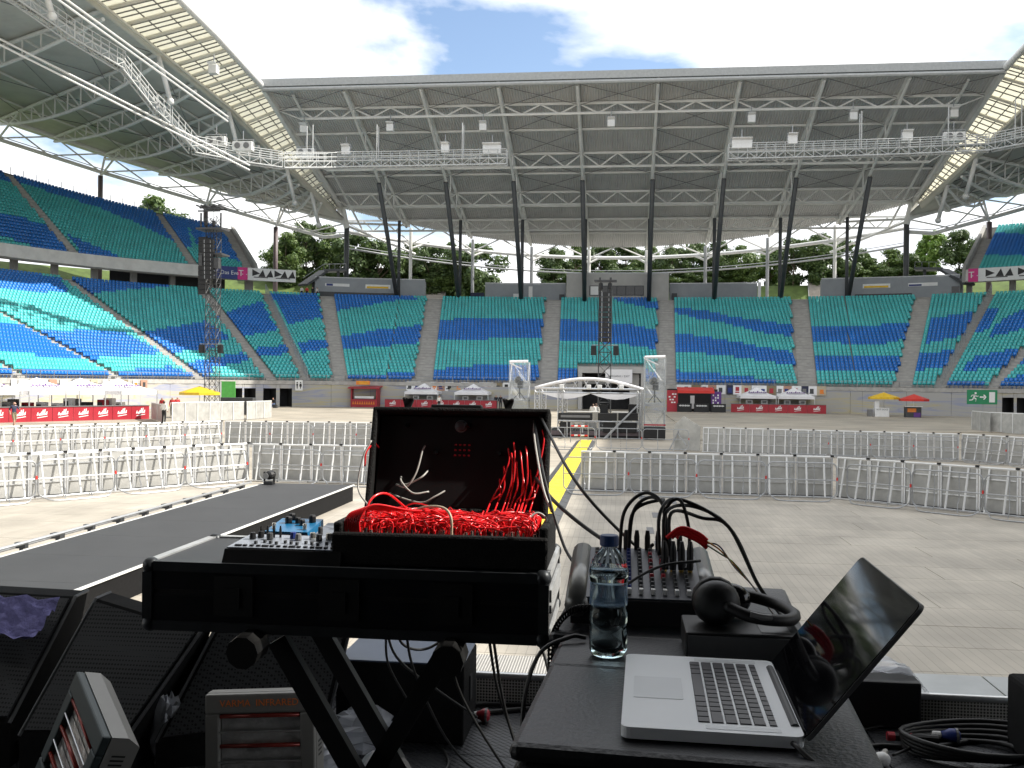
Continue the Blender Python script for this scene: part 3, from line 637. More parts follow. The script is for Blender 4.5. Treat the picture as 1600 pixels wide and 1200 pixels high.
for s in (-1, 1):
    part('rake_beam', 'steel_white', fr, lambda b: (b.bar((XM+s*HWX, YF, cz(YF)-0.3), (XM+s*(HWX-0.6), 153, cz(153)-0.5), 0.55, 0.8), b.tube([(XM+s*(HWX-3.6), YF+1, cz(YF)-1.0), (XM+s*(HWX-3.2), 157, cz(157)-1.9)], 0.18, 6)))
    part('corner_column', 'column_dark', fr, lambda b: b.tube([(XM+s*44.2, 153.6, 16.3), (XM+s*44.2, 153.6, 28.6)], 0.42, 10), smooth=True)
    part('corner_node', 'steel_white', fr, lambda b: (b.tube([(XM+s*44.2, 153.6, 28.4), (XM+s*44.9, 152.8, 32.2)], 0.5, 8), b.tube([(XM+s*44.2, 153.6, 28.8), (XM+s*35, 164, 25.5)], 0.2, 6), b.tube([(XM+s*44.2, 153.6, 29.2), (XM+s*35, 158, cz(158)-0.5)], 0.2, 6)))
# ring tube behind the eaves with forked struts
def ringp(x): return V((x, rear(x)+3.0, 25.6+2.6*(abs(x-XM)/45)**2))
xs = [XM-45+90*i/36 for i in range(37)]
part('ring_tube', 'alu_white', fr, lambda b: b.tube([ringp(x) for x in xs], 0.3, 8), smooth=True)
part('ring_walkway', 'galv', fr, lambda b: (b.tube([ringp(x)+V((0,1.5,-2.6)) for x in xs], 0.16, 6), b.tube([ringp(x)+V((0,1.5,-2.1)) for x in xs], 0.06, 4)))
for x in ribs_x:
    r_ = rear(x)
    part('ring_fork', 'alu_white', fr, lambda b: (b.tube([(x, r_+1.5, cz(r_)-2.4), ringp(x)+V((0,-0.6,-1.0)), ringp(x-1.8)], 0.2, 6), b.tube([ringp(x)+V((0,-0.6,-1.0)), ringp(x+1.8)], 0.2, 6), b.tube([ringp(x)+V((0.2,0,0)), (x+4.5, rear(x+4.5)-0.5, cz(rear(x+4.5)))], 0.14, 5), b.tube([ringp(x)-V((0.2,0,0)), (x-4.5, rear(x-4.5)-0.5, cz(rear(x-4.5)))], 0.14, 5)))

# side roofs ----------------------------------------------------------------
def side_roof(s, label, name):
    X = lambda x: XM+s*x
    E = [(44.6,150.5,31.4),(44.8,143,33.9),(45.1,136,36.3),(45.8,122,41.0),(46,106,42.8),(46,84,44.0),(46,50,44.6),(46,5,44.6),(46,-45,44.6)]
    P = [(45.3,149.5,30.6),(46.8,143,32.6),(48.2,136,34.7),(51.2,122,39.2),(52.9,106,41.1),(53.9,84,42.8),(54.6,50,44.0),(55,5,44.5),(55,-45,44.5)]
    O = []
    for px, py, d in ((541,349,157.5),(440,322,163.5),(330,290,164.5),(165,240,159),(0,185,149)):
        q = PD(px, py, d); O.append((abs(q.x-XM), q.y, q.z))
    O += [(101,104,44.2),(106,60,46),(107,5,46),(107,-45,46)]
    E, P, O = ([V((X(x), y, z)) for x, y, z in L] for L in (E, P, O))
    ro = empty(name, (X(80), 120, 16.3), label, 'roof'); N = len(P)
    def finer(L, n=4): return [L[i].lerp(L[i+1], k/n) for i in range(N-1) for k in range(n)]+[L[-1]]
    Pf, Of, Ef = finer(P), finer(O), finer(E)
    # roof deck: one long sheet per bay
    for i in range(N-1):
        b = MB(); n = 10; m = 8; vs_ = []
        for h in (0.0, 0.3):
            for a in range(n+1):
                p, o = P[i].lerp(P[i+1], a/n), O[i].lerp(O[i+1], a/n)
                for c in range(m+1): q = p.lerp(o, c/m); vs_.append(q+V((0, 0, 0.25+h-math.sin(math.pi*c/m)*0.0)))
        w_ = m+1; off = (n+1)*w_; fs = []
        for a in range(n):
            for c in range(m): k = a*w_+c; fs += [(k, k+1, k+w_+1, k+w_), (off+k, off+k+1, off+k+w_+1, off+k+w_)]
        for a in range(n): fs += [(a*w_+m, (a+1)*w_+m, off+(a+1)*w_+m, off+a*w_+m), (a*w_, (a+1)*w_, off+(a+1)*w_, off+a*w_)]
        b.add(vs_, fs); b.build('roof_panel', 'side_sheet', ro)
    for i in range(1, N-1):  # overhang added to keep sun off the upper-tier seats
        def sun_eave(b):
            q = [O[i]+V((0,0,0.25)), O[i+1]+V((0,0,0.25))]; ov = V((s*2.6, 1.6 if O[i].y > 120 else 0.3, 0.1)) if s < 0 else V((4.6, 2.8 if O[i].y > 120 else 0.3, 0.5)); b.prism([q[0], q[1], q[1]+ov, q[0]+ov], (0,0,0.2))
        part('sun_block_eave', 'side_sheet', ro, sun_eave)
    part('edge_tube', 'alu_white', ro, lambda b: b.tube([p+V((0,0,0.2)) for p in Ef], 0.42, 8), smooth=True)
    part('strip_tube', 'strip_steel', ro, lambda b: b.tube(Pf, 0.5, 10), smooth=True)
    part('inner_strip_tube', 'strip_steel', ro, lambda b: b.tube([p.lerp(e, 0.12)-V((0,0,0.5)) for p, e in zip(Pf, Ef)], 0.16, 6), smooth=True)
    part('gutter', 'steel_white', ro, lambda b: b.tube([o+V((0,0,0.1)) for o in Of], 0.4, 6))
    # translucent strip: cross beams and panes
    for i in range(N-2):
        nb = (2,2,4,5,6,6,6)[i]
        for k in range(nb):
            t0 = k/nb; p, e = P[i].lerp(P[i+1], t0), E[i].lerp(E[i+1], t0)
            part('strip_beam', 'strip_steel', ro, lambda b: b.tube([p, e], 0.2, 6))
            nu, nv = (4, 3) if i < 5 else (1, 1)
            for u in range(nu):
                for v_ in range(nv):
                    def cn(uu, vv):
                        t = (k+uu)/nb; return P[i].lerp(P[i+1], t).lerp(E[i].lerp(E[i+1], t), vv)
                    g0, g1 = u/nu+0.004, (u+1)/nu-0.004; h0, h1 = v_/nv+0.002, (v_+1)/nv-0.002
                    b = MB(); a = [cn(g0,h0)+V((0,0,0.32)), cn(g1,h0)+V((0,0,0.32)), cn(g1,h1)+V((0,0,0.32)), cn(g0,h1)+V((0,0,0.32))]
                    b.prism(a, (0, 0, 0.03)); b.build('roof_pane', 'roof_pane', ro)
                if u:
                    tq = (k+u/nu)/nb; p2, e2_ = P[i].lerp(P[i+1], tq), E[i].lerp(E[i+1], tq)
                    part('glazing_bar', 'mid_grey', ro, lambda b: b.bar(p2+V((0,0,0.25)), e2_+V((0,0,0.25)), 0.09, 0.12))
    for v_ in (1, 2):
        part('glazing_rail', 'mid_grey', ro, lambda b: b.tube([p.lerp(e, v_/3)+V((0,0,0.25)) for p, e in zip(Pf[:24], Ef[:24])], 0.07, 5))
    # radial trusses and purlins under the deck
    stn = []
    for i in range(7):
        for t in ((0.0, 0.5) if i else (0.55,)): stn.append((P[i].lerp(P[i+1], t), O[i].lerp(O[i+1], t), t == 0.0))
    for p, o, main in stn:
        def fn(b):
            L = (o-p).length; n = max(4, int(L/4.2)); dep = (2.7 if main else 2.2)*min(1, L/26); b.tube([p-V((0,0,0.1)), o-V((0,0,0.1))], 0.24, 6)
            lo = [p.lerp(o, k/n)-V((0,0,dep*math.sin(math.pi*min(1, 0.12+0.8*k/n))+0.25)) for k in range(n+1)]
            b.tube(lo, 0.22, 6)
            for k in range(n):
                b.tube([lo[k], p.lerp(o, (k+1)/n)-V((0,0,0.1))], 0.12, 5)
                b.tube([lo[k+1], p.lerp(o, (k+1)/n)-V((0,0,0.1))], 0.10, 5)
        part('radial_truss', 'steel_white', ro, fn)
        if main and (o-p).length > 14:
            hd = p-V((0,0,0.3)); part('mast_strut', 'alu_white', ro, lambda b: (b.tube([hd, hd+V((-s*0.8, 1.5, -4.8))], 0.3, 8), b.sphere(hd+V((-s*0.8,1.5,-4.9)), 0.45, 6)), smooth=True)
    for f in (0.2, 0.4, 0.6, 0.8):
        part('purlin', 'steel_white', ro, lambda b: b.tube([p.lerp(o, f)-V((0,0,0.02)) for p, o in zip(Pf[2:29], Of[2:29])], 0.15, 5))
    # wind bracing under the deck
    for i in range(1, 6):
        for f0, f1 in ((0.0,0.28),(0.28,0.56),(0.56,0.84)):
            a0, a1 = P[i].lerp(O[i], f0), P[i+1].lerp(O[i+1], f1); c0, c1_ = P[i].lerp(O[i], f1), P[i+1].lerp(O[i+1], f0)
            part('brace_rod', 'mid_grey', ro, lambda b: (b.tube([a0-V((0,0,0.2)), a1-V((0,0,0.2))], 0.05, 4), b.tube([c0-V((0,0,0.3)), c1_-V((0,0,0.3))], 0.05, 4)))
    # outer ring truss, forks and columns
    outw = [V((0,0,0))]*len(Of); Rg = [o+V((s*1.2, 0.6, -2.9)) for o in Of]
    Rg[0] = V((XM+s*44.2, 153.6, 27.2))
    part('outer_ring', 'steel_white', ro, lambda b: b.tube(Rg[:25], 0.30, 8), smooth=True)
    part('outer_ring_rail', 'galv', ro, lambda b: b.tube([q+V((0,0,0.55)) for q in Rg[:25]], 0.07, 4))
    for k in range(2, 24, 2):
        part('ring_strut', 'steel_white', ro, lambda b: (b.tube([Rg[k], Of[k-2]], 0.13, 5), b.tube([Rg[k], Of[min(k+2, 24)]], 0.13, 5)))
    for k in (4, 8, 12, 16, 20):
        q = Rg[k]; ang = -s*0.9
        lo = 0
        part('outer_column', 'column_brown', ro, lambda b: b.tube([(q.x, q.y, 17 if k > 2 else 17), (q.x, q.y, q.z-0.6)], 0.42, 8), smooth=True)
        part('column_fork', 'steel_white', ro, lambda b: (b.tube([(q.x, q.y, q.z-0.7), P[k//4].lerp(O[k//4], 0.86)-V((0,0,0.5))], 0.18, 6), b.tube([(q.x, q.y, q.z-0.7), O[k//4]], 0.18, 6)))
    return ro, E, P, O
M('side_sheet', (0.54, 0.535, 0.49), 0.6, var=0.12, scale=0.25)
def corr(name):
    t, b = nodes_of(MAT[name]); wv = t.nodes.new('ShaderNodeTexWave'); wv.inputs['Scale'].default_value = 0.9; wv.bands_direction = 'Y'
    tcn = t.nodes.new('ShaderNodeTexCoord'); t.links.new(tcn.outputs['Object'], wv.inputs['Vector']); bp = t.nodes.new('ShaderNodeBump'); bp.inputs['Strength'].default_value = 0.5; bp.inputs['Distance'].default_value = 0.1
    t.links.new(wv.outputs[1], bp.inputs['Height']); t.links.new(bp.outputs[0], b.inputs['Normal'])
corr('side_sheet')
M('strip_steel', (0.62, 0.60, 0.52), 0.45, var=0.08, scale=0.5)
lroof, LE, LP_, LO = side_roof(-1, 'curved roof with glowing translucent edge strip over the left stand', 'left_roof')
rroof, RE_, RP_, RO_ = side_roof(1, 'curved roof with translucent edge strip at the upper right corner', 'right_roof')

# tension cables under the left roof
def cab(px0, py0, d0, px1, py1, d1, lab):
    a, c = PD(px0, py0, d0), PD(px1, py1, d1); b = MB()
    for k in (0, 0.55): b.tube([a+V((0,0,k)), c+V((0,0,k))], 0.11, 5)
    tag(b.build('tension_cable', 'alu_white'), lab, 'cable', 'twin tension cables')
cab(80,-8,86, 356,190,112, 'twin white tension cable running just beneath the glowing strip of the left roof')
cab(-20,60,92, 390,266,112, 'twin white tension cable crossing low under the left roof above the gantry')

# ---- lighting gantries -----------------------------------------------------
M('gantry_grey', (0.50, 0.51, 0.50), 0.5, var=0.1)
def gantry(pts, label):
    pts = [V(p) for p in pts]; ga = empty('lighting_gantry', pts[len(pts)//2], label, 'gantry')
    for i in range(len(pts)-1):
        a, c = pts[i], pts[i+1]; d = (c-a); L = d.length; d = d.normalized(); sd = d.cross(V((0,0,1))).normalized()*0.55
        part('walkway', 'gantry_grey', ga, lambda b: b.bar(a, c, 1.1, 0.12))
        for sg in (-1, 1):
            def fn(b):
                for z in (-0.75, 0.05, 0.55, 1.1): b.tube([a+sd*sg+V((0,0,z)), c+sd*sg+V((0,0,z))], 0.055 if z > 0 else 0.09, 5)
                n = max(2, int(L/1.1))
                for k in range(n+1):
                    q = a+d*(L*k/n)+sd*sg; b.tube([q+V((0,0,-0.75)), q+V((0,0,1.1))], 0.045, 4)
                    if k < n: q2 = a+d*(L*(k+1)/n)+sd*sg; b.tube([q+V((0,0,-0.75 if k % 2 else 0.05)), q2+V((0,0,0.05 if k % 2 else -0.75))], 0.05, 4)
            part('railing', 'gantry_grey', ga, fn)
        q = a.lerp(c, 0.5)
        if L > 7 and i != 0: part('hanger', 'gantry_grey', ga, lambda b: (b.tube([q+sd, q+sd+V((0,0,4.5))], 0.07, 5), b.tube([q-sd, q-sd+V((0,0,4.5))], 0.07, 5)))
    return ga
gantry([PD(10,-20,88), PD(110,50,96), PD(190,98,102), PD(243,165,104), PD(262,183,105), PD(302,229,110), PD(372,243,113), PD(440,253,115), PY(525,253,118.5), PY(655,251,119), PY(792,248,119)], 'zigzag service gantry with railings hanging under the left roof and corner')
gantry([PY(1138,240,119), PY(1270,237,119), PY(1420,232,118.5), PY(1545,226,116), PD(1640,208,104)], 'service gantry with railings hanging under the right half of the far roof')

# ---- floodlights -----------------------------------------------------------
def floodlight(p, sz, label, grp, lens=0, yaw=0.0):
    f = empty('floodlight', p, label, 'floodlight', grp); w_, d_, h_ = sz; p = V(p)
    part('housing', 'alu_white', f, lambda b: b.bbox(p, sz, 0.06))
    for k in range(lens): 
        x = p.x+(k-(lens-1)/2)*w_/lens*0.9
        part('lens', 'mid_grey', f, lambda b: b.lathe([(0.33,0),(0.36,0.08),(0.25,0.10)], (x, p.y-d_/2, p.z+0.05), 14, axis=(0,-1,0)))
    if not lens: part('visor', 'white', f, lambda b: b.prism([p+V((-w_/2,-d_/2-0.02,h_/2)), p+V((w_/2,-d_/2-0.02,h_/2)), p+V((w_/2,-d_/2-0.45,h_/2+0.15)), p+V((-w_/2,-d_/2-0.45,h_/2+0.15))], (0,0,0.05)))
    part('bracket', 'galv', f, lambda b: (b.tube([p+V((-w_/2-0.05,0,0)), p+V((-w_/2-0.05,0,h_/2+0.3)), p+V((w_/2+0.05,0,h_/2+0.3)), p+V((w_/2+0.05,0,0))], 0.05, 5), b.tube([p+V((0,0,h_/2+0.3)), p+V((0,0,h_/2+1.3))], 0.06, 5)))
for k, (px, py) in enumerate(((475,202),(610,200),(755,199),(955,193),(1174,186),(1333,182),(1490,178))):
    floodlight(PY(px, py, 124.6), (0.95, 0.8, 0.95), '%s white floodlight from the left hung from the front truss of the far roof' % nth(k), 'floodlights under the far roof')
for k, (px, py, w_, ln) in enumerate(((478,239,2.4,2),(541,236,1.1,0),(696,233,1.0,0),(769,234,2.3,0))):
    floodlight(PY(px, py, 119.2), (w_, 0.8, 1.05), '%s white lamp housing from the left on the straight run of the left gantry' % nth(k), 'lamp housings on the gantries', ln)
for k, (px, py, w_, ln) in enumerate(((1159,226,2.4,0),(1238,219,1.1,0),(1417,214,1.2,0),(1490,214,2.5,2))):
    floodlight(PY(px, py, 118.8), (w_, 0.8, 1.05), '%s white lamp housing from the left on the right-hand gantry' % nth(k), 'lamp housings on the gantries', ln)
for k, (px, py) in enumerate(((338,221),(380,229))):
    floodlight(PD(px, py, 112), (2.4, 0.8, 1.05), ('left' if k == 0 else 'right')+' of the two twin-lamp housings at the bend of the left gantry', 'lamp housings on the gantries', 2)
for k, (px, py) in enumerate(((250,25),(334,109))):
    floodlight(PD(px, py, 112), (1.0, 0.9, 1.0), ('upper' if k == 0 else 'lower')+' floodlight hanging under the glowing strip of the left roof', 'floodlights under the left strip')
# ------------------------------------------------------------------ people
def person(name, loc, yaw, h, shirt, legs, label, pose='stand', hair='hair', sleeves=True, shorts=False):
    s = h/1.75
    J = {'pel':(0,0,0.95),'spi':(0,0,1.12),'che':(0,0.01,1.33),'nek':(0,0,1.48),'hd0':(0,-0.02,1.57),'hd1':(0,-0.02,1.68),
         'shl':(-0.17,0,1.42),'ell':(-0.24,0.03,1.15),'wrl':(-0.24,-0.08,0.92),'hal':(-0.23,-0.12,0.83),'shr':(0.17,0,1.42),'elr':(0.24,0.03,1.15),'wrr':(0.24,-0.08,0.92),'har':(0.23,-0.12,0.83),
         'hil':(-0.09,0,0.90),'knl':(-0.10,-0.02,0.50),'anl':(-0.10,0.03,0.09),'tol':(-0.11,-0.13,0.04),'hir':(0.09,0,0.90),'knr':(0.10,-0.02,0.50),'anr':(0.10,0.03,0.09),'tor':(0.11,-0.13,0.04)}
    if pose == 'walk':
        J.update(knl=(-0.09,-0.17,0.52), anl=(-0.09,-0.22,0.12), tol=(-0.09,-0.38,0.07), knr=(0.09,0.03,0.49), anr=(0.09,0.30,0.14), tor=(0.09,0.17,0.05), ell=(-0.25,0.12,1.17), wrl=(-0.25,0.02,0.94), hal=(-0.24,-0.03,0.86), elr=(0.26,-0.12,1.2), wrr=(0.2,-0.3,1.2), har=(0.18,-0.36,1.26))
    if pose == 'sit':
        d = 0.45; 
        for k in J: J[k] = (J[k][0], J[k][1], J[k][2]-d)
        J.update(hil=(-0.09,0,0.47), hir=(0.09,0,0.47), pel=(0,0.02,0.5), knl=(-0.13,-0.42,0.5), knr=(0.13,-0.42,0.5), anl=(-0.13,-0.40,0.09), anr=(0.13,-0.45,0.09), tol=(-0.14,-0.55,0.04), tor=(0.14,-0.6,0.04), che=(0,-0.05,0.88), nek=(0,-0.10,1.02), hd0=(0,-0.14,1.11), hd1=(0,-0.15,1.22), wrl=(-0.16,-0.3,0.62), wrr=(0.16,-0.3,0.62), hal=(-0.12,-0.38,0.58), har=(0.12,-0.38,0.58))
    if pose == 'lean':
        J.update(wrl=(-0.18,-0.28,1.08), hal=(-0.15,-0.38,1.08), wrr=(0.18,-0.28,1.08), har=(0.15,-0.38,1.08))
    rad = {'pel':0.15,'spi':0.135,'che':0.16,'nek':0.065,'hd0':0.095,'hd1':0.085,'shl':0.07,'shr':0.07,'ell':0.047,'elr':0.047,'wrl':0.033,'wrr':0.033,'hal':0.042,'har':0.042,'hil':0.10,'hir':0.10,'knl':0.07,'knr':0.07,'anl':0.048,'anr':0.048,'tol':0.045,'tor':0.045}
    ks = list(J); ed = [('pel','spi'),('spi','che'),('che','nek'),('nek','hd0'),('hd0','hd1'),('che','shl'),('shl','ell'),('ell','wrl'),('wrl','hal'),('che','shr'),('shr','elr'),('elr','wrr'),('wrr','har'),('pel','hil'),('hil','knl'),('knl','anl'),('anl','tol'),('pel','hir'),('hir','knr'),('knr','anr'),('anr','tor')]
    me = bpy.data.meshes.new('p'); me.from_pydata([V(J[k])*s for k in ks], [(ks.index(a), ks.index(b)) for a, b in ed], [])
    ob = bpy.data.objects.new('p', me); COL.objects.link(ob); mo = ob.modifiers.new('s', 'SKIN'); ss = ob.modifiers.new('d', 'SUBSURF'); ss.levels = 1; ss.render_levels = 1
    for i, k in enumerate(ks):
        sv = me.skin_vertices[0].data[i]; r_ = rad[k]*s; sv.radius = (r_, r_*(0.72 if k in ('pel','spi','che') else 1)); sv.use_root = (k == 'pel')
    m2 = bpy.data.meshes.new_from_object(ob.evaluated_get(bpy.context.evaluated_depsgraph_get())); bpy.data.objects.remove(ob); m2.name = 'person'
    for mn in ('skin', shirt, legs, hair, 'cloth_black'): m2.materials.append(MAT[mn])
    segs = [(J[a], J[b], a, b) for a, b in ed]
    for p in m2.polygons:
        c = p.center/s; best = None; bd = 9
        for a, b, ka, kb in segs:
            a_, b_ = V(a), V(b); t = max(0, min(1, (c-a_).dot(b_-a_)/(b_-a_).length_squared)); d = (c-(a_+(b_-a_)*t)).length
            if d < bd: bd = d; best = (ka, kb, t)
        ka, kb, t = best; i = 1
        if kb in ('hd0','hd1'): i = 3 if (c.z > J['hd1'][2]-0.01 or c.y > J['hd0'][1]+0.03) else 0
        elif kb == 'nek': i = 0 if t > 0.75 else 1
        elif kb in ('wrl','wrr','hal','har'): i = 1 if (sleeves and kb in ('wrl','wrr')) else 0
        elif ka == 'pel' and kb == 'spi': i = 2 if t < 0.3 else 1
        elif kb in ('hil','hir','knl','knr'): i = 2
        elif kb in ('anl','anr'): i = 0 if shorts else 2
        elif kb in ('tol','tor'): i = 4
        p.material_index = i; p.use_smooth = True
    o = bpy.data.objects.new(name, m2); COL.objects.link(o); o.location = loc; o.rotation_euler = (0, 0, yaw); BASE[o.name] = V(loc); tag(o, label, 'person')
    if pose != 'sit': 
        hd = J['hd0']; part('nose', 'skin', o, lambda b: b.lathe([(0.018*s,0),(0.008*s,0.03*s)], V((hd[0],hd[1]-0.088,hd[2]))*s, 6, axis=(0,-1,-0.3)), local=True)
    return o

# ------------------------------------------------------------------ trees on the embankment
def tree_mesh(seed, h, spread, leaf):
    rn = random.Random(seed); tr = MB(); tr.tube(bez([(0,0,-0.5),(0.1,0.05,h*0.2),(0.0,0.2,h*0.45),(0.2,0.1,h*0.8)], 3), 0.26, 7, r2=0.05)
    cl = []
    for k in range(9):
        a = rn.uniform(0, 6.28); z0 = h*rn.uniform(0.18, 0.5); e = V((math.cos(a)*spread*rn.uniform(0.5,0.95), math.sin(a)*spread*rn.uniform(0.5,0.95), z0+h*rn.uniform(0.12,0.35)))
        tr.tube([(0,0,z0), e*0.5+V((0,0,z0*0.5)), e], 0.10, 5, r2=0.02); cl.append((e, spread*rn.uniform(0.32,0.5)))
    for k in range(16):
        a = rn.uniform(0, 6.28); zz = rn.uniform(0.02, 1.0); rr = spread*(1-abs(zz-0.5)*1.15)*rn.uniform(0.3, 0.95); cl.append((V((math.cos(a)*rr, math.sin(a)*rr, h*zz*0.93+0.4)), spread*rn.uniform(0.26, 0.44)))
    cl.append((V((0,0,h*0.92)), spread*0.32)); vs_ = []; fs = []
    for c, r_ in cl:
        for i in range(330):
            d = V((rn.gauss(0,1), rn.gauss(0,1), rn.gauss(0,1))).normalized(); q = c+V((d.x, d.y, d.z*0.8))*r_*(rn.random()**0.35)*rn.uniform(0.8,1.12)
            nrm = (d+V((rn.gauss(0,.5), rn.gauss(0,.5), rn.gauss(0,.5)+0.3))).normalized(); x = nrm.orthogonal().normalized(); y = nrm.cross(x); s = rn.uniform(0.20, 0.42); a = rn.uniform(0, 6.28)
            x, y = x*math.cos(a)+y*math.sin(a), y*math.cos(a)-x*math.sin(a); o = len(vs_)
            vs_ += [q-x*s, q-y*s*0.6, q+x*s, q+y*s*0.6]; fs.append((o, o+1, o+2, o+3))
    lf = MB(); lf.add(vs_, fs); return tr, lf
tp = []
for k, (h, sp_, lm) in enumerate(((11, 4.6, 'leaf_dark'), (12.5, 5.2, 'leaf_mid'), (9.5, 4.4, 'leaf_dark'), (11, 3.6, 'leaf_light'), (9, 3.8, 'leaf_mid'))):
    tr, lf = tree_mesh(k+3, h, sp_, lm); e = bpy.data.objects.new('broadleaf_tree', None); COL.objects.link(e); BASE[e.name] = V((0,0,0))
    tr.build('trunk', 'bark', e, local=True); c = lf.build('crown', lm, e, local=True); tp.append(e)
TREES = [(243,312,1,190,0.75),(448,372,1,185,1),(478,360,0,190,1.05),(512,362,1,192,1.05),(556,375,0,186,0.95),(590,388,2,184,0.9),(640,385,1,190,0.95),(672,392,0,186,0.95),(705,388,1,190,0.95),(742,392,2,184,0.95),
 (868,398,0,190,0.85),(900,388,1,196,0.95),(938,392,0,190,0.9),(978,388,2,194,0.95),(1015,392,1,190,0.9),(1050,396,0,186,0.85),(1085,390,2,190,0.95),(1122,388,0,188,0.95),(1160,392,1,186,0.9),(1202,396,4,200,0.8),(1240,384,0,184,1.0),(1282,378,0,182,1.05),(1312,385,2,184,0.95),(1352,402,4,188,0.85),(1390,398,1,186,0.85),(1420,404,2,184,0.8),(1458,372,3,186,1.0),(1500,372,0,180,1.0),(1535,380,1,178,0.9)]
TREES.sort(key=lambda t: t[0]); NT = len(TREES)
TREES += [(462+33*k+(k*k*7) % 13, 424+(k*5) % 9, (4,2,0,1)[k % 4], 187, 0) for k in range(9)]+[(428,420,0,184,0),(446,424,2,184,0)]+[(866+31*k+(k*k*5) % 11, 426+(k*7) % 9, (2,4,1,0)[k % 4], 186, 0) for k in range(10)]+[(1282+k*30, 424, (0,2,4)[k % 3], 183, 0) for k in range(5)]
used = set(); row = {}
for i, (px, py, kind, d, sc) in enumerate(TREES):
    p = PD(px, py-(6 if i else 0), d); hgt = (11, 12.5, 9.5, 11, 9)[kind]; zb = hill_z(p.x, p.y)-0.3
    sc = max(0.3, min(1.6, (p.z-zb)/hgt*1.02)); src = tp[kind]
    if kind in used: o = copy_tree(src, (0,0,0), 0)
    else: o = src; used.add(kind)
    o.location = (p.x, p.y, zb); o.rotation_euler = (0, 0, i*2.399); o.scale = (sc*1.02, sc*1.02, sc); o['category'] = 'tree'; o['group'] = 'trees on the embankment'
    if sc < 0.58: o.scale = (sc*1.7, sc*1.7, sc)
    if i == 0: o['label'] = 'lone tree top showing above the left upper stand'
    elif i >= NT: o['label'] = '%s low bush from the left in the undergrowth beneath the embankment trees' % nth(i-NT); o['category'] = 'bush'; o['group'] = 'bushes on the embankment'
    elif kind == 3: o['label'] = 'bright light green tree beside the right corner column'
    elif px < 780: o['label'] = '%s tree from the left in the grove behind the far stand' % nth(i-1)
    elif px < 1330: o['label'] = '%s tree from the left in the row behind the control room' % nth(i-10)
    else: o['label'] = '%s tree from the left in the clump behind the right corner' % nth(i-23-(1 if i > 26 else 0))

# ------------------------------------------------------------------ concourse buildings on top of the far stand
def kiosk(name, px0, px1, of, zt, label, mat='kiosk_wall', zb=16.3, depth=3.5):
    a, c = find_phi(px0, of, 18), find_phi(px1, of, 18); k = empty(name, (*bowl((a+c)/2, of), zb), label, 'building'); ph = arc(a, c, 4.0, of)
    b = MB(); sweep(b, ph, [(of, zb), (of, zt), (of+depth, zt), (of+depth, zb)])
    for e in (a, c): b.quad((*bowl(e, of), zb), (*bowl(e, of+depth), zb), (*bowl(e, of+depth), zt), (*bowl(e, of), zt))
    b.build('wall', mat, k)
    b = MB(); sweep(b, ph, [(of-0.08, zt+0.003), (of-0.08, zt+0.18), (of+0.3, zt+0.18)]); b.build('coping', 'galv', k)
    return k
def on_wall(k, name, px0, px1, z0, z1, of, mat, th=0.06):
    a, c = find_phi(px0, of, 18), find_phi(px1, of, 18); b = MB(); n = max(2, int(abs(px1-px0)/60)+1); ph = [a+(c-a)*i/n for i in range(n+1)]
    sweep(b, ph, [(of-0.02, z0), (of-0.02-th, z0), (of-0.02-th, z1), (of-0.02, z1)])
    for e in (a, c): b.quad((*bowl(e, of-0.02), z0), (*bowl(e, of-0.02-th), z0), (*bowl(e, of-0.02-th), z1), (*bowl(e, of-0.02), z1))
    return b.build(name, mat, k)
k1 = kiosk('concourse_building', 492, 664, 31, 19.7, 'low grey concourse building behind the left of the far stand')
on_wall(k1, 'hatch', 495, 618, 16.6, 17.5, 31, 'dark_grey'); on_wall(k1, 'sign_board', 571, 610, 18.2, 18.85, 31, 'white'); on_wall(k1, 'sign_board', 508, 546, 18.4, 18.85, 31, 'white')
on_wall(k1, 'sign_stripe', 573, 607, 18.25, 18.55, 30.93, 'yellow'); on_wall(k1, 'sign_stripe', 510, 520, 18.45, 18.8, 30.93, 'navy')
k2 = kiosk('concourse_building', 758, 884, 32, 19.4, 'low grey concourse wall left of the central control room')
on_wall(k2, 'sign_board', 802, 818, 16.7, 17.8, 32, 'white'); on_wall(k2, 'poster', 826, 832, 16.4, 19.0, 32, 'white'); on_wall(k2, 'bin', 874, 882, 16.3, 17.7, 31.6, 'dark_grey'); on_wall(k2, 'board', 735, 757, 16.4, 17.9, 32, 'cloth_navy')
k3 = kiosk('control_room', 885, 1045, 29.2, 20.8, 'taller grey control room block in the middle above the far stand', 'wall_paint')
on_wall(k3, 'window_frame', 921, 1006, 17.3, 18.9, 29.2, 'dark_grey')
for i in range(6):
    q0 = 922.5+i*14; o = on_wall(k3, 'window_pane', q0, q0+12.4, 17.42, 18.78, 29.12, 'black_gloss' if i else 'white', 0.03)
k4 = kiosk('concourse_building', 1046, 1183, 32, 19.4, 'low grey concourse wall right of the central control room')
on_wall(k4, 'bin', 1050, 1058, 16.3, 17.9, 31.6, 'dark_grey'); on_wall(k4, 'post', 1184, 1189, 16.3, 19.6, 32, 'white')
k5 = kiosk('concourse_building', 1283, 1500, 31, 19.8, 'long grey concourse building behind the right of the far stand')
on_wall(k5, 'hatch', 1336, 1425, 16.6, 17.4, 31, 'dark_grey'); on_wall(k5, 'sign_board', 1348, 1391, 18.3, 18.95, 31, 'white'); on_wall(k5, 'sign_stripe', 1350, 1388, 18.35, 18.65, 30.93, 'yellow'); on_wall(k5, 'sign_board', 1419, 1465, 18.4, 18.9, 31, 'white'); on_wall(k5, 'sign_stripe', 1420, 1440, 18.45, 18.7, 30.93, 'navy'); on_wall(k5, 'window_pane', 1487, 1499, 16.9, 18.2, 31, 'black_gloss')
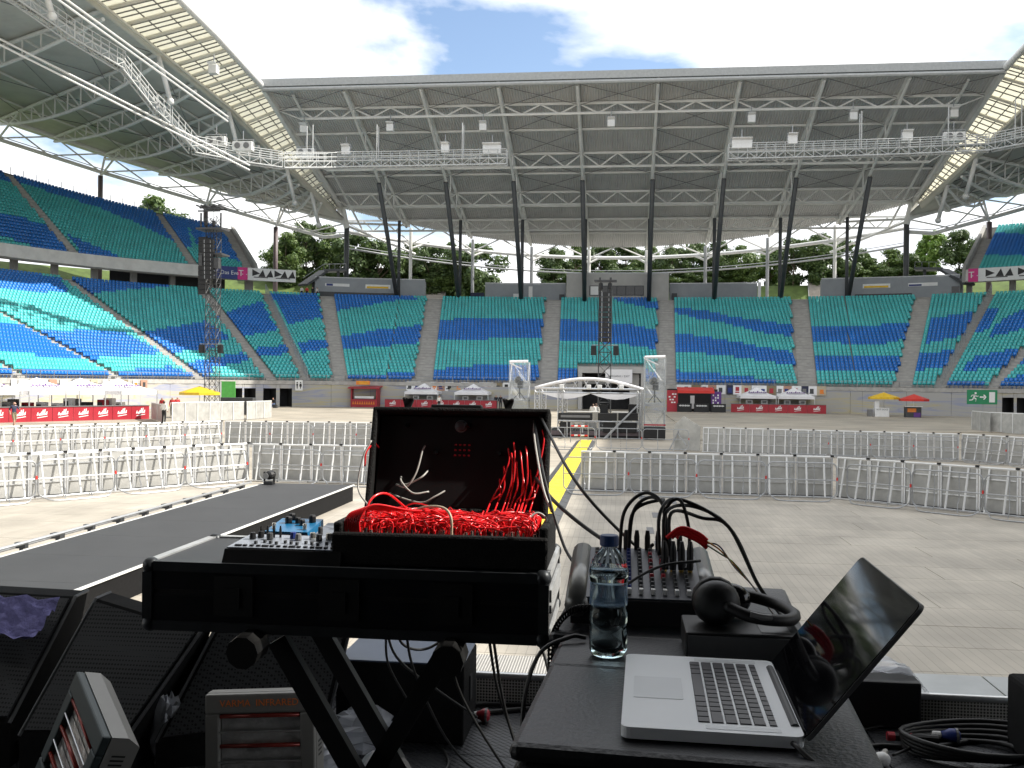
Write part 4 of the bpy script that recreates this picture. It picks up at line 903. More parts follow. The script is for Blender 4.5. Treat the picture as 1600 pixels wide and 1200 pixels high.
# canopied stair heads at the ends of the upper tiers
for s, px0, px1, lab in ((-1, 470, 540, 'left'), (1, 1430, 1520, 'right')):
    a, c = find_phi(px0, 34, 20), find_phi(px1, 34, 20); k = empty('stair_canopy', (*bowl((a+c)/2, 34), 16.3), 'dark stair canopy beside the end of the %s upper tier' % lab, 'canopy')
    hi, lo = (c, a) if s < 0 else (a, c)
    P0, P1, P2 = V((*bowl(hi, 33), 21.2)), V((*bowl((a+c)/2, 33), 21.0)), V((*bowl(lo, 31), 18.4))
    part('roof_slab', 'column_dark', k, lambda b: (b.bar(P0, P1, 2.6, 0.35), b.bar(P1, P2, 2.6, 0.35)))
    for q in (P0.lerp(P1, 0.35), P1.lerp(P2, 0.5)): part('post', 'column_dark', k, lambda b: b.bar((q.x, q.y, 16.3), (q.x, q.y, q.z-0.15), 0.35))
    part('handrail', 'galv', k, lambda b: (b.tube([P0+V((0,0,1.1)), P1+V((0,0,1.1)), P2+V((0,0,1.1))], 0.05, 5), *[b.tube([P0.lerp(P1, i/4), P0.lerp(P1, i/4)+V((0,0,1.1))], 0.04, 4) for i in range(5)]))
# stone stairs up the grass
for px0, px1, lab in ((664, 695, 'left'), (1264, 1284, 'right')):
    a, c = find_phi(px0, 58, 18), find_phi(px1, 58, 18); st = empty('bank_stairs', (*bowl((a+c)/2, 56), 16.4), 'stone stairs with handrails climbing the grass bank on the %s' % lab, 'stairs')
    for i in range(18):
        of = 55.8+i*0.62; z = 16.45+i*0.37; b = MB(); sweep(b, [a, (a+c)/2, c], [(of, z), (of, z+0.36), (of+0.63, z+0.36)]); b.build('step', 'stone', st)
    for e in (a, c): part('handrail', 'alu', st, lambda b: b.tube([(*bowl(e, 55.8+i*0.62), 17.5+i*0.37) for i in range(0, 18)], 0.07, 5))
for k, (px, py0, py1) in enumerate(((693,415,455),(709,420,455),(650,422,445),(832,425,446),(1268,423,448),(849,424,446))):
    d = 189; p = PD(px, py1, d); q = PD(px, py0, d); lp = empty('lamp_post', (p.x, p.y, 20.5), '%s slim grey lamp post from the left standing on the grass bank' % nth((1,2,0,3,5,4)[k]), 'lamp post', 'lamp posts on the bank')
    part('pole', 'galv', lp, lambda b: b.tube([(p.x, p.y, 20.0), (p.x, p.y, q.z)], 0.09, 6)); part('lamp_head', 'galv', lp, lambda b: b.box((p.x, p.y, q.z), (0.7, 0.2, 0.12)))

# ------------------------------------------------------------------ banners on the upper tier edges
def tier_banner(px0, px1, mat, label, name='fascia_banner'):
    a, c = find_phi(px0, 29.6, 19.6), find_phi(px1, 29.6, 19.6); bnn = empty(name, (*bowl((a+c)/2, 29.6), 18.6), label, 'banner'); n = 6; ph = [a+(c-a)*i/n for i in range(n+1)]
    b = MB(); sweep(b, ph, [(29.62, 18.6), (29.45, 18.6), (29.45, 20.5), (29.62, 20.5)]); b.build('sheet', mat, bnn)
    def at(t, z, u=1): 
        p = a+(c-a)*t; x, y = bowl(p, 29.42); return frame((x, y, z), (math.cos(p), -math.sin(p), 0), (-math.sin(p), -math.cos(p), 0))
    return bnn, at
bb, at = tier_banner(336, 371, 'navy', 'dark blue lettered banner on the edge of the left upper tier'); text(bb, 'um" Das Event', 0.85, 'white', at(0.5, 19.55))
for px0, px1, px2, lab in ((371, 386.5, 462, 'left'), (1513, 1528.5, 1640, 'right')):
    bm_, at = tier_banner(px0, px1, 'magenta', 'small magenta banner with a white T mark on the %s upper tier' % lab); text(bm_, 'T', 1.3, 'white', at(0.33, 19.55)); text(bm_, '. .', 1.2, 'white', at(0.7, 19.75))
    bw, at = tier_banner(px1+0.4, px2, 'white', 'white banner with small black peak and pennant marks on the %s upper tier' % lab)
    for t in (0.16, 0.62):
        m = at(t, 19.75); part('pennant_mark', 'black', bw, lambda b: b.prism([m@V((-0.5,-0.5,0)), m@V((-0.5,0.55,0)), m@V((0.7,-0.05,0))], m.to_3x3()@V((0,0,0.01))))
        m2 = at(t+0.22, 19.7); part('peak_mark', 'black', bw, lambda b: [b.prism([m2@V((x-0.6,-0.5,0)), m2@V((x+0.5,-0.5,0)), m2@V((x+0.1,0.6,0))], m2.to_3x3()@V((0,0,0.01))) for x in (-0.6, 0.6)])
    part('underline', 'black', bw, lambda b: [b.prism([at(t, 19.05)@V((0,0,0)), at(t+0.1, 19.05)@V((0,0,0)), at(t+0.1, 19.05)@V((0,0.12,0)), at(t, 19.05)@V((0,0.12,0))], at(t, 19)@V((0,0,0.01))-at(t, 19)@V((0,0,0))) for t in (0.12, 0.22, 0.32, 0.58, 0.68, 0.78)])
# ------------------------------------------------------------------ things on the field
def crowd_barrier_proto():
    e = empty('crowd_barrier', (0,0,0)); L = 1.05
    part('panel', 'alu_panel', e, lambda b: b.box((0, 0, 0.62), (L-0.03, 0.03, 1.12)), local=True)
    part('top_rail', 'alu_white', e, lambda b: b.tube([(-L/2+0.01,-0.01,1.22),(L/2-0.01,-0.01,1.22)], 0.035, 6), local=True)
    for x in (-L/2+0.03, L/2-0.03): part('post', 'alu', e, lambda b: b.box((x, -0.035, 0.6), (0.045, 0.04, 1.18)), local=True)
    for z in (0.42, 0.92): part('cross_rail', 'alu', e, lambda b: b.box((0, -0.032, z), (L-0.14, 0.03, 0.035)), local=True)
    for x in (-0.24, 0.26): part('brace', 'alu_white', e, lambda b: b.tube([(x,-0.04,1.19),(x,-0.36,0.05)], 0.03, 6), local=True)
    part('foot_plate', 'dark_grey', e, lambda b: b.box((0, -0.02, 0.03), (L-0.03, 0.09, 0.045)), local=True)
    part('foot_rail', 'alu', e, lambda b: b.box((0, -0.36, 0.04), (L-0.04, 0.05, 0.04)), local=True)
    part('clamp', 'black', e, lambda b: b.box((L/2-0.03, -0.04, 1.25), (0.09, 0.08, 0.06)), local=True)
    return e
def fence_proto():
    e = empty('steel_fence', (0,0,0)); L, H, r_ = 2.05, 1.12, 0.17
    def rr():
        p = []
        for cx, cz_, a0 in ((L/2-r_, H-r_, 0), (-L/2+r_, H-r_, 90), (-L/2+r_, 0.12+r_, 180), (L/2-r_, 0.12+r_, 270)):
            for k in range(5): a = R(a0+k*22.5); p.append((cx+r_*math.cos(a), 0, cz_+r_*math.sin(a)))
        return p
    part('frame', 'galv', e, lambda b: b.tube(rr(), 0.021, 6, closed=True), local=True)
    part('mid_rail', 'galv', e, lambda b: b.tube([(-L/2,0,0.62),(L/2,0,0.62)], 0.017, 6), local=True)
    for x in (-0.36, 0.36): part('upright', 'galv', e, lambda b: b.tube(bez([(x,0,H),(x,0,0.45),(x*0.94,-0.04,0.28),(x,-0.08,0.05)], 4), 0.015, 5), local=True)
    part('foot', 'galv', e, lambda b: b.tube(bez([(-L/2+0.1,0,0.13),(-0.7,-0.22,0.03),(0,-0.28,0.025),(0.7,-0.22,0.03),(L/2-0.1,0,0.13)], 5), 0.02, 5), local=True)
    part('hook', 'red_bright', e, lambda b: b.box((L/2+0.01, -0.01, 0.66), (0.045, 0.045, 0.09)), local=True)
    return e
CB, FN = crowd_barrier_proto(), fence_proto(); cb_used = fn_used = False
def polyline(pts, step):
    o = []
    for a, c in zip(pts[:-1], pts[1:]):
        a, c = V(a), V(c); n = max(1, round((c-a).length/step)); d = (c-a).normalized()
        for i in range(n): o.append((a.lerp(c, (i+0.5)/n), math.atan2(d.y, d.x), (c-a).length/n/step))
    return o
def run(pts, step, kind, lab, grp):
    global cb_used, fn_used
    for i, (p, rz, s) in enumerate(polyline(pts, step)):
        q = proj((p.x, p.y, 0.5))
        src, us = (CB, cb_used) if kind == 'c' else (FN, fn_used)
        o = copy_tree(src, (0,0,0), 0) if us else src
        if kind == 'c': cb_used = True
        else: fn_used = True
        o.location = (p.x, p.y, 0.018 if p.y < 31 else 0.002); o.rotation_euler = (0, 0, rz+random.uniform(-0.012, 0.012)); o.scale = (s*0.995, 1, 1)
        tag(o, lab % nth(i), 'barrier' if kind == 'c' else 'fence', grp)
fx = 0.35
run([(-18.6,21.6,0),(-12.4,31.0,0)], 1.05, 'c', '%s aluminium crowd barrier from the left in the sunlit near-left run', 'crowd barriers, near row')
run([(-12.3,31.1,0),(-2.8,30.5,0)], 1.05, 'c', '%s aluminium crowd barrier from the runway end in the near middle run', 'crowd barriers, near row')
run([(-1.25,30.4,0),(6.4,30.0,0)], 1.05, 'c', '%s aluminium crowd barrier right of the yellow ramp in the near row', 'crowd barriers, near row')
run([(6.5,29.9,0),(12.8,24.6,0)], 1.05, 'c', '%s shaded aluminium crowd barrier from the bend in the near-right run', 'crowd barriers, near row')
run([(-28.6,35.8,0),(-20.3,47.2,0)], 1.05, 'c', '%s sunlit aluminium crowd barrier from the left in the far-left run', 'crowd barriers, far row')
run([(-20.2,47.3,0),(-8.5,48.9,0)], 1.05, 'c', '%s aluminium crowd barrier after the left bend in the far row', 'crowd barriers, far row')
run([(4.1,49.1,0),(15.6,46.6,0)], 1.05, 'c', '%s shaded aluminium crowd barrier right of the mixing tower', 'crowd barriers, far row')
run([(15.7,46.5,0),(21.2,39.6,0)], 1.05, 'c', '%s aluminium crowd barrier in the far-right run past the bend', 'crowd barriers, far row')
run([(-18.1,20.6,0),(-12.0,29.9,0)], 2.1, 'f', '%s looped steel fence from the left before the near-left barriers', 'steel fences, near row')
run([(-11.7,30.1,0),(-5.2,29.7,0)], 2.1, 'f', '%s looped steel fence standing behind the end of the runway', 'steel fences, near row')
run([(-1.75,29.3,0),(6.3,28.9,0)], 2.1, 'f', '%s looped steel fence right of the ramp before the near barriers', 'steel fences, near row')
run([(6.5,28.7,0),(12.3,23.7,0)], 2.1, 'f', '%s looped steel fence in the near-right run', 'steel fences, near row')
run([(-28.0,35.0,0),(-19.9,46.2,0)], 2.1, 'f', '%s looped steel fence from the left before the far-left barriers', 'steel fences, far row')
run([(-19.7,46.4,0),(-9.0,48.0,0)], 2.1, 'f', '%s looped steel fence after the left bend in the far row', 'steel fences, far row')
run([(-3.6,49.0,0),(3.4,48.6,0)], 2.1, 'f', '%s looped steel fence in front of the mixing tower', 'steel fences before the mixing tower')
run([(8.0,47.4,0),(15.3,45.8,0)], 2.1, 'f', '%s looped steel fence before the far-right barriers', 'steel fences, far row')
run([(15.4,45.7,0),(20.6,38.8,0)], 2.1, 'f', '%s looped steel fence past the bend on the far right', 'steel fences, far row')
# end pen of the far right barrier row
ep = empty('barrier_end_panel', (3.3, 50, 0), 'tall grey gate panel at the inner end of the far right barriers', 'barrier')
part('panel', 'alu_panel', ep, lambda b: b.prism([(2.75,50.3,0.02),(4.0,49.5,0.02),(4.0,49.5,1.25),(3.2,50.0,1.75),(2.75,50.3,1.3)], (0.02,0.04,0)))
part('brace', 'galv', ep, lambda b: (b.tube([(3.3,50.3,1.7),(2.5,50.0,0.02)], 0.035, 5), b.tube([(2.9,50.2,0.9),(3.3,49.2,0.3)], 0.03, 5)))

# runway ------------------------------------------------------------------
rw = empty('runway', (-8.75, 16, 0), 'long low black runway with silver edges reaching out from the stage', 'runway')
M('runway_top', (0.033, 0.034, 0.036), 0.6, var=0.12, scale=1.2, bump=0.15, bscale=60)
for i in range(11):
    y0, y1 = 4.9+2.0*i, min(4.9+2.0*(i+1), 26.3)
    part('deck_panel', 'runway_top', rw, lambda b: b.box((-8.72, (y0+y1)/2, 0.44), (2.5, y1-y0-0.004, 0.05)))
for x, s in ((-10.0, -1), (-7.44, 1)):
    part('edge_strip', 'alu_white', rw, lambda b: b.box((x, 15.6, 0.458), (0.045, 21.4, 0.03)))
    part('skirt', 'black_matte', rw, lambda b: b.box((x-s*0.03, 15.6, 0.215), (0.03, 21.36, 0.42)))
part('end_skirt', 'black_matte', rw, lambda b: b.box((-8.72, 26.31, 0.215), (2.46, 0.03, 0.42)))
tr_ = empty('light_track', (-10.35, 16, 0), 'silver tube track with clamps along the left edge of the runway', 'track')
part('tube', 'alu', tr_, lambda b: (b.tube([(-10.32,4.9,0.5),(-10.32,26.0,0.5)], 0.03, 6), b.tube([(-10.5,4.9,0.42),(-10.5,26.0,0.42)], 0.03, 6)))
for i in range(19): part('clamp', 'dark_grey', tr_, lambda b: (b.box((-10.4, 6+i*1.08, 0.45), (0.2, 0.10 if i % 2 else 0.16, 0.10)), b.box((-10.4, 6+i*1.08, 0.2), (0.05, 0.05, 0.4))))
ml = empty('moving_light', (-9.75, 25.9, 0.466), 'small black moving light standing at the far corner of the runway', 'stage light')
part('base', 'black', ml, lambda b: b.bbox((-9.75,25.9,0.51), (0.26,0.26,0.09), 0.02)); part('yoke', 'black', ml, lambda b: b.tube([(-9.89,25.9,0.55),(-9.89,25.9,0.78),(-9.89,25.9,0.82)], 0.03, 6)); part('yoke', 'black', ml, lambda b: b.tube([(-9.61,25.9,0.55),(-9.61,25.9,0.82)], 0.03, 6)); part('head', 'black', ml, lambda b: b.lathe([(0.08,0),(0.12,0.04),(0.13,0.2),(0.10,0.26)], (-9.75,25.76,0.72), 12, axis=(0.3,1,0.1))); part('lens', 'mid_grey', ml, lambda b: b.lathe([(0.09,0),(0.09,0.012)], (-9.79,25.745,0.715), 12, axis=(-0.3,-1,-0.1)))

# yellow cable ramp
cr_ = empty('cable_ramp', (-1.6, 40, 0), 'bright yellow cable ramp crossing the barriers towards the mixing tower', 'cable ramp')
ya, yb_ = V((-2.0, 21.5, 0)), V((-2.0, 56, 0))
for i in range(38):
    a, c = ya.lerp(yb_, i/38), ya.lerp(yb_, (i+1)/38-0.0008)
    def fn(b):
        pr_ = [(-0.55,0.025),(-0.33,0.085),(0.33,0.085),(0.55,0.025)]; n = 4
        vs_ = [(p.x+x, p.y, z) for p in (a, c) for x, z in pr_]; 
        b.add(vs_, [(0,1,5,4)], 1); b.add(vs_, [(1,2,6,5)], 0); b.add(vs_, [(2,3,7,6)], 1); b.add(vs_, [(0,3,2,1),(4,5,6,7)], 1)
    part('ramp_segment', ['ramp_yellow','dark_grey'], cr_, fn)

# towers ---------------------------------------------------------------------
def lattice(b, c, w_, z0, z1, n, r_=0.035, r2=0.02, mi=0):
    c = V(c); cs = [V((c.x+sx*w_/2, c.y+sy*w_/2, 0)) for sx, sy in ((-1,-1),(1,-1),(1,1),(-1,1))]
    for q in cs: b.tube([(q.x,q.y,z0),(q.x,q.y,z1)], r_, 5, mi)
    for k in range(n):
        a, d = z0+(z1-z0)*k/n, z0+(z1-z0)*(k+1)/n
        for i in range(4):
            p, q = cs[i], cs[(i+1) % 4]
            b.tube([(p.x,p.y,a),(q.x,q.y,d)], r2, 4, mi); b.tube([(q.x,q.y,a),(p.x,p.y,d)], r2, 4, mi); b.tube([(p.x,p.y,a),(q.x,q.y,a)], r2, 4, mi)
def array_tower(px, d_ground, ztop, n_box, zarr, lab, boxw, fold):
    p = PZ(px, 600+0.0, 0) if False else None
    r_ = ray(px, 640); p = CP+r_*(d_ground/r_.dot(F)); p.z = 0; p = V((p.x, p.y, 0))
    t = empty('speaker_tower', p, lab, 'speaker tower'); W = 0.95
    part('mast', 'dark_grey', t, lambda b: lattice(b, p, W, 0, ztop-0.6, int(ztop/1.0)))
    part('base_frame', 'dark_grey', t, lambda b: (b.box((p.x,p.y,0.1),(3.0,0.3,0.2)), b.box((p.x,p.y,0.1),(0.3,3.0,0.2)), b.box((p.x,p.y+1.0,0.35),(2.4,0.9,0.5))))
    part('head_frame', 'dark_grey', t, lambda b: (b.bar((p.x-0.9*boxw,p.y-0.9,ztop),(p.x+0.9*boxw,p.y-0.9,ztop),0.14), b.bar((p.x-0.9*boxw,p.y+0.6,ztop+0.1),(p.x+0.9*boxw,p.y+0.6,ztop+0.1),0.14), b.bar((p.x-0.4,p.y-1.1,ztop+0.15),(p.x-0.4,p.y+0.9,ztop+0.15),0.16), b.bar((p.x+0.4,p.y-1.1,ztop+0.15),(p.x+0.4,p.y+0.9,ztop+0.15),0.16)))
    part('hoist', 'black', t, lambda b: [ (b.tube([(p.x+x,p.y-0.8,ztop),(p.x+x,p.y-0.8,zarr)], 0.03, 5), b.lathe([(0.14,0),(0.16,0.1),(0.16,0.45),(0.1,0.5)], (p.x+x,p.y-0.8,(ztop+zarr)/2-0.2), 10)) for x in (-0.35, 0.35)])
    for k in range(n_box):
        z = zarr-0.38*k; tl = 0.02*k
        part('speaker_cabinet', 'black', t, lambda b: (b.hexa([(p.x-boxw*0.5,p.y-1.35+tl,z-0.36),(p.x+boxw*0.5,p.y-1.35+tl,z-0.36),(p.x+boxw*0.42,p.y-0.62+tl,z-0.30),(p.x-boxw*0.42,p.y-0.62+tl,z-0.30),(p.x-boxw*0.5,p.y-1.35+tl,z),(p.x+boxw*0.5,p.y-1.35+tl,z),(p.x+boxw*0.42,p.y-0.62+tl,z-0.05),(p.x-boxw*0.42,p.y-0.62+tl,z-0.05)])))
        part('rigging_plate', 'galv', t, lambda b: (b.box((p.x-boxw*0.25,p.y-1.36+tl,z-0.18),(0.05,0.02,0.3)), b.box((p.x+boxw*0.3,p.y-1.36+tl,z-0.2),(0.04,0.02,0.2))))
    return t, p
t1, p1 = array_tower(331, 84, 18.2, 9, 15.4, 'tall dark speaker tower with hanging line array before the left stand', 1.0, 0)
part('upper_platform', 'dark_grey', t1, lambda b: (b.bar((p1.x-1.0,p1.y-1,17.9),(p1.x+1.0,p1.y-1,17.9),0.12), [b.bar((p1.x-1.0+0.4*k,p1.y-1.3,18.35),(p1.x-1.0+0.4*k,p1.y+1.0,18.35),0.12) for k in range(6)], b.box((p1.x,p1.y-0.2,16.4),(2.3,1.8,0.15)), b.box((p1.x-0.9,p1.y-0.6,17.1),(0.12,0.12,1.4)), b.box((p1.x+0.9,p1.y-0.6,17.1),(0.12,0.12,1.4))))
part('lower_platform', 'dark_grey', t1, lambda b: (b.box((p1.x+0.2,p1.y-0.2,14.2),(2.0,1.8,0.15)), b.box((p1.x+0.7,p1.y-0.9,13.4),(0.5,0.5,0.9)), b.box((p1.x-0.6,p1.y-1.2,13.6),(0.3,0.3,0.9))))
part('rear_array', 'black', t1, lambda b: [b.box((p1.x-0.95,p1.y+0.2,15.6-0.42*k),(0.75,0.7,0.39)) for k in range(12)])
t2, p2 = array_tower(944, 74, 11.2, 10, 10.3, 'black speaker tower with line array standing behind the mixing tower', 0.95, 0)
for t, p, z in ((t1, p1, 6.0), (t2, p2, 5.9)):
    for sx in (-1, 1): part('side_speaker', 'black', t, lambda b: b.bbox((p.x+sx*0.85, p.y-0.3, z), (0.42, 0.4, 0.72), 0.03))
    part('speaker_bar', 'galv', t, lambda b: b.tube([(p.x-1.0,p.y-0.3,z+0.42),(p.x+1.0,p.y-0.3,z+0.42)], 0.035, 5))

# mixing tower --------------------------------------------------------------
fo = empty('mixing_tower', (-1, 61, 0), 'low mixing tower with white arched roof truss and black desks', 'mixing tower')
def arch(t): 
    x0, x1 = PY(836,606,60).x, PY(1005,610,60).x; x = x0+(x1-x0)*t; return V((x, 60, 3.05+0.62*math.sin(math.pi*t)-0.02*t))
AT = [arch(i/20) for i in range(21)]
part('roof_arch', 'canvas_white', fo, lambda b: (b.tube(AT, 0.10, 8), b.tube([q+V((0,5,0)) for q in AT], 0.10, 8)), smooth=True)
part('roof_skin', 'canvas_white', fo, lambda b: b.add([q+V((0,dy,0.1)) for q in AT for dy in (0.02, 4.98)], [(2*i,2*i+2,2*i+3,2*i+1) for i in range(20)]))
part('tie_beam', 'alu', fo, lambda b: (b.tube([AT[0], AT[20]], 0.07, 6), b.tube([AT[0]-V((0,0,0.25)), AT[20]-V((0,0,0.25))], 0.05, 6)))
part('roof_web', 'alu', fo, lambda b: [b.tube([AT[i], AT[0].lerp(AT[20], (i+(1 if i % 2 else -1))/20)], 0.035, 4) for i in range(2, 19)])
for i in (5, 10, 12, 16): q = AT[0].lerp(AT[20], i/20); part('node_box', 'white', fo, lambda b: b.bbox(q+V((0,-0.1,0.12)), (0.28,0.28,0.28), 0.03))
part('white_swag', 'canvas_white', fo, lambda b: [b.add([(AT[0].x+0.4+ (k+u/6)*3.1, 59.9, 2.75-(0.35*math.sin(math.pi*u/6) if top else 0)-0.02*k) for u in range(7) for top in (0, 1)], [(2*u,2*u+2,2*u+3,2*u+1) for u in range(6)]) for k in range(2)])
for x in (AT[0].x+0.15, AT[0].x+1.6, AT[20].x-0.2):
    for y in (60, 65): part('leg', 'alu', fo, lambda b: lattice(b, (x, y, 0), 0.3, 0, 2.95, 6, 0.03, 0.015))
part('riser', 'black', fo, lambda b: b.box(((AT[0].x+AT[20].x)/2, 61.6, 0.22), (AT[20].x-AT[0].x+0.6, 4.0, 0.42)))
part('riser_skirt', 'column_brown', fo, lambda b: b.box(((AT[0].x+AT[20].x)/2, 59.5, 0.3), (AT[20].x-AT[0].x+0.6, 0.05, 0.26)))
def gear(px0, py0, px1, py1, Y, dep, mat, name, bev=0.03):
    a, c = PY(px0, py1, Y), PY(px1, py0, Y); part(name, mat, fo, lambda b: b.bbox(((a.x+c.x)/2, Y+dep/2, (a.z+c.z)/2), (c.x-a.x, dep, c.z-a.z), bev))
gear(872,646,925,656,59.2,1.2,'black','mixing_desk'); gear(876,649,922,652,59.18,0.05,'mid_grey','desk_strip',0.005)
gear(934,646,964,657,59.2,1.0,'black','mixing_desk'); gear(966,646,997,657,59.2,1.0,'black','mixing_desk')
gear(938,632,950,646,60.4,0.8,'black','rack'); gear(982,632,998,646,60.6,0.8,'black','rack')
gear(942,660,962,676,59.3,0.9,'black','flight_box'); gear(966,660,995,676,59.3,0.9,'black','flight_box'); gear(874,660,890,676,59.3,0.9,'black','flight_box'); gear(914,660,932,672,61.0,0.05,'white','white_board',0.005)
part('deck_rail', 'galv', fo, lambda b: [b.tube([PY(x0,y0,59.0), PY(x1,y1,59.0)], 0.04, 5) for x0,y0,x1,y1 in ((872,657,998,660),(886,658,886,690),(910,658,910,676),(936,657,936,688),(965,658,965,686),(872,670,884,686),(998,632,944,688))])
part('scissor_brace', 'galv', fo, lambda b: [b.tube([PY(x0,662,59.6), PY(x0+7,676,59.6)], 0.025, 4) for x0 in (890,897,904)]+[b.tube([PY(x0+7,662,59.6), PY(x0,676,59.6)], 0.025, 4) for x0 in (890,897,904)])
part('diagonal_tube', 'galv', fo, lambda b: b.tube([PY(998,632,58.8), PY(943,686,58.2)], 0.045, 5))
part('upright_tube', 'galv', fo, lambda b: [b.tube([PY(x,612,59.2), PY(x,688,59.2)], 0.04, 5) for x in (999,1003)])
for px, py0, py1 in ((888,627,637),(958,628,640)):
    wb = empty('mesh_pen', PY(px, 640, 66), ('left' if px < 900 else 'right')+' white mesh pen panel behind the mixing desks', 'barrier', 'mesh pens')
    a = PY(px-2, 646, 67); c = PY(px+(48 if px < 900 else 30), py0+8, 67); part('panel', 'alu_panel', wb, lambda b: b.box(((a.x+c.x)/2, 67, 0.68), (c.x-a.x, 0.05, 1.35))); part('rail', 'alu_white', wb, lambda b: b.tube([(a.x,67,1.4),(c.x,67,1.4)], 0.04, 5))
# plastic-wrapped followspot towers
for px, d, zt, lab, py in ((812, 64, 4.75, 'left', 600), (1023, 58.5, 5.0, 'right', 600)):
    r_ = ray(px, py); p = CP+r_*d; p = V((p.x, p.y, 0)); t = empty('spot_tower', p, 'clear plastic wrapped scaffold tower on the %s of the mixing tower' % lab, 'scaffold tower'); W = 1.2
    part('frame', 'galv', t, lambda b: lattice(b, p, W, 0, zt, 3, 0.025, 0.009)); part('top_bundle', 'canvas_white', t, lambda b: (b.tube([p+V((-W/2,-W/2,zt)), p+V((W/2,-W/2,zt+0.04))], 0.09, 7), b.tube([p+V((-W/2,-W/2,zt)), p+V((-W/2,W/2,zt))], 0.08, 7), b.tube([p+V((-W/2,-W/2,zt-0.1)), p+V((W*0.15,-W/2,zt-0.45))], 0.05, 6)))
    part('plastic_wrap', 'plastic_film', t, lambda b: b.add([(p.x+sx*(W/2+0.06), p.y+sy*(W/2+0.06), z) for sx, sy in ((-1,-1),(1,-1),(1,1),(-1,1)) for z in (0.4, zt)], [(0,2,3,1),(2,4,5,3),(4,6,7,5),(6,0,1,7)]))
    part('platform', 'galv', t, lambda b: b.box((p.x,p.y,2.2),(W,W,0.08)))
    part('spotlight', 'black', t, lambda b: (b.lathe([(0.16,0),(0.19,0.1),(0.19,0.6),(0.12,0.75)], (p.x-0.2,p.y+0.1,3.5), 10, axis=(0.25,-0.9,0.2)), b.box((p.x+0.05,p.y,3.25),(0.35,0.5,0.5)), b.tube([(p.x,p.y,3.1),(p.x,p.y,2.25)], 0.05, 6), b.tube([(p.x,p.y,2.75),(p.x-0.4,p.y-0.2,2.25)], 0.03, 5), b.tube([(p.x,p.y,2.75),(p.x+0.4,p.y-0.2,2.25)], 0.03, 5), b.tube([(p.x,p.y,2.75),(p.x,p.y+0.4,2.25)], 0.03, 5)))
    part('ballast', 'black', t, lambda b: b.bbox((p.x,p.y-0.2,0.45),(1.3,1.0,0.7), 0.05)); part('red_strap', 'red', t, lambda b: b.box((p.x,p.y-W/2-0.08,0.92),(1.3,0.03,0.08)))
gt = empty('warning_gate', PZ(903,692), 'red and white striped gate tubes at the foot of the yellow ramp', 'barrier'); gp = BASE[gt.name]
for i, (z, m) in enumerate(((0.95,'red_bright'),(0.42,'red_bright'))):
    for k in range(5): part('striped_tube', 'red_bright' if k % 2 == 0 else 'white', gt, lambda b: b.tube([(gp.x-0.4+0.19*k, gp.y, z), (gp.x-0.4+0.19*(k+1), gp.y, z+0.01)], 0.05, 6))
part('upright', 'galv', gt, lambda b: (b.tube([(gp.x-0.42,gp.y,0.02),(gp.x-0.42,gp.y,1.1)], 0.025, 5), b.tube([(gp.x+0.57,gp.y,0.02),(gp.x+0.57,gp.y,1.1)], 0.025, 5)))

# bars -------------------------------------------------------------------------
def logo(b, m, w_):      # scrawled white trade mark with an underline stroke
    for x, y0, y1, sl in ((-0.42,-0.10,0.18,0.05),(-0.25,-0.12,0.10,0.08),(-0.10,-0.10,0.24,0.05),(0.05,-0.08,0.42,0.04),(0.2,-0.06,0.46,0.06),(0.36,-0.04,0.26,0.08)):
        b.prism([m@V(((x-0.05)*w_,y0*w_,0)), m@V(((x+0.06)*w_,y0*w_,0)), m@V(((x+0.07+sl)*w_,y1*w_,0)), m@V(((x-0.02+sl)*w_,y1*w_,0))], m.to_3x3()@V((0,0,0.012)))
    b.prism([m@V((-0.45*w_,-0.06*w_,0)), m@V((0.48*w_,0.0*w_,0)), m@V((0.48*w_,0.08*w_,0)), m@V((-0.45*w_,0.02*w_,0))], m.to_3x3()@V((0,0,0.013)))
    b.prism([m@V((-0.42*w_,-0.34*w_,0)), m@V((0.5*w_,-0.20*w_,0)), m@V((0.5*w_,-0.14*w_,0)), m@V((-0.42*w_,-0.27*w_,0))], m.to_3x3()@V((0,0,0.012)))
def bar_counter(pts, step, label, h=1.1, skip=()):
    P = polyline(pts, step); e = empty('bar_counter', V(pts[0]).lerp(V(pts[-1]), 0.5), label, 'bar')
    for i, (p, rz, s) in enumerate(P):
        L = step*s; o = part('front_panel', 'red', e, lambda b: b.box((p.x, p.y, h/2), (L-0.03, 0.05, h), rz)); n = V((math.sin(rz), -math.cos(rz), 0))
        if i not in skip: part('logo', 'white', o, lambda b: logo(b, frame(p+n*0.028+V((0,0,h*0.5)), (math.cos(rz), math.sin(rz), 0), n), 0.85))
    for a, c in zip(pts[:-1], pts[1:]):
        a, c = V(a), V(c); d = (c-a).normalized(); n = V((-d.y, d.x, 0)); part('counter_top', 'mid_grey', e, lambda b: b.bar(a+n*0.3+V((0,0,h+0.03)), c+n*0.3+V((0,0,h+0.03)), 0.75, 0.05))
    return e
a, c = PZ(-60,662), PZ(233,654.5); a = V((a.x, a.y, 0)); c = V((c.x, c.y, 0)); dl = (c-a).normalized(); nl = V((-dl.y, dl.x, 0))
bar_counter([a, c], 1.62, 'long red bar counter with white logo panels in the sun on the left')
